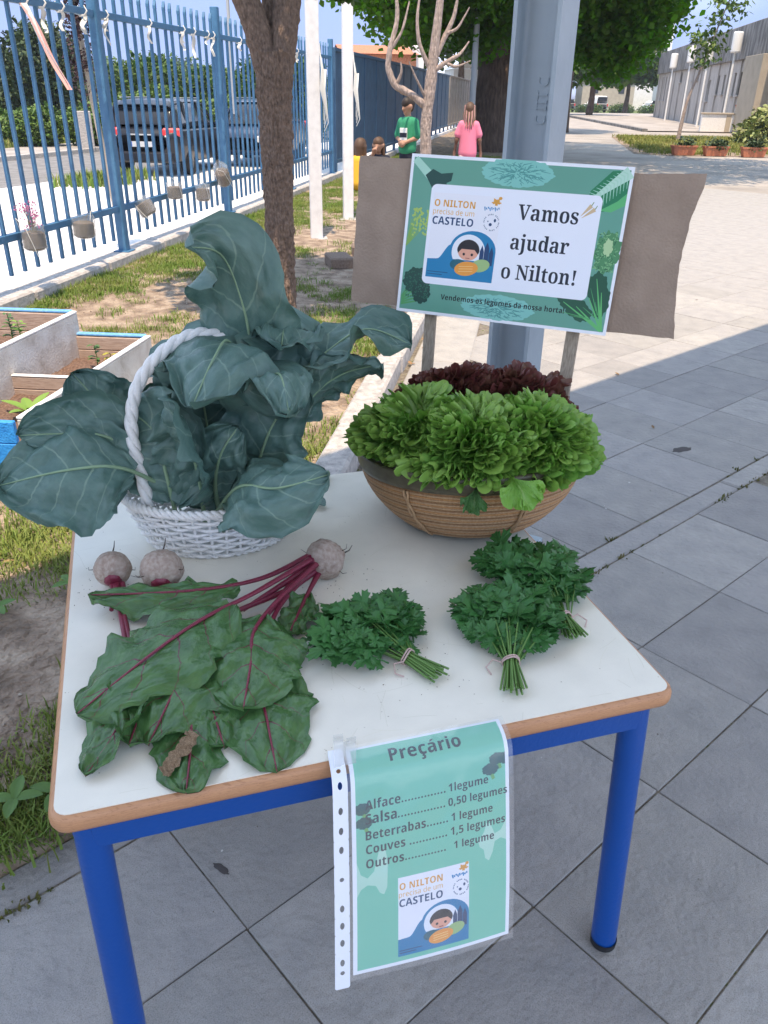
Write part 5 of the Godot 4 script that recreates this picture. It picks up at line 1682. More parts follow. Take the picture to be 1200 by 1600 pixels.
func bark(base: Vector3, sd: int, metres := 0.35) -> StandardMaterial3D:
	var m := mottled([[0.0, lin(base.x * 0.45, base.y * 0.45, base.z * 0.45)], [0.45, lin(base.x * 0.9, base.y * 0.9, base.z * 0.9)], [0.7, lin(base.x * 1.2, base.y * 1.2, base.z * 1.2)], [1.0, lin(base.x * 1.7, base.y * 1.7, base.z * 1.7)]], 0.02, metres, 1.0, 8.0, 0.03, sd, 6)
	m.uv1_scale = Vector3(1.0 / metres, 0.22 / metres, 1.0 / metres)
	return m

# trunk or limb with furrowed bark
func limb(mb: MB, pts: Array, radii: Array, sides := 14, rough := 0.08, sd := 1) -> void:
	var f := FastNoiseLite.new()
	f.seed = sd
	f.frequency = 1.0
	var cv := Curve3D.new()
	for k in pts.size():
		var t: Vector3 = (pts[mini(k + 1, pts.size() - 1)] - pts[maxi(k - 1, 0)]) / 6.0
		cv.add_point(pts[k], -t, t)
	var n := maxi(6, int(cv.get_baked_length() / maxf(radii[0], 0.01) * 1.6))
	n = mini(n, 60) if sides <= 60 else int(cv.get_baked_length() / 0.012)
	var p := PackedVector3Array()
	var up := Vector3.FORWARD
	for i in n + 1:
		var s := float(i) / n
		var l := cv.get_baked_length() * s
		var c := cv.sample_baked(l, true)
		var t := (cv.sample_baked(minf(l + 0.01, cv.get_baked_length()), true) - cv.sample_baked(maxf(l - 0.01, 0), true)).normalized()
		if absf(up.dot(t)) > 0.95: up = Vector3.RIGHT
		up = (up - t * up.dot(t)).normalized()
		var sd2 := t.cross(up)
		var q := s * (radii.size() - 1)
		var r := lerpf(radii[int(q)], radii[mini(int(q) + 1, radii.size() - 1)], q - int(q))
		for j in sides + 1:
			var a := TAU * j / sides
			var nn := f.get_noise_3d(cos(a) * 3.0, l * 4.0 / maxf(0.4, r * 8.0), sin(a) * 3.0) + 0.6 * f.get_noise_3d(cos(a) * 8.0, l * 6.0, sin(a) * 8.0)
			if sides > 60: nn = 0.45 * f.get_noise_3d(cos(a) * 1.6, l * 3.0, sin(a) * 1.6) + 0.75 * (absf(f.get_noise_3d(cos(a) * 6.0, l * 7.0, sin(a) * 6.0)) - 0.3) + 0.35 * f.get_noise_3d(cos(a) * 15.0, l * 22.0, sin(a) * 15.0)
			p.append(c + (sd2 * cos(a) + up * sin(a)) * r * (1.0 + rough * 2.2 * nn))
	mb.grid(p, n + 1, sides + 1, true, PackedVector2Array(), PackedColorArray(), true)

func build_trees() -> void:
	M.leaf_near = leaf_mat(lin(0.085, 0.15, 0.03), 0.7)
	M.leaf_plane = leaf_mat(lin(0.17, 0.29, 0.042), 1.6)
	M.leaf_far = leaf_mat(lin(0.095, 0.165, 0.035), 0.8)
	M.leaf_olive = leaf_mat(lin(0.07, 0.105, 0.045), 0.3)
	M.leaf_dark = leaf_mat(lin(0.05, 0.025, 0.03), 0.2)
	M.leaf_light = leaf_mat(lin(0.12, 0.20, 0.04), 0.6)
	# the young tree in the bed, crown above the picture
	var bk := bark(Vector3(0.20, 0.142, 0.108), 61, 0.16)
	bk.uv1_scale = Vector3(6.2, 2.6, 6.2)
	bk.normal_texture = noise_tex(0.03, [], 512, 161, 5, 16.0)
	var t := thing("young_tree", "brown furrowed trunk standing in the bed behind the cabbage leaves", "tree", Vector3(-0.655, 0, -4.95))
	var mb := MB.new()
	limb(mb, [Vector3(-0.01, -0.1, 0), Vector3(0, 0.25, 0), Vector3(0.015, 0.8, 0), Vector3(0.015, 1.2, 0), Vector3(0.02, 1.46, 0)], [0.118, 0.088, 0.080, 0.088, 0.108], 96, 0.15, 3)
	part("trunk", mb, bk, t)
	for l in [[[Vector3(-0.005, 1.34, 0), Vector3(-0.065, 1.58, 0.02), Vector3(-0.17, 1.84, 0.02), Vector3(-0.42, 2.4, 0)], [0.075, 0.066, 0.056, 0.036]], [[Vector3(0.035, 1.34, 0), Vector3(0.085, 1.60, -0.02), Vector3(0.14, 1.9, -0.05), Vector3(0.27, 2.6, -0.1)], [0.078, 0.068, 0.054, 0.036]], [[Vector3(0.0, 1.46, -0.03), Vector3(0.02, 1.7, -0.12), Vector3(0.0, 2.2, -0.3), Vector3(0.0, 2.8, -0.45)], [0.07, 0.06, 0.05, 0.03]]]:
		mb = MB.new()
		limb(mb, l[0], l[1], 72, 0.13, 5)
		part("limb", mb, bk, t)
	var near := leaf_clump(5, 0.085, 0.07, 71, 0.75)
	crown(t, [[Vector3(0.25, 2.95, -0.15), Vector3(1.15, 0.75, 1.1), 1500], [Vector3(-0.35, 2.75, 0.1), Vector3(0.7, 0.5, 0.8), 420], [Vector3(0.36, 1.86, -0.25), Vector3(0.16, 0.12, 0.2), 26], [Vector3(0.60, 1.95, -0.3), Vector3(0.22, 0.14, 0.25), 30], [Vector3(0.12, 2.02, 0.0), Vector3(0.15, 0.1, 0.2), 14]], near, M.leaf_near, 5)
	# small bare tree further off
	var bk2 := bark(Vector3(0.34, 0.27, 0.23), 63, 0.25)
	t = thing("bare_tree", "slim leafless tree with pale bark beside the boy", "tree", Vector3(0.462, 0, -11.3))
	mb = MB.new()
	limb(mb, [Vector3(0, -0.05, 0), Vector3(0, 0.5, 0), Vector3(-0.01, 0.9, 0), Vector3(0.02, 1.3, 0), Vector3(0.06, 1.75, 0), Vector3(0.12, 2.4, 0.0)], [0.085, 0.072, 0.068, 0.07, 0.055, 0.04], 20, 0.08, 7)
	part("trunk", mb, bk2, t)
	var br := [[[Vector3(-0.02, 1.14, 0), Vector3(-0.2, 1.26, 0.03), Vector3(-0.42, 1.38, 0.05), Vector3(-0.50, 1.55, 0.05), Vector3(-0.47, 1.8, 0.05), Vector3(-0.40, 2.1, 0.0), Vector3(-0.45, 2.5, 0)], [0.05, 0.045, 0.04, 0.035, 0.03, 0.022, 0.012]],
		[[Vector3(-0.40, 1.37, 0.05), Vector3(-0.34, 1.5, 0.1), Vector3(-0.35, 1.62, 0.12)], [0.025, 0.018, 0.008]],
		[[Vector3(0.03, 1.5, 0), Vector3(0.2, 1.62, 0.05), Vector3(0.38, 1.72, 0.05), Vector3(0.48, 1.85, 0.0)], [0.035, 0.028, 0.018, 0.008]],
		[[Vector3(0.05, 1.62, 0), Vector3(0.16, 1.85, -0.03), Vector3(0.28, 2.1, -0.05), Vector3(0.33, 2.4, -0.05)], [0.04, 0.032, 0.024, 0.012]],
		[[Vector3(0.02, 1.55, 0), Vector3(-0.12, 1.8, 0.05), Vector3(-0.16, 2.1, 0.05), Vector3(-0.12, 2.4, 0.0)], [0.032, 0.024, 0.018, 0.01]],
		[[Vector3(-0.02, 1.22, 0), Vector3(-0.16, 1.45, 0.12), Vector3(-0.25, 1.62, 0.2)], [0.02, 0.014, 0.006]],
		[[Vector3(-0.47, 1.75, 0.05), Vector3(-0.34, 1.95, 0.08), Vector3(-0.26, 2.25, 0.05)], [0.022, 0.015, 0.008]],
		[[Vector3(0.2, 1.62, 0.05), Vector3(0.33, 1.58, 0.1), Vector3(0.5, 1.64, 0.15)], [0.02, 0.014, 0.006]],
		[[Vector3(0.2, 1.93, -0.03), Vector3(0.32, 1.98, 0.02), Vector3(0.46, 2.2, 0.05)], [0.02, 0.014, 0.006]]]
	for b in br:
		mb = MB.new()
		limb(mb, b[0], b[1], 9, 0.1, 9)
		part("branch", mb, bk2, t)
	# great plane trees by the drive
	var bk3 := bark(Vector3(0.12, 0.085, 0.065), 65, 0.8)
	var big := leaf_clump(7, 0.155, 0.19, 73, 0.8)
	t = thing("plane_tree", "huge plane tree with dark trunk behind the girl in pink", "tree", Vector3(2.55, 0, -22.5))
	mb = MB.new()
	limb(mb, [Vector3(0, -0.2, 0), Vector3(0, 0.6, 0), Vector3(0.05, 1.6, 0), Vector3(0.1, 2.8, 0)], [0.75, 0.5, 0.46, 0.5], 28, 0.09, 11)
	part("trunk", mb, bk3, t)
	for l in [[[Vector3(0, 2.3, 0), Vector3(-0.9, 3.2, 0.3), Vector3(-2.4, 4.6, 0.8)], [0.35, 0.27, 0.14]], [[Vector3(0.1, 2.5, 0), Vector3(0.9, 3.6, 0.5), Vector3(2.4, 5.0, 1.0)], [0.36, 0.28, 0.15]], [[Vector3(0.1, 2.4, 0), Vector3(0.2, 4.0, -0.6), Vector3(0.0, 6.0, -1.5)], [0.38, 0.3, 0.18]], [[Vector3(0.0, 2.2, 0.2), Vector3(-0.4, 3.2, 1.6), Vector3(-1.2, 4.2, 3.2)], [0.28, 0.2, 0.1]]]:
		mb = MB.new()
		limb(mb, l[0], l[1], 16, 0.08, 13)
		part("limb", mb, bk3, t)
	crown(t, [[Vector3(0, 6.4, 0.5), Vector3(5.2, 3.2, 5.0), 4200], [Vector3(1.6, 7.2, 7.0), Vector3(4.2, 1.9, 3.6), 2300], [Vector3(-1.8, 3.35, 1.6), Vector3(1.7, 1.1, 2.0), 1150], [Vector3(-3.2, 4.0, 1.0), Vector3(1.5, 1.0, 1.6), 800], [Vector3(0.5, 3.9, 3.0), Vector3(2.2, 1.3, 1.6), 1000], [Vector3(2.6, 3.5, 1.8), Vector3(1.3, 1.7, 1.8), 1350], [Vector3(2.2, 2.3, 2.2), Vector3(0.7, 0.7, 0.9), 260], [Vector3(4.6, 4.05, 3.6), Vector3(1.7, 0.5, 1.2), 300], [Vector3(-0.4, 2.55, 1.5), Vector3(0.7, 0.45, 0.9), 160]], big, M.leaf_plane, 17)
	# second plane tree, farther down the drive
	t = thing("plane_tree", "plane tree with thin dark trunk right of the steel post", "tree", Vector3(6.9, 0, -36.0))
	mb = MB.new()
	limb(mb, [Vector3(0, -0.2, 0), Vector3(0, 1.0, 0), Vector3(0.1, 3.2, 0)], [0.36, 0.26, 0.22], 18, 0.08, 15)
	part("trunk", mb, bk3, t)
	crown(t, [[Vector3(-0.4, 5.6, 0), Vector3(3.0, 2.6, 3.2), 1900], [Vector3(0.2, 3.3, 1.5), Vector3(1.4, 0.9, 1.5), 480], [Vector3(-1.2, 3.1, 1.2), Vector3(1.2, 0.8, 1.2), 340]], big, M.leaf_plane, 19)
	for d in [[Vector3(15.5, 0, -70.0), 6.6, 2.6, 23, "round green tree between the far vans and the concrete building"], [Vector3(11.0, 0, -76.0), 5.6, 2.8, 24, "low green tree behind the parked van"], [Vector3(24.0, 0, -92.0), 6.5, 3.2, 25, "far tree half hidden behind the corner of the concrete building"], [Vector3(4.5, 0, -60.0), 8.5, 4.2, 26, "tall far tree behind the great plane trunk"]]:
		t = thing("far_tree", d[4], "tree", d[0], 0.0, "far trees")
		mb = MB.new()
		limb(mb, [Vector3(0, -0.2, 0), Vector3(0.1, d[1] * 0.25, 0), Vector3(0.0, d[1] * 0.6, 0)], [0.3, 0.2, 0.12], 10, 0.08, d[3])
		part("trunk", mb, bk3, t)
		var r: float = d[2]
		crown(t, [[Vector3(0, d[1] * 0.72, 0), Vector3(r, d[1] * 0.30, r), 700], [Vector3(-r * 0.6, d[1] * 0.52, r * 0.3), Vector3(r * 0.55, d[1] * 0.17, r * 0.5), 190], [Vector3(r * 0.55, d[1] * 0.55, r * 0.2), Vector3(r * 0.6, d[1] * 0.2, r * 0.5), 220]], leaf_clump(6, 0.42, 0.4, d[3] + 60, 0.8), M.leaf_far, d[3])
	# sapling on the far lawn
	t = thing("sapling", "thin young tree with a few light leaves on the far lawn", "tree", Vector3(9.6, 0, -29.5))
	mb = MB.new()
	limb(mb, [Vector3(0, -0.05, 0), Vector3(0.1, 1.2, 0), Vector3(0.45, 2.4, 0), Vector3(0.7, 3.4, 0), Vector3(1.0, 4.4, 0)], [0.075, 0.05, 0.035, 0.025, 0.012], 9, 0.06, 21)
	part("trunk", mb, bk2, t)
	crown(t, [[Vector3(0.45, 2.75, 0), Vector3(0.55, 0.6, 0.5), 70], [Vector3(0.9, 3.9, 0), Vector3(0.6, 0.7, 0.5), 70], [Vector3(0.1, 3.1, 0), Vector3(0.3, 0.3, 0.3), 16]], leaf_clump(4, 0.16, 0.16, 91, 0.6), M.leaf_light, 23, 0.2, 0.1)
	# street side: olive-grey trees, hedge bushes, a dark red climber on a pole
	var ol := leaf_clump(7, 0.20, 0.24, 93, 0.5)
	for d in [[Vector3(-13.3, OUTSIDE, -35.0), 3.9, 1.5, 31, "tall grey-green tree left of the fence post, beyond the street"], [Vector3(-16.2, OUTSIDE, -36.0), 3.2, 1.6, 32, "grey-green tree beside the flyover pillar"], [Vector3(-9.6, OUTSIDE, -36.0), 2.9, 1.5, 33, "bushy tree behind the parked car's left side"], [Vector3(-7.4, OUTSIDE, -38.0), 2.6, 1.7, 34, "bushy tree above the parked car roof"], [Vector3(-3.6, OUTSIDE, -30.0), 2.9, 1.4, 35, "light green tree behind the second fence bay"], [Vector3(-6.0, OUTSIDE, -44.0), 2.7, 1.6, 36, "distant rounded tree over the car"]]:
		t = thing("street_tree", d[4], "tree", d[0], 0.0, "trees across the street")
		mb = MB.new()
		limb(mb, [Vector3(0, -0.1, 0), Vector3(0.05, d[1] * 0.3, 0), Vector3(0.0, d[1] * 0.75, 0)], [0.16, 0.12, 0.06], 9, 0.08, d[3])
		part("trunk", mb, bk3, t)
		var r: float = d[2]
		crown(t, [[Vector3(0, d[1] * 0.66, 0), Vector3(r, d[1] * 0.36, r), 900], [Vector3(r * 0.4, d[1] * 0.35, 0.3), Vector3(r * 0.8, d[1] * 0.25, r * 0.7), 350], [Vector3(-r * 0.5, d[1] * 0.4, 0.3), Vector3(r * 0.7, d[1] * 0.22, r * 0.6), 300]], ol, M.leaf_olive if d[3] < 33 else M.leaf_far, d[3], 0.3)
	var hb := leaf_clump(7, 0.13, 0.14, 95, 0.7)
	for d in [[Vector3(-12.0, OUTSIDE, -29.5), 1.15, 1.1, 41, "broad green bush beside the verge, left of the fence post"], [Vector3(-14.2, OUTSIDE, -30.5), 1.0, 1.2, 42, "low green bush at the left edge behind the bars"], [Vector3(-10.2, OUTSIDE, -30.2), 1.25, 1.0, 43, "green bush right behind the concrete marker"], [Vector3(-8.5, OUTSIDE, -30.5), 1.7, 1.1, 44, "taller green bush left of the parked car"], [Vector3(-6.3, OUTSIDE, -31.5), 1.5, 1.2, 45, "green bush behind the parked car windows"], [Vector3(-4.9, OUTSIDE, -31.0), 1.8, 1.0, 46, "green bush behind the parked car bonnet"]]:
		t = thing("bush", d[4], "bush", d[0], 0.0, "bushes across the street")
		mb = MB.new()
		limb(mb, [Vector3(0, -0.05, 0), Vector3(0.05, d[1] * 0.4, 0)], [0.07, 0.04], 7, 0.08, d[3])
		part("stem", mb, bk3, t)
		crown(t, [[Vector3(0, d[1] * 0.5, 0), Vector3(d[2], d[1] * 0.5, d[2] * 0.8), 750], [Vector3(d[2] * 0.5, d[1] * 0.75, 0), Vector3(d[2] * 0.4, d[1] * 0.35, d[2] * 0.4), 130]], hb, M.leaf_light, d[3], 0.35, 0.4, "foliage")
	t = thing("climbing_plant", "dark red leafy climber on a pole behind the near fence post", "plant", Vector3(-3.35, OUTSIDE, -10.2))
	mb = MB.new()
	limb(mb, [Vector3(0.12, 0, 0), Vector3(0.02, 1.0, 0), Vector3(-0.06, 2.0, 0), Vector3(-0.1, 2.9, 0)], [0.04, 0.035, 0.03, 0.025], 9, 0.05, 25)
	part("pole", mb, M.stake, t)
	crown(t, [[Vector3(-0.08, 2.25, 0), Vector3(0.16, 0.55, 0.16), 240], [Vector3(-0.1, 2.9, 0), Vector3(0.22, 0.5, 0.2), 240]], leaf_clump(4, 0.05, 0.05, 97, 0.7), M.leaf_dark, 47, 0.3, 0.2, "foliage")

# ---------------------------------------------------------------- grass
func grass_clump(n: int, h: float, spread: float, sd: int, w := 0.004, lean := 0.6) -> Mesh:
	rng.seed = sd
	var mb := MB.new()
	for k in n:
		var a := rng.randf() * TAU
		var o := Vector3(rng.randfn() * spread, 0, rng.randfn() * spread)
		var l := h * rng.randf_range(0.5, 1.3)
		var d := Vector3(cos(a), 0, sin(a)) * l * rng.randf_range(0.15, lean)
		var s := Vector3(-sin(a), 0, cos(a)) * w * rng.randf_range(0.7, 1.3)
		var g := rng.randf_range(0.7, 1.3)
		mb.col = Color(g * rng.randf_range(0.9, 1.3), g, g * 0.8)
		var m := o + d * 0.4 + Vector3(0, l * 0.6, 0)
		var e := o + d * 1.1 + Vector3(0, l * 0.95, 0)
		mb.quad(o - s, o + s, m + s * 0.8, m - s * 0.8)
		mb.tri(m - s * 0.8, m + s * 0.8, e)
	return mb.mesh()

func build_grass() -> void:
	M.grass = mat(Color.WHITE, 0.7, 0.3)
	M.grass.vertex_color_use_as_albedo = true
	M.grass.backlight_enabled = true
	M.grass.backlight = Color(0.3, 0.4, 0.1)
	var f := FastNoiseLite.new()
	f.seed = 6
	f.frequency = 0.55
	f.fractal_octaves = 3
	var tall := grass_clump(14, 0.038, 0.028, 101, 0.0019)
	var low := grass_clump(16, 0.022, 0.03, 102, 0.0022, 1.3)
	rng.seed = 103
	var xt := []
	var ct := []
	var xl := []
	var cl := []
	var ea := Vector3(-0.669, 0, -0.743)
	var planter := Rect2(-1.7, -3.75, 0.66, 1.25)
	var k := 0
	while k < 52000:
		k += 1
		var t := rng.randf()
		var s := -2.4 + 20.0 * t * t
		var a := bed(s, 0.06)
		var b := fence_pt((a - FENCE_AT).dot(BED_DIR), 0, -0.11)
		var p := a.lerp(b, rng.randf())
		if p.dot(ea) < 1.19: continue
		if planter.has_point(Vector2(p.x, p.z)): continue
		var d := f.get_noise_2d(p.x * 1.6, p.z * 1.0) + 0.45 * f.get_noise_2d(p.x * 6.0 + 50.0, p.z * 6.0)
		# worn bare in the middle, greener by the fence, by the kerb, at the planter and at the front
		var to_fence := p.distance_to(b)
		var bias := -0.20 + 0.5 * exp(-to_fence / 0.5) + 0.30 * exp(-pow((s - 7.2) / 2.0, 2.0) - to_fence * 0.55)
		bias += 0.45 * exp(-p.distance_to(a) / 0.22) * (1.0 if s < 2.2 else 0.15)
		bias += 0.62 * exp(-pow((p.dot(ea) - 1.25) / 0.17, 2.0)) + 0.55 * exp(-pow((p.dot(ea) - 2.25) / 0.26, 2.0)) * (1.0 if s < 0.4 else 0.0)
		bias -= 0.75 * exp(-pow((p.dot(ea) - 1.72) / 0.20, 2.0)) * (1.0 if s < 0.3 else 0.0)
		if p.z < -4.2 and p.z > -8.2: bias -= 0.22 * exp(-pow((p.x + 0.5) / 0.8, 2.0))
		if d + bias < rng.randf_range(-0.30, 0.55): continue
		p.y = bed_height(p, bed_noise)
		var bs := Basis(Vector3.UP, rng.randf() * TAU).scaled(Vector3.ONE * rng.randf_range(0.6, 1.25))
		var dry := clampf(0.5 + 0.8 * f.get_noise_2d(p.x * 3.0 + 9.0, p.z * 3.0) + rng.randf_range(-0.3, 0.3), 0, 1)
		var c := Color(0.12, 0.215, 0.04).lerp(Color(0.32, 0.31, 0.12), dry * 0.5)
		if rng.randf() < 0.35:
			xt.append(Transform3D(bs, p)); ct.append(c)
		else:
			xl.append(Transform3D(bs, p)); cl.append(c)
	var g := copies("grass", tall, M.grass, xt, ct)
	g.set_meta("kind", "stuff")
	tag(g, "patchy sunlit grass blades over the dry soil of the bed", "grass")
	g = copies("ground_cover", low, M.grass, xl, cl)
	g.set_meta("kind", "stuff")
	tag(g, "low matted grass and clover over the dry soil of the bed", "grass")
	# moss and weeds in the paving joints
	var xm := []
	var cm := []
	var turn := Basis(Vector3.UP, deg_to_rad(YARD_TURN))
	var weed := grass_clump(9, 0.012, 0.007, 104, 0.0022, 1.2)
	for i in 190:
		var q := Vector3.ZERO
		if i < 330: q = Vector3(rng.randf_range(-0.3, 3.6), -0.004, -1.1 + rng.randf_range(-0.003, 0.003) - (0.087 if rng.randf() < 0.35 else 0.0))
		elif i < 430: q = Vector3(rng.randf_range(1.45, 2.2), -0.004, -0.8045 + rng.randf_range(-0.003, 0.003))
		else: q = Vector3(0.425 + 0.4045 * (rng.randi() % 5) + rng.randf_range(-0.003, 0.003), -0.004, rng.randf_range(-1.1, 0.1))
		if f.get_noise_2d(q.x * 9.0, q.z * 9.0) < -0.05: continue
		xm.append(Transform3D(Basis(Vector3.UP, rng.randf() * TAU).scaled(Vector3.ONE * rng.randf_range(0.5, 1.4)), turn * q))
		cm.append(Color(0.10, 0.13, 0.035).lerp(Color(0.20, 0.17, 0.08), rng.randf()))
	g = copies("joint_weeds", weed, M.grass, xm, cm)
	g.set_meta("kind", "stuff")
	tag(g, "tiny weeds and moss growing in the paving joints", "weeds")
	# broad leaves low at the left edge of the picture
	M.weed_leaf = leaf_mat(lin(0.10, 0.19, 0.045), 0.5)
	for w in [[Vector3(-0.70, 0.06, -1.10), 0.2], [Vector3(-0.63, 0.05, -1.13), 1.6], [Vector3(-1.02, 0.05, -1.75), 0.8], [Vector3(-0.86, 0.06, -1.86), 2.4]]:
		var wt := thing("broadleaf_weed", ["small light green weed with two oval leaves at the kerb", "second small weed with oval leaves close to the table leg", "dark leafy weed on the shaded soil at the left edge", "leafy weed in the shaded grass beside the table corner"][int(taken.get("broadleaf_weed", -1)) + 1], "weed", w[0], w[1], "broad-leaved weeds")
		for j in 4:
			var mb := MB.new()
			leaf_blade(mb, Vector3.ZERO, Vector3(cos(j * 1.6), 0.25 + 0.1 * (j % 2), sin(j * 1.6)) * 0.05, Vector3.UP, 0.026, 0.2, 7, 5)
			part("leaf", mb, M.weed_leaf, wt)

# simple leaf from a to b with a face direction
func leaf_blade(mb: MB, a: Vector3, b: Vector3, up: Vector3, width: float, droop := 0.2, rows := 9, cols := 7) -> void:
	var t := b - a
	var l := t.length()
	var side := t.normalized().cross(up).normalized()
	var nrm := side.cross(t.normalized())
	var p := PackedVector3Array()
	for i in rows:
		var s := float(i) / (rows - 1)
		var w := width * 0.5 * pow(sin(PI * clampf(s * 0.93 + 0.04, 0, 1)), 0.75)
		for j in cols:
			var k := float(j) / (cols - 1) * 2.0 - 1.0
			p.append(a + t * s + side * k * w + nrm * (absf(k) * w * 0.35 - droop * l * s * s))
	mb.grid(p, rows, cols)

# ---------------------------------------------------------------- stepped wooden planter at the left
func build_planter() -> void:
	M.white_wood = mottled([[0.0, lin(0.42, 0.37, 0.31)], [0.3, lin(0.60, 0.55, 0.49)], [0.6, lin(0.68, 0.64, 0.58)], [1.0, lin(0.75, 0.72, 0.67)]], 0.012, 0.8, 0.8, 1.5, 0.1, 81)
	M.blue_wood = mottled([[0.0, lin(0.02, 0.18, 0.55)], [0.4, lin(0.03, 0.28, 0.72)], [1.0, lin(0.05, 0.33, 0.78)]], 0.02, 0.6, 0.6, 2.0, 0.1, 83)
	M.rim_blue = mottled([[0.0, lin(0.22, 0.40, 0.62)], [0.4, lin(0.12, 0.36, 0.68)], [1.0, lin(0.30, 0.50, 0.74)]], 0.03, 0.4, 0.7, 1.0, 0.1, 84)
	M.raw_wood = mottled([[0.0, lin(0.24, 0.17, 0.13)], [0.5, lin(0.40, 0.30, 0.245)], [1.0, lin(0.50, 0.40, 0.33)]], 0.02, 0.3, 0.95, 3.0, 0.08, 85)
	M.raw_wood.uv1_scale = Vector3(1.2, 16.0, 1.2)
	M.bed_soil = mottled([[0.0, lin(0.08, 0.05, 0.037)], [0.5, lin(0.17, 0.105, 0.08)], [1.0, lin(0.28, 0.19, 0.14)]], 0.05, 0.4, 1.0, 9.0, 0.08, 87)
	var t := thing("raised_planter", "two-step wooden planter box painted white and bright blue", "planter")
	var A := Vector3(-1.271, 0, -2.60)
	var B := Vector3(-1.110, 0, -3.673)
	var D := Vector3(-1.457, 0, -3.697)
	var E := A + (D - B)
	var u := (B - A).normalized()
	var wv := (D - B).normalized()
	var h1 := 0.26
	var h2 := 0.357
	var plank := func(a: Vector3, b: Vector3, y0: float, y1: float, n: int, m: Material, called: String, th := 0.022) -> void:
		for k in n:
			var lo := lerpf(y0, y1, float(k) / n)
			var hi := lerpf(y0, y1, float(k + 1) / n)
			var mb := MB.new()
			var d := Vector3(0, (lo + hi) * 0.5, 0)
			strip_between(mb, a + d, b + d, th, hi - lo - 0.002, 0.003)
			part(called, mb, m, t)
	# lower step: white long side, blue ends, raw wood inside
	plank.call(A - u * 0.0, B + u * 0.0, 0.0, h1 - 0.012, 1, M.white_wood, "side_panel")
	plank.call(A + wv * 0.013 - u * 0.012, E - u * 0.012, 0.0, h1 - 0.012, 3, M.blue_wood, "end_plank")
	plank.call(B + wv * 0.013 + u * 0.012, D + u * 0.012, 0.0, h1 - 0.012, 3, M.blue_wood, "end_plank")
	plank.call(B + wv * 0.013 - u * 0.0105, D - u * 0.0105, 0.0, h1 - 0.014, 4, M.raw_wood, "inner_plank")
	plank.call(A.lerp(B, 0.49) + wv * 0.013, E.lerp(D, 0.49), 0.12, 0.225, 2, M.raw_wood, "divider_plank")
	# painted rims
	plank.call(A, B, h1 - 0.012, h1, 1, M.white_metal, "rim", 0.026)
	plank.call(B + wv * 0.014, D, h1 - 0.012, h1 + 0.001, 1, M.rim_blue, "rim", 0.03)
	plank.call(A.lerp(B, 0.49) + wv * 0.014, E.lerp(D, 0.49), 0.226, 0.232, 1, M.white_metal, "rim", 0.026)
	# upper step: its white side rises out of the lower box
	var C := D + u * 0.02
	var C0 := C - u * 1.7
	var F := C + wv * 0.75
	plank.call(C0, C, 0.0, h2 - 0.012, 1, M.white_wood, "side_panel")
	plank.call(C0, C, h2 - 0.012, h2, 1, M.white_metal, "rim", 0.026)
	plank.call(C + wv * 0.013 + u * 0.012, F + u * 0.012, 0.0, h2 - 0.012, 4, M.blue_wood, "end_plank")
	plank.call(C + wv * 0.013 - u * 0.0105, F - u * 0.0105, 0.0, h2 - 0.013, 4, M.raw_wood, "inner_plank")
	plank.call(C + wv * 0.014, F, h2 - 0.012, h2 + 0.001, 1, M.rim_blue, "rim", 0.03)
	plank.call(C0 + wv * 0.75, F, 0.0, h2, 2, M.white_wood, "side_panel")
	# soil in both steps
	var f := FastNoiseLite.new()
	f.seed = 90
	f.frequency = 9.0
	for part_of in [[E, D, B, 0.145, 0.335], [C0 + wv * 0.74, F, C, 0.235, 0.735]]:
		var p := PackedVector3Array()
		for i in 34:
			for j in 16:
				var q: Vector3 = part_of[0].lerp(part_of[1], 0.01 + 0.975 * i / 33.0) - wv * (part_of[4] * j / 15.0)
				q.y = part_of[3] + 0.018 * f.get_noise_2d(q.x, q.z) + 0.01 * f.get_noise_2d(q.x * 5.0, q.z * 5.0)
				p.append(q)
		var mb := MB.new()
		mb.grid(p, 34, 16, false, PackedVector2Array(), PackedColorArray(), false)
		part("planter_soil", mb, M.bed_soil, t)
	# seedlings
	M.seedling = leaf_mat(lin(0.19, 0.32, 0.06), 0.7)
	M.herb = leaf_mat(lin(0.07, 0.15, 0.04), 0.5)
	M.yellowing = leaf_mat(lin(0.36, 0.33, 0.05), 0.6)
	rng.seed = 44
	var sp := thing("seedling", "young light green cabbage seedling in the lower planter step", "seedling", A.lerp(B, 0.30) + wv * 0.16 + Vector3(0, 0.145, 0), 0.4, "seedlings in the planter")
	for j in 6:
		var mb := MB.new()
		var a := j * 1.05 + 0.3
		leaf_blade(mb, Vector3.ZERO, Vector3(cos(a) * 0.085, 0.055 + 0.02 * (j % 2), sin(a) * 0.085), Vector3.UP, 0.042, 0.25)
		part("leaf", mb, M.seedling, sp)
	for d in [[A.lerp(B, 0.86) + wv * 0.12, 0.145, 0.07, 8, "yellowing seedling near the far end of the lower planter step", M.yellowing], [A.lerp(B, 0.83) + wv * 0.17, 0.145, 0.11, 12, "small dark seedling at the back of the lower planter step", M.herb], [C - u * 0.20 + wv * 0.20, 0.235, 0.15, 18, "taller leafy herb in the upper planter step", M.herb], [C - u * 0.25 + wv * 0.13, 0.235, 0.13, 18, "bushy light herb in the upper planter step", M.seedling], [C - u * 0.55 + wv * 0.30, 0.235, 0.08, 12, "low herb at the left of the upper planter step", M.seedling], [C - u * 0.36 + wv * 0.10, 0.235, 0.06, 12, "smallest herb against the upper planter side", M.herb]]:
		var q: Vector3 = d[0]
		var s := thing("seedling", d[4], "seedling", Vector3(q.x, d[1], q.z), 0.0, "seedlings in the planter")
		var mb := MB.new()
		mb.tube(PackedVector3Array([Vector3.ZERO, Vector3(0.004, d[2] * 0.5, 0.0), Vector3(0, d[2], 0.003)]), PackedFloat32Array([0.003, 0.0025, 0.0015]), 5)
		part("stem", mb, d[5], s)
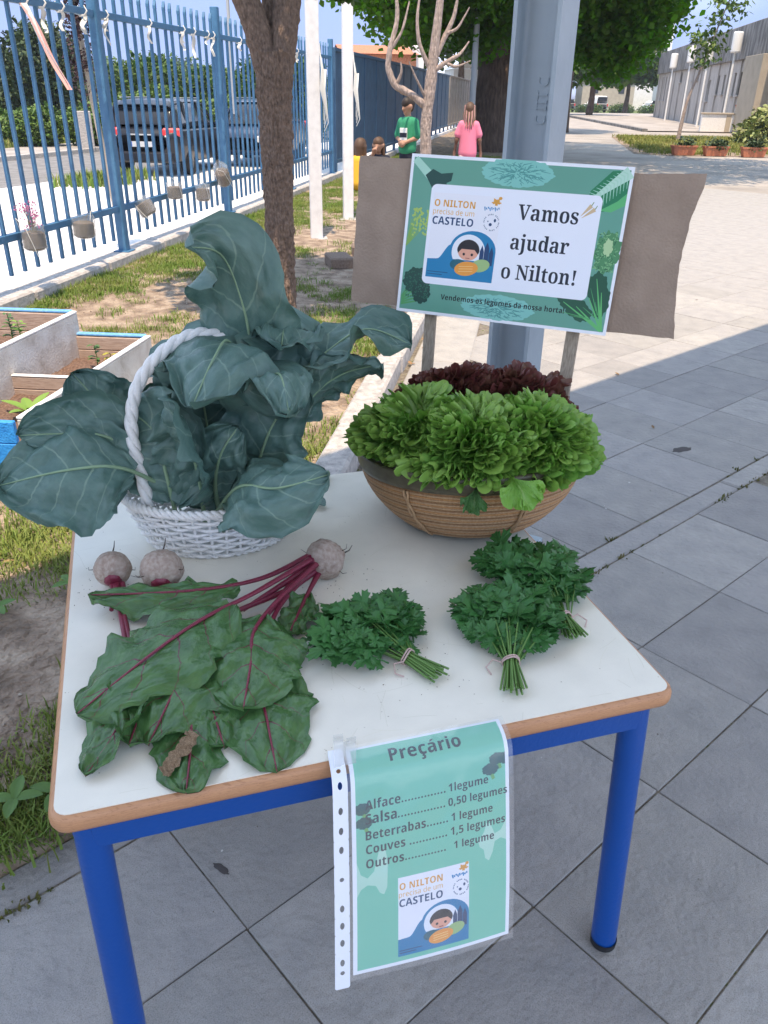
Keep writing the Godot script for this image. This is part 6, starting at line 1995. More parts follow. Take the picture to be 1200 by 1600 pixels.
		for j in d[3]:
			mb = MB.new()
			var a := rng.randf() * TAU
			var y: float = d[2] * rng.randf_range(0.25, 1.0)
			leaf_blade(mb, Vector3(0, y, 0), Vector3(cos(a) * 0.035, y + 0.012, sin(a) * 0.035), Vector3.UP, 0.02, 0.3, 5, 5)
			part("leaf", mb, d[5], s)

func build_steel_post() -> void:
	M.steel = mottled([[0.0, lin(0.30, 0.365, 0.42)], [0.5, lin(0.345, 0.415, 0.47)], [1.0, lin(0.375, 0.445, 0.50)]], 0.01, 1.0, 0.42, 0.5, 0.06, 121)
	var t := thing("steel_post", "grey-blue painted steel column with raised rolled marks behind the sign", "post", Vector3(0.36, 0, -2.2), deg_to_rad(-30.0))
	# H section: web faces local +z
	var o := PackedVector2Array()
	var hw := 0.0585
	var tf := 0.010
	var tw := 0.0045
	var r := 0.011
	var corner := func(cx: float, cy: float, a0: float, a1: float) -> void:
		for k in 7:
			var a := lerpf(a0, a1, k / 6.0)
			o.append(Vector2(cx + cos(a) * r, cy + sin(a) * r))
	o.append(Vector2(-hw, -hw)); o.append(Vector2(-hw + tf, -hw))
	corner.call(-hw + tf + r, -tw - r, PI, PI * 0.5)
	corner.call(hw - tf - r, -tw - r, PI * 0.5, 0.0)
	o.append(Vector2(hw - tf, -hw)); o.append(Vector2(hw, -hw)); o.append(Vector2(hw, hw)); o.append(Vector2(hw - tf, hw))
	corner.call(hw - tf - r, tw + r, 0.0, -PI * 0.5)
	corner.call(-hw + tf + r, tw + r, -PI * 0.5, -PI)
	o.append(Vector2(-hw + tf, hw)); o.append(Vector2(-hw, hw))
	var mb := MB.new()
	for k in o.size():
		var a := o[k]
		var b := o[(k + 1) % o.size()]
		mb.quad(Vector3(b.x, 0.0, b.y), Vector3(a.x, 0.0, a.y), Vector3(a.x, 3.13, a.y), Vector3(b.x, 3.13, b.y))
	part("column", mb, M.steel, t)
	mb = MB.new()
	mb.box(Vector3(0, 0.008, 0), Vector3(0.22, 0.016, 0.22), 0.002)
	part("base_plate", mb, M.steel, t)
	var tm := TextMesh.new()
	tm.font = font_of("Droid Sans")
	tm.font_size = 40
	tm.pixel_size = 0.0009
	tm.depth = 0.0045
	tm.text = "C IIT C"
	var l := part("raised_mark", tm, M.steel, t)
	l.position = Vector3(0.012, 1.26, tw + 0.0012)
	l.rotation.z = PI * 0.5

# ---------------------------------------------------------------- flat print: polygons and lettering filled into an image
class Painter:
	var im: Image
	var w: int
	var h: int
	func _init(ww: int, hh: int, c: Color) -> void:
		w = ww; h = hh
		im = Image.create(w, h, false, Image.FORMAT_RGB8)
		im.fill(c)
	func poly(pts: Array, c: Color) -> void:          # in shares of width and height
		var p := PackedVector2Array()
		for q in pts: p.append(Vector2(q.x * w, q.y * h))
		fill(p, c)
	func fill(p: PackedVector2Array, c: Color) -> void:
		var lo := 1e9
		var hi := -1e9
		for q in p:
			lo = minf(lo, q.y); hi = maxf(hi, q.y)
		for y in range(maxi(0, int(floor(lo))), mini(h - 1, int(ceil(hi))) + 1):
			var yy := y + 0.5
			var xs := []
			for k in p.size():
				var a := p[k]
				var b := p[(k + 1) % p.size()]
				if (a.y <= yy) != (b.y <= yy): xs.append(a.x + (yy - a.y) / (b.y - a.y) * (b.x - a.x))
			xs.sort()
			for k in range(0, xs.size() - 1, 2):
				var x0 := maxi(0, int(round(xs[k])))
				var x1 := mini(w, int(round(xs[k + 1])))
				if x1 > x0: im.fill_rect(Rect2i(x0, y, x1 - x0, 1), c)
	func oval(x: float, y: float, rx: float, ry: float, c: Color, turn := 0.0, wob := 0.0, lobes := 7, ph := 0.0) -> void:
		var p := PackedVector2Array()
		for k in 72:
			var a := TAU * k / 72.0
			var r := 1.0 + wob * sin(a * lobes + ph) + wob * 0.6 * sin(a * (lobes * 2 + 1) + ph * 2.0)
			var q := Vector2(cos(a) * rx * w, sin(a) * ry * h) * r
			p.append(Vector2(x * w, y * h) + q.rotated(turn))
		fill(p, c)
	func line(a: Vector2, b: Vector2, t0: float, t1: float, c: Color) -> void:   # tapering stroke, widths in shares of the height
		var pa := Vector2(a.x * w, a.y * h)
		var pb := Vector2(b.x * w, b.y * h)
		var n := (pb - pa).normalized().orthogonal()
		fill(PackedVector2Array([pa + n * t0 * h * 0.5, pb + n * t1 * h * 0.5, pb - n * t1 * h * 0.5, pa - n * t0 * h * 0.5]), c)
	# lettering: baseline starts at (x, y) and runs to x1; height follows unless given
	func text(s: String, font: Font, x: float, y: float, x1: float, c: Color, stretch := 0.0, turn := 0.0) -> void:
		var t := TextMesh.new()
		t.font = font
		t.font_size = 96
		t.pixel_size = 0.01
		t.depth = 0.0
		t.curve_step = 1.5
		t.text = s
		t.horizontal_alignment = HORIZONTAL_ALIGNMENT_LEFT
		t.vertical_alignment = VERTICAL_ALIGNMENT_TOP
		var arr := t.get_mesh_arrays()
		var v: PackedVector3Array = arr[Mesh.ARRAY_VERTEX]
		var ix = arr[Mesh.ARRAY_INDEX]
		var lo := Vector2(1e9, 1e9)
		var hi := Vector2(-1e9, -1e9)
		for q in v:
			lo = lo.min(Vector2(q.x, q.y)); hi = hi.max(Vector2(q.x, q.y))
		var k := (x1 - x) * w / (hi.x - lo.x)
		var ky := k if stretch <= 0.0 else k * stretch
		var base: float = -font.get_ascent(96) * 0.01
		var idx: PackedInt32Array = ix if ix != null and ix.size() else PackedInt32Array(range(v.size()))
		for i in range(0, idx.size() - 2, 3):
			var tri := PackedVector2Array()
			for j in 3:
				var q := v[idx[i + j]]
				tri.append(Vector2(x * w, y * h) + Vector2((q.x - lo.x) * k, -(q.y - base) * ky).rotated(turn))
			fill(tri, c)
	func tex() -> ImageTexture:
		return ImageTexture.create_from_image(im)

func font_of(family: String, bold := false) -> SystemFont:
	var f := SystemFont.new()
	f.font_names = PackedStringArray([family])
	f.font_weight = 700 if bold else 400
	return f

# the small picture-book cover that both sheets carry, in the box (x, y, bw, bh)
func paint_cover(p: Painter, x: float, y: float, bw: float, bh: float) -> void:
	var at := func(u: float, v: float) -> Vector2: return Vector2(x + u * bw, y + v * bh)
	var sans := font_of("Droid Sans", true)
	var thin := font_of("Droid Sans")
	var navy := Color(0.07, 0.24, 0.42)
	var ochre := Color(0.86, 0.62, 0.22)
	var sea := Color(0.02, 0.50, 0.70)
	p.poly([at.call(0, 0), at.call(1, 0), at.call(1, 1), at.call(0, 1)], Color(0.93, 0.94, 0.97))
	p.text("O NILTON", sans, x + 0.02 * bw, y + 0.155 * bh, x + 0.62 * bw, ochre)
	p.text("precisa de um", thin, x + 0.01 * bw, y + 0.245 * bh, x + 0.62 * bw, Color(0.87, 0.68, 0.36))
	p.text("CASTELO", sans, x + 0.015 * bw, y + 0.365 * bh, x + 0.62 * bw, navy)
	# swirling water and the white cave
	var hill := []
	for k in 13:
		var t := k / 12.0
		hill.append(at.call(0.33 * t, 0.78 - 0.02 * t - 0.17 * smoothstep(0.45, 1.0, t)))
	for k in 15:
		var a := PI * (0.93 - 0.93 * k / 14.0)
		hill.append(at.call(0.66 + 0.34 * cos(a), 0.64 - 0.23 * sin(a)))
	hill.append(at.call(1, 1)); hill.append(at.call(0, 1))
	p.poly(hill, sea)
	p.oval(x + 0.60 * bw, y + 0.66 * bh, 0.245 * bw, 0.205 * bh, Color(0.92, 0.94, 0.97))
	p.poly([at.call(0.34, 0.76), at.call(0.92, 0.76), at.call(0.92, 0.9), at.call(0.34, 0.9)], sea)
	# castle outline
	for c in [[0.80, 0.60, 0.03], [0.87, 0.56, 0.035], [0.94, 0.61, 0.03]]:
		p.poly([at.call(c[0] - c[2], 0.80), at.call(c[0] - c[2], c[1] + 0.04), at.call(c[0], c[1] - 0.035), at.call(c[0] + c[2], c[1] + 0.04), at.call(c[0] + c[2], 0.80)], navy)
	# three stones and a child's head
	p.oval(x + 0.47 * bw, y + 0.82 * bh, 0.12 * bw, 0.065 * bh, Color(0.05, 0.38, 0.45))
	p.oval(x + 0.80 * bw, y + 0.81 * bh, 0.14 * bw, 0.075 * bh, Color(0.62, 0.75, 0.50), -0.25)
	p.oval(x + 0.60 * bw, y + 0.66 * bh, 0.15 * bw, 0.10 * bh, Color(0.90, 0.66, 0.56))
	var hair := []
	for k in 21:
		var a := PI + PI * k / 20.0
		hair.append(at.call(0.60 + 0.165 * cos(a), 0.645 + 0.13 * sin(a)))
	hair.append(at.call(0.75, 0.68)); hair.append(at.call(0.69, 0.63)); hair.append(at.call(0.5, 0.63)); hair.append(at.call(0.45, 0.68))
	p.poly(hair, Color(0.11, 0.10, 0.12))
	for s in [0.54, 0.66]: p.oval(x + s * bw, y + 0.69 * bh, 0.018 * bw, 0.016 * bh, Color(0.1, 0.1, 0.12))
	p.line(at.call(0.57, 0.735), at.call(0.63, 0.735), 0.004, 0.004, Color(0.6, 0.25, 0.22))
	p.oval(x + 0.60 * bw, y + 0.86 * bh, 0.175 * bw, 0.085 * bh, Color(0.93, 0.62, 0.24), -0.15)
	for k in 3: p.line(at.call(0.49, 0.84 + 0.03 * k), at.call(0.70, 0.825 + 0.03 * k), 0.003, 0.003, Color(0.98, 0.84, 0.55))
	for k in 2: p.line(at.call(0.02, 0.93 + 0.03 * k), at.call(0.33 - 0.08 * k, 0.93 + 0.03 * k), 0.004, 0.004, Color(0.03, 0.28, 0.42))
	# publisher's marks: an ochre figure over a blue scrawl, and a ring of small letters
	p.oval(x + 0.92 * bw, y + 0.06 * bh, 0.055 * bw, 0.035 * bh, ochre, 0.0, 0.25, 5)
	p.oval(x + 0.97 * bw, y + 0.015 * bh, 0.025 * bw, 0.018 * bh, ochre)
	for k in 9: p.line(at.call(0.76 + 0.025 * k, 0.12 + 0.01 * (k % 2)), at.call(0.77 + 0.025 * k, 0.165 - 0.012 * (k % 3)), 0.008, 0.005, Color(0.05, 0.50, 0.74))
	for k in 30:
		var a := TAU * k / 30.0
		if k % 5 == 4: continue
		p.line(at.call(0.88 + 0.10 * cos(a), 0.295 + 0.085 * sin(a)), at.call(0.88 + 0.115 * cos(a), 0.295 + 0.1 * sin(a)), 0.004, 0.004, navy)
	p.oval(x + 0.93 * bw, y + 0.27 * bh, 0.016 * bw, 0.02 * bh, navy)
	p.oval(x + 0.87 * bw, y + 0.32 * bh, 0.022 * bw, 0.018 * bh, navy)
	p.oval(x + 0.83 * bw, y + 0.285 * bh, 0.008 * bw, 0.008 * bh, navy)

func crinkled(p: Painter, x: float, y: float, rx: float, ry: float, base: Color, veins: Color, n: int, sd: int) -> void:
	rng.seed = sd
	for k in 9:
		var a := TAU * k / 9.0
		p.oval(x + cos(a) * rx * 0.55, y + sin(a) * ry * 0.5, rx * 0.48, ry * 0.52, base, 0.0, 0.06, 7, k)
	p.oval(x, y, rx * 0.75, ry * 0.8, base)
	for k in n:
		var a := rng.randf() * TAU
		var r0 := rng.randf_range(0.05, 0.7)
		var q := Vector2(x + cos(a) * rx * r0, y + sin(a) * ry * r0)
		var b := a + rng.randf_range(-0.9, 0.9)
		var l := rng.randf_range(0.08, 0.3)
		p.line(q, q + Vector2(cos(b) * rx * l, sin(b) * ry * l), 0.006, 0.002, veins)

func paint_poster() -> ImageTexture:
	var p := Painter.new(1448, 1024, Color(0.93, 0.95, 0.98))
	var green := Color(0.39, 0.63, 0.555)
	p.poly([Vector2(0.014, 0.02), Vector2(0.986, 0.02), Vector2(0.986, 0.98), Vector2(0.014, 0.98)], green)
	rng.seed = 77
	# leek
	p.line(Vector2(0.02, 0.03), Vector2(0.10, 0.13), 0.045, 0.055, Color(0.66, 0.84, 0.77))
	p.poly([Vector2(0.075, 0.125), Vector2(0.108, 0.085), Vector2(0.15, 0.11), Vector2(0.205, 0.10), Vector2(0.20, 0.15), Vector2(0.178, 0.165), Vector2(0.19, 0.19), Vector2(0.12, 0.215)], Color(0.10, 0.29, 0.27))
	# savoy leaves in pale teal
	crinkled(p, 0.50, 0.075, 0.16, 0.085, Color(0.50, 0.77, 0.73), Color(0.30, 0.58, 0.56), 150, 1)
	crinkled(p, 0.49, 0.905, 0.17, 0.08, Color(0.50, 0.77, 0.73), Color(0.30, 0.58, 0.56), 150, 2)
	# cabbage leaf, top right
	p.poly([Vector2(0.986, 0.02), Vector2(0.91, 0.03), Vector2(0.83, 0.15), Vector2(0.82, 0.23), Vector2(0.88, 0.27), Vector2(0.95, 0.25), Vector2(0.986, 0.16)], Color(0.13, 0.50, 0.33))
	p.line(Vector2(0.985, 0.03), Vector2(0.84, 0.20), 0.075, 0.015, Color(0.72, 0.87, 0.80))
	for k in 10:
		var q := Vector2(0.975, 0.04).lerp(Vector2(0.85, 0.19), k / 10.0)
		p.line(q, q + Vector2(-0.035, -0.015), 0.008, 0.002, Color(0.66, 0.85, 0.76))
		p.line(q, q + Vector2(0.005, 0.085), 0.008, 0.002, Color(0.66, 0.85, 0.76))
	p.poly([Vector2(0.986, 0.15), Vector2(0.95, 0.20), Vector2(0.88, 0.26), Vector2(0.93, 0.265), Vector2(0.986, 0.22)], Color(0.36, 0.72, 0.45))
	# flowering herb, left
	for k in 8: p.line(Vector2(0.016, 0.57), Vector2(0.03 + 0.011 * k, 0.34 + 0.02 * absf(k - 3)), 0.008, 0.003, Color(0.50, 0.68, 0.33))
	for k in 70: p.oval(0.03 + rng.randf() * 0.085, 0.33 + rng.randf() * 0.17, 0.005, 0.007, Color(0.66, 0.77, 0.38))
	# broccoli, bottom left
	for k in 6: p.line(Vector2(0.02, 0.90 + 0.01 * k), Vector2(0.05 + 0.01 * k, 0.82 + 0.02 * k), 0.012, 0.01, Color(0.33, 0.62, 0.38))
	p.oval(0.085, 0.79, 0.065, 0.085, Color(0.09, 0.29, 0.24), 0.0, 0.06, 9)
	p.oval(0.115, 0.86, 0.045, 0.075, Color(0.08, 0.26, 0.22), 0.0, 0.06, 9)
	for k in 120: p.oval(0.09 + rng.randf_range(-0.055, 0.06), 0.81 + rng.randf_range(-0.08, 0.09), 0.003, 0.004, Color(0.16, 0.40, 0.31))
	# curly endive, right
	p.oval(0.945, 0.50, 0.055, 0.125, Color(0.30, 0.55, 0.36), 0.1, 0.08, 9)
	for k in 170:
		var q := Vector2(0.945 + rng.randf_range(-0.05, 0.04), 0.5 + rng.randf_range(-0.12, 0.12))
		p.line(q, q + Vector2(rng.randf_range(-0.012, 0.012), rng.randf_range(-0.015, 0.015)), 0.007, 0.004, Color(0.48, 0.70, 0.48) if k % 3 else Color(0.20, 0.42, 0.28))
	p.oval(0.945, 0.47, 0.02, 0.05, Color(0.70, 0.83, 0.62), 0.0, 0.1, 6)
	# chard, bottom right
	for c in [[0.93, 0.72, 0.045, 0.10, -0.1], [0.955, 0.80, 0.035, 0.10, 0.1], [0.86, 0.86, 0.07, 0.06, 0.5], [0.82, 0.83, 0.06, 0.04, 0.4]]:
		p.oval(c[0], c[1], c[2], c[3], Color(0.10, 0.33, 0.23), c[4], 0.07, 7)
	for c in [[0.92, 0.66], [0.95, 0.74], [0.85, 0.84], [0.79, 0.82], [0.90, 0.78]]:
		p.line(Vector2(0.975, 0.975), Vector2(c[0], c[1]), 0.018, 0.004, Color(0.38, 0.73, 0.42))
		p.line(Vector2(0.95, 0.94).lerp(Vector2(c[0], c[1]), 0.3), Vector2(c[0] - 0.02, c[1] + 0.06), 0.008, 0.002, Color(0.30, 0.62, 0.37))
	# white panel with round corners
	var white := Color(0.93, 0.95, 0.99)
	var pan := []
	var cs := [Vector2(0.862, 0.762), Vector2(0.138, 0.762), Vector2(0.138, 0.212), Vector2(0.862, 0.212)]
	for k in 4:
		for i in 9:
			var a := PI * 0.5 * (k + i / 8.0)
			pan.append(cs[k] + Vector2(cos(a) * 0.027, sin(a) * 0.038))
	p.poly(pan, white)
	paint_cover(p, 0.127, 0.225, 0.322, 0.53)
	var serif := font_of("Droid Serif", true)
	var ink := Color(0.09, 0.12, 0.18)
	p.text("Vamos", serif, 0.526, 0.350, 0.797, ink, 1.12)
	p.text("ajudar", serif, 0.512, 0.532, 0.776, ink, 1.12)
	p.text("o Nilton!", serif, 0.488, 0.716, 0.826, ink, 1.15)
	p.text("Vendemos os legumes da nossa horta!", font_of("Droid Sans", true), 0.215, 0.893, 0.80, Color(0.05, 0.10, 0.10), 1.05)
	for c in [[0.845, 0.235, 0.805, 0.30], [0.862, 0.255, 0.81, 0.31]]:
		p.line(Vector2(c[0], c[1]), Vector2(c[2], c[3]), 0.026, 0.002, Color(0.83, 0.73, 0.58))
		p.line(Vector2(c[0], c[1]), Vector2(c[0] + 0.008, c[1] - 0.022), 0.006, 0.004, Color(0.50, 0.60, 0.40))
	return p.tex()

func paint_price() -> ImageTexture:
	var p := Painter.new(848, 1200, Color(0.93, 0.95, 0.98))
	p.poly([Vector2(0.026, 0.012), Vector2(0.976, 0.012), Vector2(0.976, 0.984), Vector2(0.026, 0.984)], Color(0.46, 0.78, 0.68))
	rng.seed = 9
	# pale splashes at both sides
	var pale := Color(0.70, 0.87, 0.80)
	p.poly([Vector2(0.026, 0.50), Vector2(0.05, 0.555), Vector2(0.09, 0.575), Vector2(0.13, 0.55), Vector2(0.16, 0.47), Vector2(0.20, 0.46), Vector2(0.215, 0.52), Vector2(0.21, 0.63), Vector2(0.19, 0.66), Vector2(0.165, 0.65), Vector2(0.14, 0.615), Vector2(0.09, 0.605), Vector2(0.05, 0.62), Vector2(0.026, 0.65)], pale)
	p.poly([Vector2(0.976, 0.46), Vector2(0.94, 0.50), Vector2(0.90, 0.51), Vector2(0.87, 0.46), Vector2(0.845, 0.455), Vector2(0.83, 0.49), Vector2(0.79, 0.53), Vector2(0.80, 0.555), Vector2(0.825, 0.57), Vector2(0.835, 0.61), Vector2(0.86, 0.625), Vector2(0.885, 0.59), Vector2(0.90, 0.545), Vector2(0.94, 0.535), Vector2(0.976, 0.55)], pale)
	# small broccoli
	for b in [[0.925, 0.185], [0.878, 0.225], [0.985, 0.19], [0.065, 0.275], [0.075, 0.335]]:
		p.line(Vector2(b[0] + 0.004, b[1] + 0.012), Vector2(b[0] + 0.02, b[1] + 0.045), 0.018, 0.014, Color(0.42, 0.66, 0.36))
		for k in 7:
			p.oval(b[0] + 0.03 * cos(k * 0.9), b[1] + 0.013 * sin(k * 0.9), 0.026, 0.013, Color(0.12, 0.33, 0.32), 0.0, 0.08, 6)
	p.poly([Vector2(0.976, 0), Vector2(1, 0), Vector2(1, 1), Vector2(0.976, 1)], Color(0.93, 0.95, 0.98))
	p.poly([Vector2(0, 0), Vector2(0.026, 0), Vector2(0.026, 1), Vector2(0, 1)], Color(0.93, 0.95, 0.98))
	var b := font_of("Droid Sans", true)
	var ink := Color(0.13, 0.19, 0.22)
	p.text("Preçário", b, 0.252, 0.103, 0.708, Color(0.22, 0.27, 0.31), 1.05)
	var lines := [["Alface", "1legume", 0.282, 0.604, 0.862, 0.30], ["Salsa", "0,50 legumes", 0.343, 0.600, 0.986, 0.275], ["Beterrabas", "1 legume", 0.410, 0.618, 0.888, 0.455], ["Couves", "1,5 legumes", 0.470, 0.612, 0.970, 0.325], ["Outros", "1 legume", 0.532, 0.632, 0.895, 0.315]]
	for l in lines:
		p.text(l[0], b, 0.083, l[2], l[5], ink, 1.05)
		p.text(l[1], b, l[3], l[2], l[4], ink, 1.05)
		var x: float = l[5] + (0.032 if l[0] == "Couves" else 0.012)
		while x < 0.592:
			p.oval(x, l[2] - 0.004, 0.0055, 0.004, ink)
			x += 0.0205
	paint_cover(p, 0.276, 0.603, 0.452, 0.36)
	return p.tex()

func build_sign() -> void:
	var t := thing("cardboard_sign", "brown cardboard sign with green vegetable poster on two wooden stakes", "sign")
	t.position = Vector3(0.2291, 1.0187, -1.6)
	t.basis = Basis.from_euler(Vector3(deg_to_rad(-11.506), deg_to_rad(-19.424), deg_to_rad(-1.109)), EULER_ORDER_YXZ)
	M.cardboard = mottled([[0.0, lin(0.28, 0.215, 0.168)], [0.5, lin(0.325, 0.252, 0.198)], [1.0, lin(0.37, 0.29, 0.23)]], 0.012, 0.5, 0.95, 1.2, 0.15, 31, 5, false)
	M.flute = mat(lin(0.36, 0.27, 0.19), 0.95)
	# board outline with torn edges, slightly bowed, flutes pressed in
	var f := FastNoiseLite.new()
	f.seed = 21
	f.frequency = 5.0
	var cols := 61
	var rows := 25
	var front := PackedVector3Array()
	var back := PackedVector3Array()
	for i in rows:
		var v := float(i) / (rows - 1)
		for j in cols:
			var u := float(j) / (cols - 1)
			var xl := -0.324 + 0.007 * v + 0.0035 * f.get_noise_1d(v * 1.3)
			var xr := 0.333 - 0.016 * sin(v * PI) * (1.0 if v > 0.2 else v * 5.0) + 0.003 * f.get_noise_1d(v * 1.7 + 4.0)
			var yt := 0.140 + 0.008 * smoothstep(0.85, 1.0, u) + 0.0025 * f.get_noise_1d(u * 2.0 + 9.0)
			var yb := -0.1405 + 0.003 * f.get_noise_1d(u * 2.3 + 15.0)
			var p := Vector3(lerpf(xl, xr, u), lerpf(yt, yb, v), 0)
			# creases: two shallow vertical folds on the right, a turned-over top right corner, a bow
			p.z = -0.006 - 0.008 * pow(absf(u - 0.5) * 2.0, 3.0)
			for cx in [0.235, 0.27, -0.29]:
				p.z -= 0.0016 * exp(-pow((p.x - cx) / 0.004, 2.0))
			var corner := clampf((p.x - 0.26) * 6.0 + (p.y - 0.10) * 9.0, 0, 1)
			p.z -= 0.012 * corner * corner + 0.0025 * f.get_noise_2d(u * 0.25, v * 0.2)
			p.z += 0.004 * sin(corner * PI)
			front.append(p)
			back.append(p + Vector3(0, 0, -0.0045))
	var mb := MB.new()
	mb.grid(front, rows, cols, false, PackedVector2Array(), PackedColorArray(), true)
	mb.grid(back, rows, cols)
	var cb := part("cardboard", mb, M.cardboard, t)
	mb = MB.new()
	var loop := []
	for j in cols: loop.append(j)
	for i in range(1, rows): loop.append(i * cols + cols - 1)
	for j in range(cols - 2, -1, -1): loop.append((rows - 1) * cols + j)
	for i in range(rows - 2, 0, -1): loop.append(i * cols)
	for k in loop.size():
		var a: int = loop[k]
		var b: int = loop[(k + 1) % loop.size()]
		mb.quad(front[a], front[b], back[b], back[a])
	part("cut_edge", mb, M.flute, cb)
	# poster, pasted flat
	M.poster = mat(Color.WHITE, 0.32, 0.5)
	M.poster.albedo_texture = paint_poster()
	mb = MB.new()
	var pc := 25
	var pr := 13
	var pp := PackedVector3Array()
	var pb := PackedVector3Array()
	for i in pr:
		for j in pc:
			var u := float(j) / (pc - 1)
			var v := float(i) / (pr - 1)
			var q := Vector3((u - 0.5) * 0.42, (0.5 - v) * 0.297, 0.0012 + 0.0012 * f.get_noise_2d(u * 0.15, v * 0.1 + 3.0))
			pp.append(q)
			pb.append(q - Vector3(0, 0, 0.0004))
	mb.grid(pp, pr, pc, false, PackedVector2Array(), PackedColorArray(), true)
	var po := part("poster", mb, M.poster, t)
	po.set_meta("label", "green poster with vegetables, a book cover and dark lettering")
	M.paper = mat(lin(0.8, 0.81, 0.82), 0.8)
	mb = MB.new()
	mb.grid(pb, pr, pc)
	part("poster_back", mb, M.paper, po)
	# stakes behind the board
	for s in [[Vector3(-0.155, 0.10, -0.021), Vector3(-0.128, -0.43, -0.021), 0.0115], [Vector3(0.146, 0.10, -0.021), Vector3(0.148, -0.42, -0.021), 0.0125]]:
		mb = MB.new()
		var a: Vector3 = s[0]
		var b: Vector3 = s[1]
		var y := (a - b).normalized()
		var x := Vector3.RIGHT
		x = (x - y * x.dot(y)).normalized()
		mb.box(Vector3.ZERO, Vector3(s[2] * 2.0, a.distance_to(b), 0.012), 0.0015)
		var st := part("stake", mb, M.stake, t)
		st.transform = Transform3D(Basis(x, y, x.cross(y)), (a + b) * 0.5)

func build_price() -> void:
	var t := thing("price_sheet", "green vegetable price list in clear punched plastic sleeve hanging over table edge", "price list", TABLE_AT, TABLE_TURN)
	# where the sleeve runs: x across, s down from its top edge, lift off the paper
	var run := func(x: float, s: float, lift: float) -> Vector3:
		var q := s
		var f := -0.012 + q
		var y := 0.0022
		var nf := 0.0
		var ny := 1.0
		var arc := 0.030 * deg_to_rad(65.0)
		if q > 0.018:
			var a := minf(q - 0.018, arc) / 0.030
			f = 0.006 + 0.030 * sin(a)
			y = 0.0022 - 0.030 * (1.0 - cos(a))
			nf = sin(a)
			ny = cos(a)
			var left := maxf(0.0, q - 0.018 - arc)
			f += left * cos(deg_to_rad(65.0)) - 0.2 * left * left
			y -= left * sin(deg_to_rad(65.0))
			f += 0.004 * sin((x - 0.35) * 12.0) * minf(1.0, left * 6.0)
		return Vector3(x - s * 0.09, TABLE_TOP + y + ny * lift, f + nf * lift)
	M.price = mat(Color.WHITE, 0.5, 0.4)
	M.price.albedo_texture = paint_price()
	var sheet := func(x0: float, x1: float, s0: float, s1: float, lift: float, flip: bool) -> MB:
		var p := PackedVector3Array()
		for i in 33:
			for j in 13:
				p.append(run.call(lerpf(x0, x1, j / 12.0), lerpf(s0, s1, i / 32.0), lift))
		var mb := MB.new()
		mb.grid(p, 33, 13, false, PackedVector2Array(), PackedColorArray(), flip)
		return mb
	part("printed_sheet", sheet.call(0.350, 0.560, 0.0, 0.297, 0.0006, true), M.price, t)
	part("sheet_back", sheet.call(0.350, 0.560, 0.0, 0.297, 0.0, false), M.paper, t)
	# clear film in front and behind
	M.film = mat(Color(0.96, 0.98, 1.0, 0.10), 0.12, 0.5)
	M.film.transparency = BaseMaterial3D.TRANSPARENCY_ALPHA
	M.film.normal_enabled = true
	M.film.normal_texture = noise_tex(0.01, [], 256, 55, 3, 2.0)
	part("clear_film", sheet.call(0.346, 0.566, -0.004, 0.304, 0.0014, true), M.film, t)
	# punched strip
	M.strip = mat(Color(0.93, 0.95, 0.98, 1.0), 0.3, 0.5)
	var mb := MB.new()
	var hs := [0.030, 0.047, 0.078, 0.103, 0.127, 0.165, 0.203, 0.226, 0.249, 0.276, 0.290]
	var edge := -0.004
	for k in hs.size():
		var top := edge
		var bot: float = (hs[k] + hs[k + 1]) * 0.5 if k < hs.size() - 1 else 0.312
		edge = bot
		var small := k in [0, 5, 10]
		var rx := 0.0028
		var ry := 0.0026 if small else 0.0045
		var n := 64
		for i in n:
			var q := []
			for e in 2:
				var a := TAU * (i + e) / n + PI / n
				var d := Vector2(cos(a), sin(a))
				q.append(Vector2(0.3365 + rx * d.x, hs[k] + ry * d.y))
				var hx := 0.0095
				var up: float = hs[k] - top
				var dn: float = bot - hs[k]
				var sc := minf(hx / maxf(absf(d.x), 1e-5), (dn if d.y > 0 else up) / maxf(absf(d.y), 1e-5))
				q.append(Vector2(0.3365 + d.x * sc, hs[k] + d.y * sc))
			var c := []
			for z in q: c.append(run.call(z.x, z.y, 0.0010))
			mb.quad(c[0], c[2], c[3], c[1])
	part("punched_strip", mb, M.strip, t)
	# bits of clear tape that hold it
	M.tape = mat(Color(0.92, 0.93, 0.93, 0.28), 0.2, 0.5)
	M.tape.transparency = BaseMaterial3D.TRANSPARENCY_ALPHA
	for k in 3:
		mb = MB.new()
		var p := PackedVector3Array()
		for i in 9:
			var s := i / 8.0
			for j in 2:
				var x: float = [0.330, 0.345, 0.335][k] + j * 0.013 + s * 0.012
				p.append(Vector3(x, TABLE_TOP + 0.002 + [0.010, 0.006, 0.001][k] * sin(s * PI), 0.012 - s * [0.055, 0.045, 0.04][k]))
		mb.grid(p, 9, 2)
		part("tape", mb, M.tape, t)

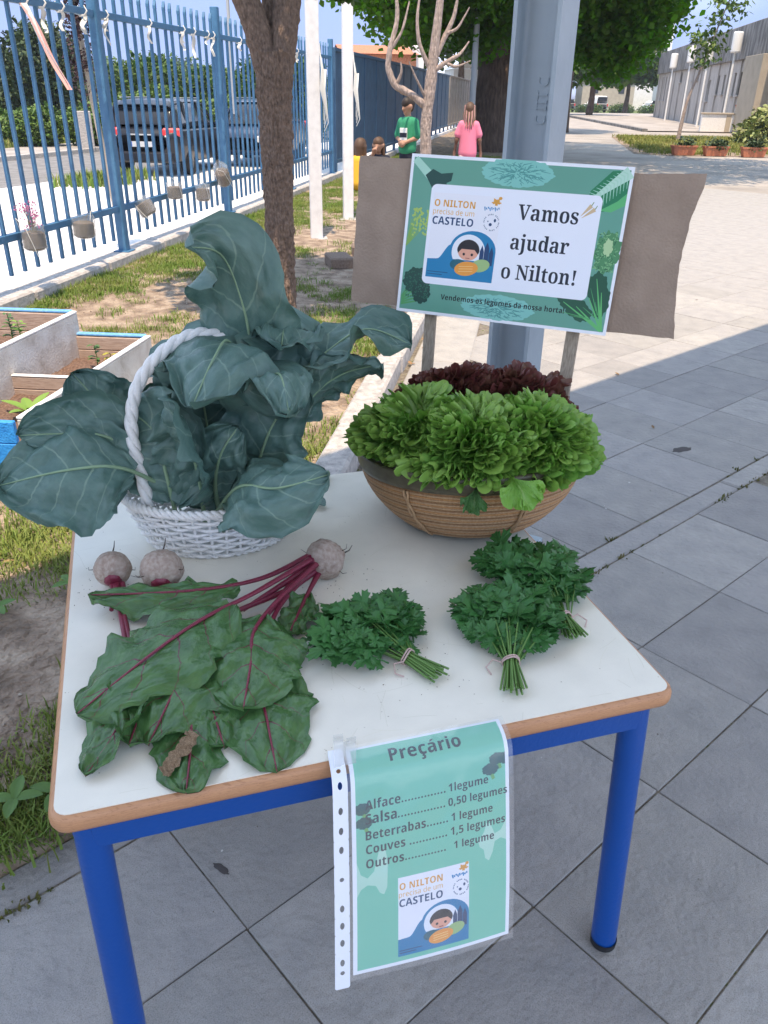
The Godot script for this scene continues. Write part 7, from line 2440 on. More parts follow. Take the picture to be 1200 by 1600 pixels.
# ---------------------------------------------------------------- street beyond the fence
func build_street() -> void:
	var d := Vector3(0.2588, 0, -0.9659)
	var r := Vector3(0.9659, 0, 0.2588)
	var at := func(s: float, o: float) -> Vector2:
		var p := Vector3(-7.9, 0, -17.3) + d * s - r * o
		return Vector2(p.x, p.z)
	var f0 := fence_pt(-14.0, 0, 0.09)
	var f1 := fence_pt(60.0, 0, 0.09)
	var mb := MB.new()
	flat(mb, [Vector2(f0.x, f0.z), Vector2(f1.x, f1.z), at.call(60, 0), at.call(-30, 0)], OUTSIDE)
	struct("forecourt", mb, M.apron)
	mb = MB.new()
	flat(mb, [at.call(-40, 0.0), at.call(70, 0.0), at.call(70, 4.6), at.call(-40, 4.6)], OUTSIDE - 0.012)
	struct("road", mb, M.asphalt)
	mb = MB.new()
	for k in 30:
		var a: Vector2 = at.call(-30 + 3.0 * k, 4.68)
		mb.box(Vector3(a.x, OUTSIDE + 0.01, a.y), Vector3(0.15, 0.2, 2.98), 0.01, Basis(Vector3.UP, -0.2618))
	struct("street_kerb", mb, M.kerb)
	mb = MB.new()
	flat(mb, [at.call(-40, 4.76), at.call(70, 4.76), at.call(70, 7.0), at.call(-40, 7.0)], OUTSIDE + 0.10)
	struct("footway", mb, M.plaza)
	# grass verge
	mb = MB.new()
	flat(mb, [at.call(-40, 7.0), at.call(70, 7.0), at.call(70, 16.0), at.call(-40, 16.0)], OUTSIDE + 0.09)
	struct("verge", mb, M.field)
	var xf := []
	var cs := []
	rng.seed = 811
	for k in 5200:
		var q: Vector2 = at.call(rng.randf_range(-4, 30), 7.1 + 5.5 * pow(rng.randf(), 1.4))
		xf.append(Transform3D(Basis(Vector3.UP, rng.randf() * TAU).scaled(Vector3.ONE * rng.randf_range(2.0, 4.5)), Vector3(q.x, OUTSIDE + 0.09, q.y)))
		cs.append(Color(0.13, 0.21, 0.04).lerp(Color(0.28, 0.27, 0.10), rng.randf()))
	for k in 260:
		var q := Vector3(-6.25, OUTSIDE, -19.0) + d * rng.randfn() * 0.55 + r * rng.randfn() * 0.28
		xf.append(Transform3D(Basis(Vector3.UP, rng.randf() * TAU).scaled(Vector3.ONE * rng.randf_range(2.0, 4.0)), q))
		cs.append(Color(0.11, 0.20, 0.04).lerp(Color(0.22, 0.24, 0.07), rng.randf()))
	var g := copies("verge_grass", grass_clump(9, 0.06, 0.03, 812, 0.005), M.grass, xf, cs)
	g.set_meta("kind", "stuff")
	tag(g, "long grass on the verge across the street", "grass")
	# concrete marker
	var m := MB.new()
	m.box(Vector3(0, 0.55, 0), Vector3(0.42, 1.1, 0.16), 0.02)
	var mk := part("concrete_marker", m, M.kerb)
	mk.position = Vector3(-9.85, OUTSIDE + 0.09, -28.6)
	mk.rotation.y = 0.3
	tag(mk, "pale concrete slab standing on the verge behind the fence post", "marker")
	# thin lamp pole across the street
	M.galv = mat(lin(0.40, 0.42, 0.44), 0.45)
	m = MB.new()
	m.lathe(PackedVector2Array([Vector2(0.06, 0.0), Vector2(0.055, 1.0), Vector2(0.035, 6.5), Vector2(0.0, 6.5)]), 12)
	var lp := part("lamp_column", m, M.galv)
	lp.position = Vector3(-4.35, OUTSIDE, -24.9)
	tag(lp, "thin grey lamp column behind the second fence post", "pole")
	# flyover at the far left
	var t := thing("flyover", "grey concrete flyover on a pillar at the far left", "bridge", Vector3(-25.0, OUTSIDE, -60.0))
	for p in [["deck", Vector3(-14, 2.95, 0), Vector3(28, 0.7, 7.0)], ["parapet", Vector3(-14, 3.45, 3.4), Vector3(28, 0.35, 0.25)], ["pillar", Vector3(-0.3, 1.2, 1.0), Vector3(0.9, 3.0, 0.9)], ["pillar", Vector3(-9.0, 1.2, 1.0), Vector3(0.9, 3.0, 0.9)], ["crossbeam", Vector3(-0.4, 2.45, 0.5), Vector3(2.2, 0.4, 5.0)]]:
		m = MB.new()
		m.box(p[1], p[2], 0.03)
		part(p[0], m, M.panel_grey, t)
	# brick house over the blue sheet fence
	M.brick = mottled([[0.0, lin(0.32, 0.12, 0.06)], [0.5, lin(0.46, 0.19, 0.10)], [1.0, lin(0.56, 0.26, 0.15)]], 0.03, 1.5, 0.9, 1.0, 0.1, 821)
	t = thing("brick_house", "orange brick house showing above the blue sheet fence", "house", Vector3(-0.9, OUTSIDE, -46.0), 0.16)
	m = MB.new()
	m.box(Vector3(0, 1.75, 0), Vector3(3.6, 3.5, 4.0), 0.02)
	part("wall", m, M.brick, t)
	m = MB.new()
	for s in [-1.0, 1.0]:
		m.quad(Vector3(-1.9, 3.5, s * 2.2), Vector3(1.9, 3.5, s * 2.2), Vector3(1.9, 3.95, 0), Vector3(-1.9, 3.95, 0)) if s > 0 else m.quad(Vector3(1.9, 3.5, -2.2), Vector3(-1.9, 3.5, -2.2), Vector3(-1.9, 3.95, 0), Vector3(1.9, 3.95, 0))
	part("roof", m, M.brick, t)
	m = MB.new()
	m.box(Vector3(1.95, 2.4, 0.6), Vector3(0.5, 3.0, 2.6), 0.02)
	part("side_wing", m, M.plaster, t)
	t = thing("pale_house", "low pale house behind the far fence end", "house", Vector3(7.0, OUTSIDE, -64.0), 0.1)
	m = MB.new()
	m.box(Vector3(0, 1.7, 0), Vector3(6, 3.4, 4), 0.02)
	part("wall", m, M.plaster, t)
	m = MB.new()
	m.tri(Vector3(-3.2, 3.4, 2.2), Vector3(3.2, 3.4, 2.2), Vector3(0, 4.6, 2.2))
	m.quad(Vector3(-3.2, 3.4, 2.2), Vector3(0, 4.6, 2.2), Vector3(0, 4.6, -2.2), Vector3(-3.2, 3.4, -2.2))
	m.quad(Vector3(3.2, 3.4, -2.2), Vector3(0, 4.6, -2.2), Vector3(0, 4.6, 2.2), Vector3(3.2, 3.4, 2.2))
	part("roof", m, M.plaster, t)
	build_cars()

# ---------------------------------------------------------------- cars: body lofted through cross sections along z (rear at +z)
func loft(mb: MB, st: Array, sides: int, flat_bottom := 0.0) -> void:
	# station: [z, half width low, half width belt, y low, y belt, half width top, y top]
	var p := PackedVector3Array()
	for s in st:
		var ring := [Vector2(0, s[3]), Vector2(s[1] * 0.85, s[3]), Vector2(s[1], s[3] + 0.06), Vector2(s[2] * 1.01, lerpf(s[3], s[4], 0.55)), Vector2(s[2], s[4] - 0.03), Vector2(s[2] * 0.985, s[4]), Vector2(lerpf(s[2], s[5], 0.5), lerpf(s[4], s[6], 0.5)), Vector2(s[5] * 1.04, s[6] - 0.05), Vector2(s[5] * 0.93, s[6]), Vector2(0, s[6] + 0.015)]
		for k in ring.size(): p.append(Vector3(ring[k].x, ring[k].y, s[0]))
		for k in range(ring.size() - 2, -1, -1): p.append(Vector3(-ring[k].x, ring[k].y, s[0]))
	mb.grid(p, st.size(), 19, true)

func build_cars() -> void:
	M.glass_dark = mat(lin(0.02, 0.022, 0.026), 0.1, 0.4)
	M.tyre = mat(lin(0.018, 0.018, 0.018), 0.85)
	M.rim = mat(lin(0.35, 0.36, 0.37), 0.3)
	M.rim.metallic = 0.8
	M.tail = mat(lin(0.60, 0.015, 0.015), 0.3, 0.5)
	M.tail.clearcoat_enabled = true
	M.tail.clearcoat = 0.8
	M.plate = mat(lin(0.5, 0.51, 0.52), 0.5)
	M.plate_blue = mat(lin(0.02, 0.08, 0.45), 0.5)
	M.trim = mat(lin(0.02, 0.02, 0.021), 0.6)
	M.lamp_clear = mat(lin(0.62, 0.63, 0.62), 0.15)
	var spec := [[Vector3(-5.55, OUTSIDE, -22.6), -0.10, Color(0.010, 0.012, 0.018), "dark grey estate car parked tail-on behind the blue fence", false], [Vector3(-3.75, OUTSIDE, -25.6), -0.12, Color(0.012, 0.02, 0.05), "dark blue car parked nose-on ahead of the grey one", true]]
	for c in spec:
		var paint := mat(c[2].linear_to_srgb(), 0.35, 0.35)
		paint.clearcoat_enabled = true
		paint.clearcoat = 0.3
		paint.clearcoat_roughness = 0.06
		paint.metallic = 0.0
		var t := thing("parked_car", c[3], "car", c[0], c[1] + (PI if c[4] else 0.0), "cars parked in the street")
		var mb := MB.new()
		# lower body: rear bumper at z = 2.2, nose at z = -2.2
		loft(mb, [[2.24, 0.50, 0.60, 0.48, 0.80, 0.55, 0.88], [2.20, 0.72, 0.80, 0.36, 0.92, 0.72, 0.98], [2.08, 0.84, 0.90, 0.30, 0.98, 0.82, 1.04], [1.4, 0.88, 0.93, 0.26, 0.99, 0.86, 1.03], [0.2, 0.88, 0.93, 0.25, 0.97, 0.86, 1.01], [-0.9, 0.88, 0.92, 0.25, 0.94, 0.84, 0.99], [-1.7, 0.86, 0.89, 0.27, 0.86, 0.78, 0.92], [-2.1, 0.78, 0.80, 0.32, 0.76, 0.66, 0.82], [-2.22, 0.55, 0.60, 0.42, 0.66, 0.5, 0.72]], 19)
		part("body", mb, paint, t)
		mb = MB.new()
		loft(mb, [[2.06, 0.60, 0.70, 1.00, 1.04, 0.60, 1.10], [1.92, 0.76, 0.80, 0.99, 1.12, 0.66, 1.40], [1.70, 0.80, 0.82, 0.99, 1.16, 0.66, 1.56], [1.0, 0.82, 0.83, 0.98, 1.18, 0.67, 1.60], [0.0, 0.82, 0.83, 0.97, 1.18, 0.66, 1.59], [-0.5, 0.80, 0.82, 0.96, 1.12, 0.62, 1.48], [-1.15, 0.76, 0.78, 0.94, 0.98, 0.60, 1.02]], 19)
		part("cabin_glass", mb, M.glass_dark, t)
		mb = MB.new()
		loft(mb, [[1.96, 0.60, 0.66, 1.44, 1.48, 0.58, 1.51], [1.74, 0.66, 0.69, 1.53, 1.56, 0.62, 1.60], [1.0, 0.68, 0.70, 1.56, 1.59, 0.63, 1.635], [0.0, 0.68, 0.70, 1.56, 1.585, 0.63, 1.625], [-0.42, 0.62, 0.66, 1.49, 1.52, 0.58, 1.55]], 19)
		part("roof", mb, paint, t)
		for s in [-1.0, 1.0]:
			# pillars, mirrors, rails
			for pl in [[Vector3(0.815, 1.02, 1.35), Vector3(0.70, 1.58, 1.25), 0.16], [Vector3(0.83, 1.0, 0.25), Vector3(0.70, 1.57, 0.2), 0.09], [Vector3(0.80, 1.0, -1.0), Vector3(0.68, 1.52, -0.35), 0.07], [Vector3(0.78, 1.0, 1.98), Vector3(0.68, 1.52, 1.78), 0.16]]:
				mb = MB.new()
				strip_between(mb, pl[0] * Vector3(s, 1, 1), pl[1] * Vector3(s, 1, 1), 0.05, pl[2], 0.01)
				part("pillar", mb, paint, t)
			mb = MB.new()
			strip_between(mb, Vector3(s * 0.64, 1.655, 1.6), Vector3(s * 0.62, 1.65, -0.2), 0.03, 0.03, 0.006)
			part("roof_rail", mb, M.galv, t)
			mb = MB.new()
			mb.box(Vector3(s * 1.0, 1.04, -0.75), Vector3(0.2, 0.14, 0.1), 0.03)
			part("mirror", mb, paint, t)
			mb = MB.new()
			mb.box(Vector3(s * 0.72, 0.95, 2.10), Vector3(0.46, 0.19, 0.18), 0.04, Basis(Vector3.UP, s * 0.35))
			var tl := part("tail_light", mb, M.tail, t)
			mb = MB.new()
			mb.box(Vector3(s * 0.66, 0.875, 2.175), Vector3(0.2, 0.045, 0.09), 0.01, Basis(Vector3.UP, s * 0.35))
			part("reverse_lens", mb, M.lamp_clear, tl)
			mb = MB.new()
			mb.box(Vector3(s * 0.62, 0.70, -2.10), Vector3(0.34, 0.16, 0.16), 0.03, Basis(Vector3.UP, -s * 0.4))
			part("headlight", mb, M.lamp_clear, t)
			for z in [1.35, -1.4]:
				mb = MB.new()
				var prof := PackedVector2Array([Vector2(0.20, -0.10), Vector2(0.32, -0.11), Vector2(0.34, -0.07), Vector2(0.34, 0.07), Vector2(0.32, 0.11), Vector2(0.20, 0.10)])
				mb.lathe(prof, 28)
				var w := part("wheel", mb, M.tyre, t)
				w.position = Vector3(s * 0.80, 0.34, z)
				w.rotation.z = -s * PI * 0.5
				mb = MB.new()
				mb.lathe(PackedVector2Array([Vector2(0.0, 0.05), Vector2(0.10, 0.09), Vector2(0.19, 0.075), Vector2(0.215, 0.10)]), 24)
				part("rim", mb, M.rim, w)
		mb = MB.new()
		mb.box(Vector3(0, 0.42, 2.16), Vector3(1.5, 0.24, 0.16), 0.04)
		part("bumper", mb, paint, t)
		mb = MB.new()
		mb.box(Vector3(0, 0.70, 2.245), Vector3(0.52, 0.115, 0.012), 0.002)
		var pt := part("number_plate", mb, M.plate, t)
		mb = MB.new()
		mb.box(Vector3(-0.24, 0.70, 2.2525), Vector3(0.045, 0.11, 0.004), 0.001)
		part("plate_band", mb, M.plate_blue, pt)
		mb = MB.new()
		mb.box(Vector3(0, 0.90, 2.235), Vector3(0.6, 0.03, 0.03), 0.006)
		part("chrome_strip", mb, M.galv, t)

# ---------------------------------------------------------------- far side of the yard
func build_far_yard() -> void:
	M.stain = mottled([[0.0, g3(0.075, 0.0)], [0.35, g3(0.13, 0.02)], [0.6, g3(0.22, 0.03)], [1.0, g3(0.36, 0.03)]], 0.012, 5.0, 0.95, 1.5, 0.1, 841, 7)
	M.stain.uv1_scale = Vector3(0.35, 0.12, 0.35)
	M.render_wall = mottled([[0.0, lin(0.36, 0.31, 0.25)], [0.5, lin(0.42, 0.365, 0.29)], [1.0, lin(0.47, 0.41, 0.33)]], 0.01, 4.0, 0.95, 0.6, 0.1, 845)
	M.pane = mat(lin(0.03, 0.035, 0.04), 0.1, 0.6)
	var P0 := Vector3(14.43, 0, -33.8)
	var dir := Vector3(0.1577, 0, -0.9875)
	var turn := atan2(-dir.x, -dir.z)
	var t := thing("concrete_building", "long stained concrete hall with narrow windows on the right", "building", P0, turn)
	# local -z runs away from the viewer, local -x faces the yard
	var slots := [[6.7, 1.45, 2.35, 0.42], [7.9, 1.45, 2.35, 0.42], [10.2, 1.5, 2.32, 0.42], [11.6, 1.5, 2.32, 0.42], [13.8, 1.2, 2.15, 0.4], [15.4, 1.2, 2.15, 0.4], [17.6, 2.2, 2.7, 0.5], [19.3, 2.2, 2.7, 0.5], [23.5, 2.2, 2.7, 0.5], [30.0, 1.15, 2.6, 0.5], [31.8, 1.15, 2.6, 0.5]]
	# wall between the openings
	var edges := [-6.0]
	for s in slots:
		edges.append(s[0] - s[3] * 0.5); edges.append(s[0] + s[3] * 0.5)
	edges.append(34.2)
	for k in range(0, edges.size(), 2):
		var mb := MB.new()
		var a: float = edges[k]
		var b: float = edges[k + 1]
		mb.box(Vector3(0.25, 1.4, -(a + b) * 0.5), Vector3(0.5, 2.85, b - a), 0.0)
		part("wall_pier", mb, M.conc_wall, t)
	for s in slots:
		for e in [[-0.02, s[1]], [s[2], 2.825]]:
			var mb := MB.new()
			mb.box(Vector3(0.252, (e[0] + e[1]) * 0.5, -s[0]), Vector3(0.5, e[1] - e[0], s[3]), 0.0)
			part("wall_infill", mb, M.conc_wall, t)
		var mb := MB.new()
		mb.box(Vector3(0.22, (s[1] + s[2]) * 0.5, -s[0]), Vector3(0.03, s[2] - s[1], s[3]), 0.0)
		var w := part("window", mb, M.pane, t)
		mb = MB.new()
		mb.box(Vector3(-0.03, s[1] - 0.04, -s[0]), Vector3(0.16, 0.07, s[3] + 0.16), 0.01)
		part("sill", mb, M.conc_wall, w)
		mb = MB.new()
		mb.box(Vector3(0.17, (s[1] + s[2]) * 0.5, -s[0]), Vector3(0.05, s[2] - s[1], 0.04), 0.0)
		part("mullion", mb, M.trim, w)
	var mb := MB.new()
	mb.box(Vector3(0.16, 3.5, -14.0), Vector3(0.62, 1.34, 40.4), 0.02)
	part("parapet", mb, M.stain, t)
	for k in 14:
		mb = MB.new()
		mb.box(Vector3(-0.03, 1.4, -1.5 - 2.4 * k - 0.6), Vector3(0.09, 2.8, 0.14), 0.01)
		part("pilaster", mb, M.conc_wall, t)
	mb = MB.new()
	mb.box(Vector3(6.2, 2.0, -34.3), Vector3(12.0, 4.2, 0.4), 0.02)
	part("end_wall", mb, M.conc_wall, t)
	mb = MB.new()
	mb.box(Vector3(6.3, 4.1, -14.0), Vector3(11.9, 0.15, 40.0), 0.0)
	part("roof", mb, M.stain, t)
	t = thing("rendered_wall", "smooth beige wall corner at the right edge of the picture", "wall", Vector3(14.9, 0, -37.2), turn)
	mb = MB.new()
	mb.box(Vector3(0.9, 1.42, 0.6), Vector3(2.6, 2.85, 3.0), 0.01)
	part("wall_face", mb, M.render_wall, t)
	# low white wall with a pot
	t = thing("low_wall", "low white wall with darker pier beside the concrete hall", "wall", Vector3(14.3, 0, -38.6), turn)
	for p in [["wall_face", Vector3(-0.4, 0.35, 0.3), Vector3(1.0, 0.7, 0.3), M.white_metal], ["wall_face", Vector3(0.7, 0.35, 0.3), Vector3(0.8, 0.7, 0.3), M.white_metal], ["pier", Vector3(0.2, 0.36, 0.3), Vector3(0.2, 0.72, 0.32), M.render_wall], ["coping", Vector3(0.1, 0.73, 0.3), Vector3(2.1, 0.06, 0.4), M.render_wall]]:
		mb = MB.new()
		mb.box(p[1], p[2], 0.01)
		part(p[0], mb, p[3], t)
	M.terracotta = mottled([[0.0, lin(0.33, 0.11, 0.055)], [0.5, lin(0.43, 0.155, 0.08)], [1.0, lin(0.5, 0.2, 0.11)]], 0.03, 0.6, 0.8, 1.0, 0.1, 851)
	t = thing("flower_pot", "small red pot standing on the low white wall", "pot", Vector3(14.95, 0.76, -38.4))
	mb = MB.new()
	mb.lathe(PackedVector2Array([Vector2(0.0, 0.0), Vector2(0.16, 0.0), Vector2(0.22, 0.26), Vector2(0.24, 0.27), Vector2(0.24, 0.32), Vector2(0.20, 0.32), Vector2(0.19, 0.26), Vector2(0, 0.26)]), 20)
	part("pot", mb, M.terracotta, t)
	# lawn patch
	mb = MB.new()
	flat(mb, [Vector2(8.1, -32.4), Vector2(6.3, -22.6), Vector2(7.2, -22.1), Vector2(16, -21.9), Vector2(18, -33.0)], -0.004)
	struct("lawn", mb, M.soil)
	var xf := []
	var cs := []
	rng.seed = 861
	var f := FastNoiseLite.new()
	f.frequency = 0.35
	for k in 9000:
		var q := Vector2(rng.randf_range(6.4, 15.5), rng.randf_range(-32.6, -22.4))
		if q.x < lerpf(6.6, 8.3, (-q.y - 22.5) / 10.0): continue
		if f.get_noise_2d(q.x, q.y) + (-q.y - 24.0) * 0.06 < rng.randf_range(-0.25, 0.2): continue
		xf.append(Transform3D(Basis(Vector3.UP, rng.randf() * TAU).scaled(Vector3.ONE * rng.randf_range(1.2, 2.6)), Vector3(q.x, -0.004, q.y)))
		cs.append(Color(0.15, 0.21, 0.045).lerp(Color(0.30, 0.28, 0.11), rng.randf()))
	var g := copies("lawn_grass", grass_clump(9, 0.045, 0.03, 862, 0.004), M.grass, xf, cs)
	g.set_meta("kind", "stuff")
	tag(g, "thin sunlit grass on the far lawn patch", "grass")
	# kerb line that crosses the far yard
	mb = MB.new()
	for k in 16:
		var a := Vector3(10.9, 0, -38.0).lerp(Vector3(13.5, 0, -74.0), k / 16.0)
		var b := Vector3(10.9, 0, -38.0).lerp(Vector3(13.5, 0, -74.0), (k + 0.985) / 16.0)
		strip_between(mb, a + Vector3(0, 0.03, 0), b + Vector3(0, 0.03, 0), 0.22, 0.16, 0.01)
	struct("yard_kerb", mb, M.stain)
	mb = MB.new()
	flat(mb, [Vector2(11.0, -38.0), Vector2(13.6, -74.0), Vector2(22, -74), Vector2(17, -38.0)], 0.03)
	struct("raised_walk", mb, M.plaza)
	# terracotta troughs
	var bm := leaf_clump(6, 0.09, 0.08, 871, 0.6)
	var tr := [[Vector3(7.45, 0, -22.3), 0.06, "leftmost terracotta trough, wilted, on the far lawn edge", 24], [Vector3(8.2, 0, -22.15), 0.0, "middle terracotta trough with a low pale plant", 60], [Vector3(9.08, 0, -21.95), -0.04, "rightmost terracotta trough in front of the variegated bush", 70]]
	for p in tr:
		t = thing("terracotta_trough", p[2], "trough", p[0], p[1], "terracotta troughs by the lawn")
		mb = MB.new()
		var a := []
		for q in [[0.25, 0.09, 0.0], [0.30, 0.11, 0.19], [0.315, 0.125, 0.19], [0.315, 0.125, 0.225], [0.285, 0.095, 0.225], [0.28, 0.09, 0.18]]:
			a.append([Vector3(-q[0], q[2], q[1]), Vector3(q[0], q[2], q[1]), Vector3(q[0], q[2], -q[1]), Vector3(-q[0], q[2], -q[1])])
		for k in a.size() - 1:
			for e in 4: mb.quad(a[k][e], a[k][(e + 1) % 4], a[k + 1][(e + 1) % 4], a[k + 1][e])
		part("trough", mb, M.terracotta, t)
		mb = MB.new()
		mb.quad(Vector3(-0.28, 0.185, 0.09), Vector3(0.28, 0.185, 0.09), Vector3(0.28, 0.185, -0.09), Vector3(-0.28, 0.185, -0.09))
		part("soil", mb, M.bed_soil, t)
		crown(t, [[Vector3(0.02, 0.26, 0), Vector3(0.24, 0.10, 0.1), p[3]]], bm, M.leaf_olive, int(p[0].x * 10), 0.3, 0.1, "plant")
	t = thing("variegated_bush", "variegated yellow-green bush behind the rightmost trough", "bush", Vector3(11.9, 0, -28.0))
	mb = MB.new()
	limb(mb, [Vector3(0, -0.05, 0), Vector3(0.05, 0.5, 0)], [0.08, 0.05], 8, 0.08, 3)
	part("stem", mb, bark(Vector3(0.14, 0.11, 0.09), 875), t)
	crown(t, [[Vector3(0, 0.55, 0), Vector3(0.75, 0.55, 0.6), 420], [Vector3(-0.55, 0.3, 0.2), Vector3(0.45, 0.32, 0.4), 150], [Vector3(1.0, 0.75, -0.3), Vector3(0.8, 0.75, 0.6), 420]], leaf_clump(6, 0.16, 0.13, 877, 0.5), leaf_mat(lin(0.30, 0.34, 0.13), 0.4), 879, 0.5, 0.3, "foliage")
	# slim lamps in front of the hall
	M.lamp_white = mat(lin(0.80, 0.80, 0.78), 0.4)
	var lamps := [[Vector3(17.5, 0, -57.0), 3.35, "farthest slim lamp with white drum head by the hall"], [Vector3(16.45, 0, -50.6), 3.45, "slim lamp with small drum head, second from the hall's far end"], [Vector3(15.5, 0, -45.1), 3.35, "slim lamp with white drum head before the hall's middle"], [Vector3(15.05, 0, -40.5), 3.5, "nearest slim lamp with white drum head at the hall"]]
	for l in lamps:
		t = thing("yard_lamp", l[2], "lamp", l[0], 0.0, "slim lamps along the hall")
		mb = MB.new()
		mb.lathe(PackedVector2Array([Vector2(0.06, 0.0), Vector2(0.05, 0.2), Vector2(0.042, l[1] - 0.4), Vector2(0.0, l[1] - 0.4)]), 10)
		part("pole", mb, M.lamp_white, t)
		mb = MB.new()
		mb.lathe(PackedVector2Array([Vector2(0.0, l[1] - 0.42), Vector2(0.19, l[1] - 0.42), Vector2(0.21, l[1] - 0.36), Vector2(0.21, l[1] + 0.32), Vector2(0.18, l[1] + 0.38), Vector2(0.0, l[1] + 0.40)]), 18)
		part("lamp_head", mb, M.lamp_white, t)
	# grey column by the plane tree
	mb = MB.new()
	mb.lathe(PackedVector2Array([Vector2(0.075, 0.0), Vector2(0.07, 0.8), Vector2(0.055, 6.0), Vector2(0.0, 6.0)]), 12)
	var lc := part("lamp_column", mb, M.galv)
	lc.position = Vector3(1.84, 0, -20.3)
	tag(lc, "grey lamp column rising beside the girl in pink", "pole")
	build_far_town()

func build_far_town() -> void:
	var y := OUTSIDE - 0.02
	# buildings beyond the yard
	for b in [["white_block", "white modern block above the far trees", "building", Vector3(41.5, y, -152.0), Vector3(6.5, 12.5, 8.0), M.plaster, 3], ["brown_house", "brownish house between the far trees", "house", Vector3(33.5, y, -142.0), Vector3(8.0, 4.0, 5.0), M.render_wall, 2], ["white_house", "low white house behind the parked vans", "house", Vector3(45.0, y, -141.0), Vector3(7.0, 3.8, 5.0), M.plaster, 2], ["grey_shed", "grey shed with an orange roof behind the far cars", "shed", Vector3(24.5, y, -142.0), Vector3(6.0, 3.4, 5.0), M.conc_wall, 1], ["long_house", "long pale house at the far left of the drive", "house", Vector3(8.0, y, -142.0), Vector3(15.0, 4.5, 6.0), M.plaster, 3]]:
		var t := thing(b[0], b[1], b[2], b[3], 0.0)
		var s: Vector3 = b[4]
		var mb := MB.new()
		mb.box(Vector3(0, s.y * 0.5, 0), s, 0.03)
		part("wall", mb, b[5], t)
		mb = MB.new()
		mb.box(Vector3(0, s.y + 0.15, 0), Vector3(s.x + 0.5, 0.3, s.z + 0.5), 0.03)
		part("roof", mb, M.brick if b[0] == "grey_shed" else b[5], t)
		for k in b[6]:
			mb = MB.new()
			mb.box(Vector3((k + 0.5) / b[6] * s.x - s.x * 0.5, s.y * 0.72, s.z * 0.5 + 0.01), Vector3(0.9, 1.0, 0.06), 0.01)
			part("window", mb, M.pane, t)
	# parked vans
	for v in [[Vector3(28.2, y, -124.0), 0.25, M.plaster, "white van parked at the far end of the yard"], [Vector3(24.0, y, -124.0), 0.1, M.white_metal, "small white car parked left of the far van"], [Vector3(35.5, y, -122.0), 0.0, M.white_metal, "silver car parked right of the far van"], [Vector3(39.5, y, -124.0), 0.0, M.galv, "grey car parked near the hall's far corner"]]:
		var t := thing("far_vehicle", v[3], "car", v[0], v[1], "vehicles at the far end")
		var tall: bool = v[2] == M.plaster
		var mb := MB.new()
		loft(mb, [[2.1, 0.75, 0.85, 0.4, 0.95, 0.8, 1.02], [1.8, 0.86, 0.9, 0.3, 1.0, 0.85, 1.06], [-1.6, 0.86, 0.9, 0.3, 1.0, 0.84, 1.05], [-2.1, 0.75, 0.8, 0.4, 0.8, 0.7, 0.88]], 19)
		part("body", mb, v[2], t)
		mb = MB.new()
		var h := 2.0 if tall else 1.48
		loft(mb, [[1.95, 0.72, 0.8, 1.0, 1.2, 0.68, h - 0.1], [1.6, 0.8, 0.84, 1.0, 1.25, 0.72, h], [-0.3, 0.8, 0.84, 1.0, 1.25, 0.72, h], [-1.1, 0.76, 0.8, 1.0, 1.05, 0.66, 1.1]], 19)
		part("cabin", mb, v[2], t)
		mb = MB.new()
		mb.box(Vector3(0, h * 0.5 + 0.62, 1.96), Vector3(1.25, h * 0.24, 0.06), 0.01)
		part("rear_window", mb, M.glass_dark, t)
		for s in [-1.0, 1.0]:
			mb = MB.new()
			mb.box(Vector3(s * 0.76, 0.9, 2.08), Vector3(0.16, 0.3, 0.1), 0.02)
			part("tail_light", mb, M.tail, t)
			for z in [1.3, -1.3]:
				mb = MB.new()
				mb.lathe(PackedVector2Array([Vector2(0, -0.1), Vector2(0.33, -0.1), Vector2(0.33, 0.1), Vector2(0, 0.1)]), 16)
				var w := part("wheel", mb, M.tyre, t)
				w.position = Vector3(s * 0.78, 0.33, z)
				w.rotation.z = PI * 0.5
	# hedge before the vehicles
	var hb := leaf_clump(7, 0.22, 0.25, 881, 0.7)
	for k in 5:
		var t := thing("hedge", ["low hedge piece left of the far white car", "low hedge piece under the far white van", "low hedge piece right of the far van", "low hedge piece by the silver car", "low hedge piece next to the hall's far corner"][k], "hedge", Vector3(21.5 + 4.0 * k, y, -116.0 + 0.4 * k), 0.0, "hedges at the far end")
		crown(t, [[Vector3(0, 0.5, 0), Vector3(1.7, 0.55, 0.6), 260]], hb, M.leaf_far, 890 + k, 0.3, 0.3, "foliage")
	# a belt of trees closes the view
	var fc := leaf_clump(6, 0.7, 0.8, 895, 0.8)
	var xs := [-95.0, -78.0, -62.0, -48.0, -36.0, 46.0, 60.0, 75.0, 92.0]
	for k in xs.size():
		var t := thing("belt_tree", "distant tree of the belt on the horizon, %s" % ["far left edge", "second from the left", "third from the left", "fourth from the left", "nearest the flyover", "just right of the hall", "sixth along", "seventh along", "far right edge"][k], "tree", Vector3(xs[k], y, -150.0 - 6.0 * (k % 3)), 0.0, "tree belt")
		var mb := MB.new()
		limb(mb, [Vector3(0, -0.2, 0), Vector3(0.1, 3.0, 0)], [0.4, 0.25], 8, 0.08, k)
		part("trunk", mb, M.stain, t)
		crown(t, [[Vector3(0, 3.6, 0), Vector3(6.5, 2.8, 4.0), 420], [Vector3(-4, 2.4, 0), Vector3(4.0, 2.0, 3.0), 160], [Vector3(4.5, 2.6, 0), Vector3(4.0, 2.2, 3.0), 160]], fc, M.leaf_far, 900 + k, 0.3, 0.4)

func on_table(x: float, z: float, y := 0.0) -> Vector3:      # x along the front edge, z towards the back
	return Vector3(TABLE_AT.x + x * 0.955 - z * 0.2965, TABLE_TOP + y, TABLE_AT.z - x * 0.2965 - z * 0.955)

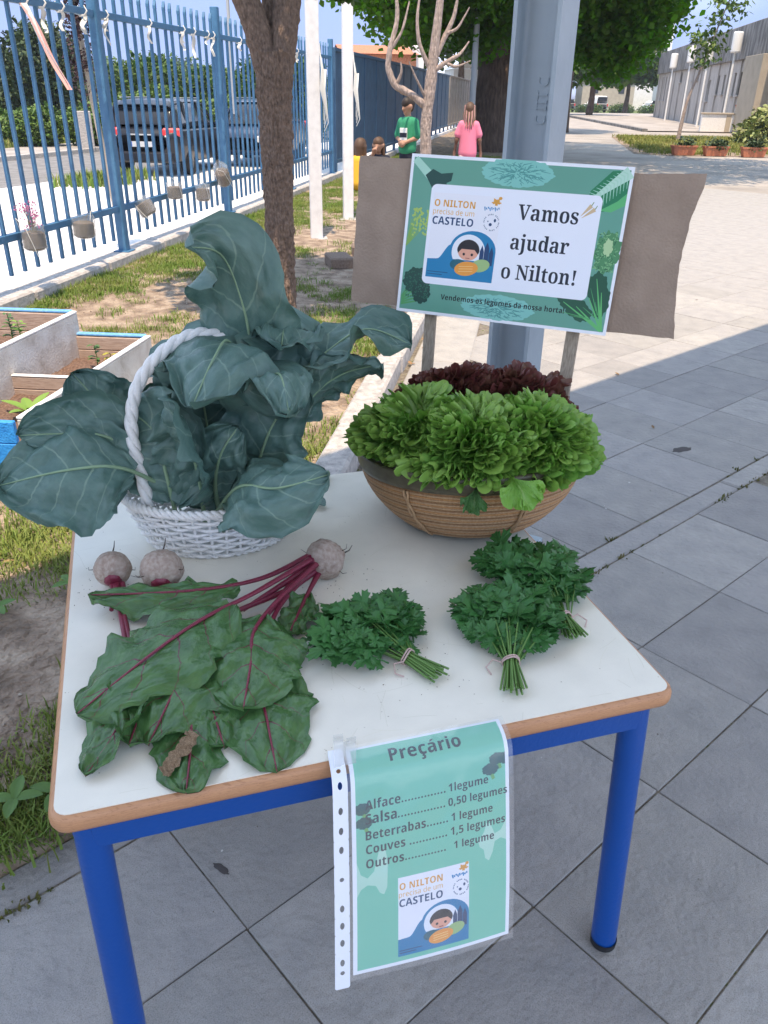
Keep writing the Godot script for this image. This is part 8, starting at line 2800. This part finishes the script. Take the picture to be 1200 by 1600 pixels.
# outline of a square with round corners, anticlockwise from above in x, z
func round_square(x0: float, x1: float, z0: float, z1: float, r: float, seg := 5) -> PackedVector2Array:
	var out := PackedVector2Array()
	var cs := [Vector2(x1 - r, z1 - r), Vector2(x0 + r, z1 - r), Vector2(x0 + r, z0 + r), Vector2(x1 - r, z0 + r)]
	for k in 4:
		for i in seg + 1:
			var a := PI * 0.5 * (k + float(i) / seg)
			out.append(cs[k] + Vector2(cos(a), sin(a)) * r)
	return out

# smudges, dull rings and hairline scratches of a used school table
func worn_top() -> ImageTexture:
	var n := 1024
	var im := Image.create(n, n, false, Image.FORMAT_RGB8)
	var f := FastNoiseLite.new()
	f.seed = 62
	f.frequency = 0.006
	f.fractal_octaves = 6
	for y in n:
		for x in n:
			var v := 0.985 + 0.03 * f.get_noise_2d(x, y)
			im.set_pixel(x, y, Color(v, v, v * 0.992))
	rng.seed = 63
	for k in 90:
		var a := Vector2(rng.randf() * n, rng.randf() * n)
		var d := Vector2.from_angle(rng.randf() * TAU)
		var l := rng.randf_range(15, 130)
		var tone := rng.randf_range(0.90, 0.97)
		for i in int(l * 2.0):
			var q := a + d * i * 0.5 + d.orthogonal() * 3.0 * sin(i * 0.02)
			im.set_pixel(posmod(int(q.x), n), posmod(int(q.y), n), Color(tone, tone, tone * 0.97))
	for k in 160:
		var q := Vector2i(rng.randi() % n, rng.randi() % n)
		var tone := rng.randf_range(0.62, 0.88)
		im.fill_rect(Rect2i(q, Vector2i(rng.randi_range(1, 3), rng.randi_range(1, 3))), Color(tone, tone * 0.97, tone * 0.92))
	return ImageTexture.create_from_image(im)

func build_table() -> void:
	var W := 0.8274
	M.laminate = mat(lin(0.86, 0.83, 0.74), 0.42, 0.45)
	M.laminate.roughness_texture = noise_tex(0.015, [[0.0, Color(0.75, 0.75, 0.75)], [1.0, Color(1, 1, 1)]], 512, 61, 4)
	M.laminate.uv1_triplanar = true
	M.laminate.uv1_scale = Vector3.ONE * 2.0
	M.laminate.detail_enabled = true
	M.laminate.detail_blend_mode = BaseMaterial3D.BLEND_MODE_MUL
	M.laminate.detail_uv_layer = BaseMaterial3D.DETAIL_UV_2
	M.laminate.uv2_triplanar = true
	M.laminate.uv2_scale = Vector3.ONE * 1.6
	M.laminate.detail_albedo = worn_top()
	# beech edge: long grain
	var wood := Image.create(1024, 128, false, Image.FORMAT_RGB8)
	var f := FastNoiseLite.new()
	f.seed = 4
	f.frequency = 0.02
	f.fractal_octaves = 4
	for y in 128:
		for x in 1024:
			var g := f.get_noise_2d(x * 0.35, y * 5.0) * 0.5 + 0.5
			var fleck := 1.0 if f.get_noise_2d(x * 2.2 + 900.0, y * 14.0) > 0.33 else 0.0
			var c := Color(0.47, 0.235, 0.115).lerp(Color(0.60, 0.33, 0.175), g)
			c = c.lerp(Color(0.30, 0.13, 0.06), fleck * 0.5)
			wood.set_pixel(x, y, c.linear_to_srgb())
	M.beech = mat(Color.WHITE, 0.45)
	M.beech.albedo_texture = ImageTexture.create_from_image(wood)
	M.blue_steel = mat(lin(0.003, 0.072, 0.335), 0.33, 0.5)
	M.blue_steel.normal_enabled = true
	M.blue_steel.normal_texture = noise_tex(0.05, [], 512, 70, 3, 0.6)
	M.blue_steel.uv1_triplanar = true
	M.blue_steel.uv1_scale = Vector3.ONE * 4.0
	M.rubber = mat(lin(0.02, 0.02, 0.022), 0.7)
	var t := thing("school_table", "square white-topped school table with blue metal legs and wooden edge", "table", TABLE_AT, TABLE_TURN)
	# laminate top: a thin sheet inside the wooden lipping
	var mb := MB.new()
	var o := round_square(0.004, W - 0.004, -W + 0.004, -0.004, 0.018)
	var poly := Geometry2D.triangulate_polygon(o)
	for k in range(0, poly.size(), 3):
		var a := Vector3(o[poly[k]].x, TABLE_TOP, o[poly[k]].y)
		var b := Vector3(o[poly[k + 1]].x, TABLE_TOP, o[poly[k + 1]].y)
		var d := Vector3(o[poly[k + 2]].x, TABLE_TOP, o[poly[k + 2]].y)
		if (b - a).cross(d - a).y > 0: mb.tri(a, b, d)
		else: mb.tri(a, d, b)
	for k in o.size():
		var a := o[k]
		var b := o[(k + 1) % o.size()]
		mb.quad(Vector3(b.x, TABLE_TOP - 0.004, b.y), Vector3(a.x, TABLE_TOP - 0.004, a.y), Vector3(a.x, TABLE_TOP, a.y), Vector3(b.x, TABLE_TOP, b.y))
	part("tabletop", mb, M.laminate, t)
	# rounded beech lipping
	mb = MB.new()
	var prof := [Vector2(0.006, -0.0012), Vector2(0.0025, -0.0012), Vector2(-0.001, -0.0032), Vector2(-0.0035, -0.009), Vector2(-0.0035, -0.018), Vector2(-0.001, -0.0245), Vector2(0.005, -0.027), Vector2(0.03, -0.027)]
	var pts := PackedVector3Array()
	var us := PackedVector2Array()
	for q in prof:
		var line := round_square(q.x, W - q.x, -W + q.x, -q.x, maxf(0.003, 0.021 - q.x), 6)
		var run := 0.0
		for k in line.size() + 1:
			var a := line[k % line.size()]
			if k > 0: run += a.distance_to(line[k - 1])
			pts.append(Vector3(a.x, TABLE_TOP + q.y, a.y))
			us.append(Vector2(run * 1.6, -q.y * 30.0 + q.x * 12.0))
	mb.grid(pts, prof.size(), round_square(0, 1, 0, 1, 0.1, 6).size() + 1, true, us)
	part("wooden_edge", mb, M.beech, t)
	mb = MB.new()
	mb.box(Vector3(W * 0.5, TABLE_TOP - 0.016, -W * 0.5), Vector3(W - 0.012, 0.0215, W - 0.012), 0.0)
	part("core_board", mb, M.beech, t)
	# frame of square tube and round legs
	var i0 := 0.036
	var ir := 0.024
	var yb := TABLE_TOP - 0.0275 - 0.0245
	for k in 4:
		mb = MB.new()
		var mid := W * 0.5
		if k < 2: mb.box(Vector3(mid, yb, -ir if k == 0 else -W + ir), Vector3(W - 2 * i0, 0.048, 0.022), 0.004)
		else: mb.box(Vector3(ir if k == 2 else W - ir, yb, -mid), Vector3(0.022, 0.048, W - 2 * i0), 0.004)
		part("frame_rail", mb, M.blue_steel, t)
	for k in 4:
		mb = MB.new()
		var c := Vector3(i0 if k % 2 == 0 else W - i0, 0, -i0 if k < 2 else -W + i0)
		var foot := c + Vector3(0, 0.006, 0.042 if k < 2 else -0.042)
		var leg_path := PackedVector3Array([foot, foot.lerp(c + Vector3(0, TABLE_TOP - 0.0275, 0), 0.03), c + Vector3(0, TABLE_TOP - 0.0275, 0)])
		mb.tube(leg_path, PackedFloat32Array([0.0202, 0.0207, 0.0207]), 28)
		var leg := part("leg", mb, M.blue_steel, t)
		mb = MB.new()
		mb.lathe(PackedVector2Array([Vector2(0.0, 0.0), Vector2(0.0185, 0.0), Vector2(0.0212, 0.003), Vector2(0.0216, 0.016)]), 24, Vector3(foot.x, 0, foot.z))
		part("foot_cap", mb, M.rubber, leg)

func build_all() -> void:
	build_table()
	build_fence()
	build_steel_post()
	build_trees()
	build_planter()
	build_grass()
	build_street()
	build_far_yard()
	build_poles()
	build_people()
	build_bottles()
	build_ribbons()
	build_sign()
	build_price()
	build_basket()
	build_collards()
	build_bowl()
	build_lettuce()
	build_beets()
	build_parsley()
	build_litter()
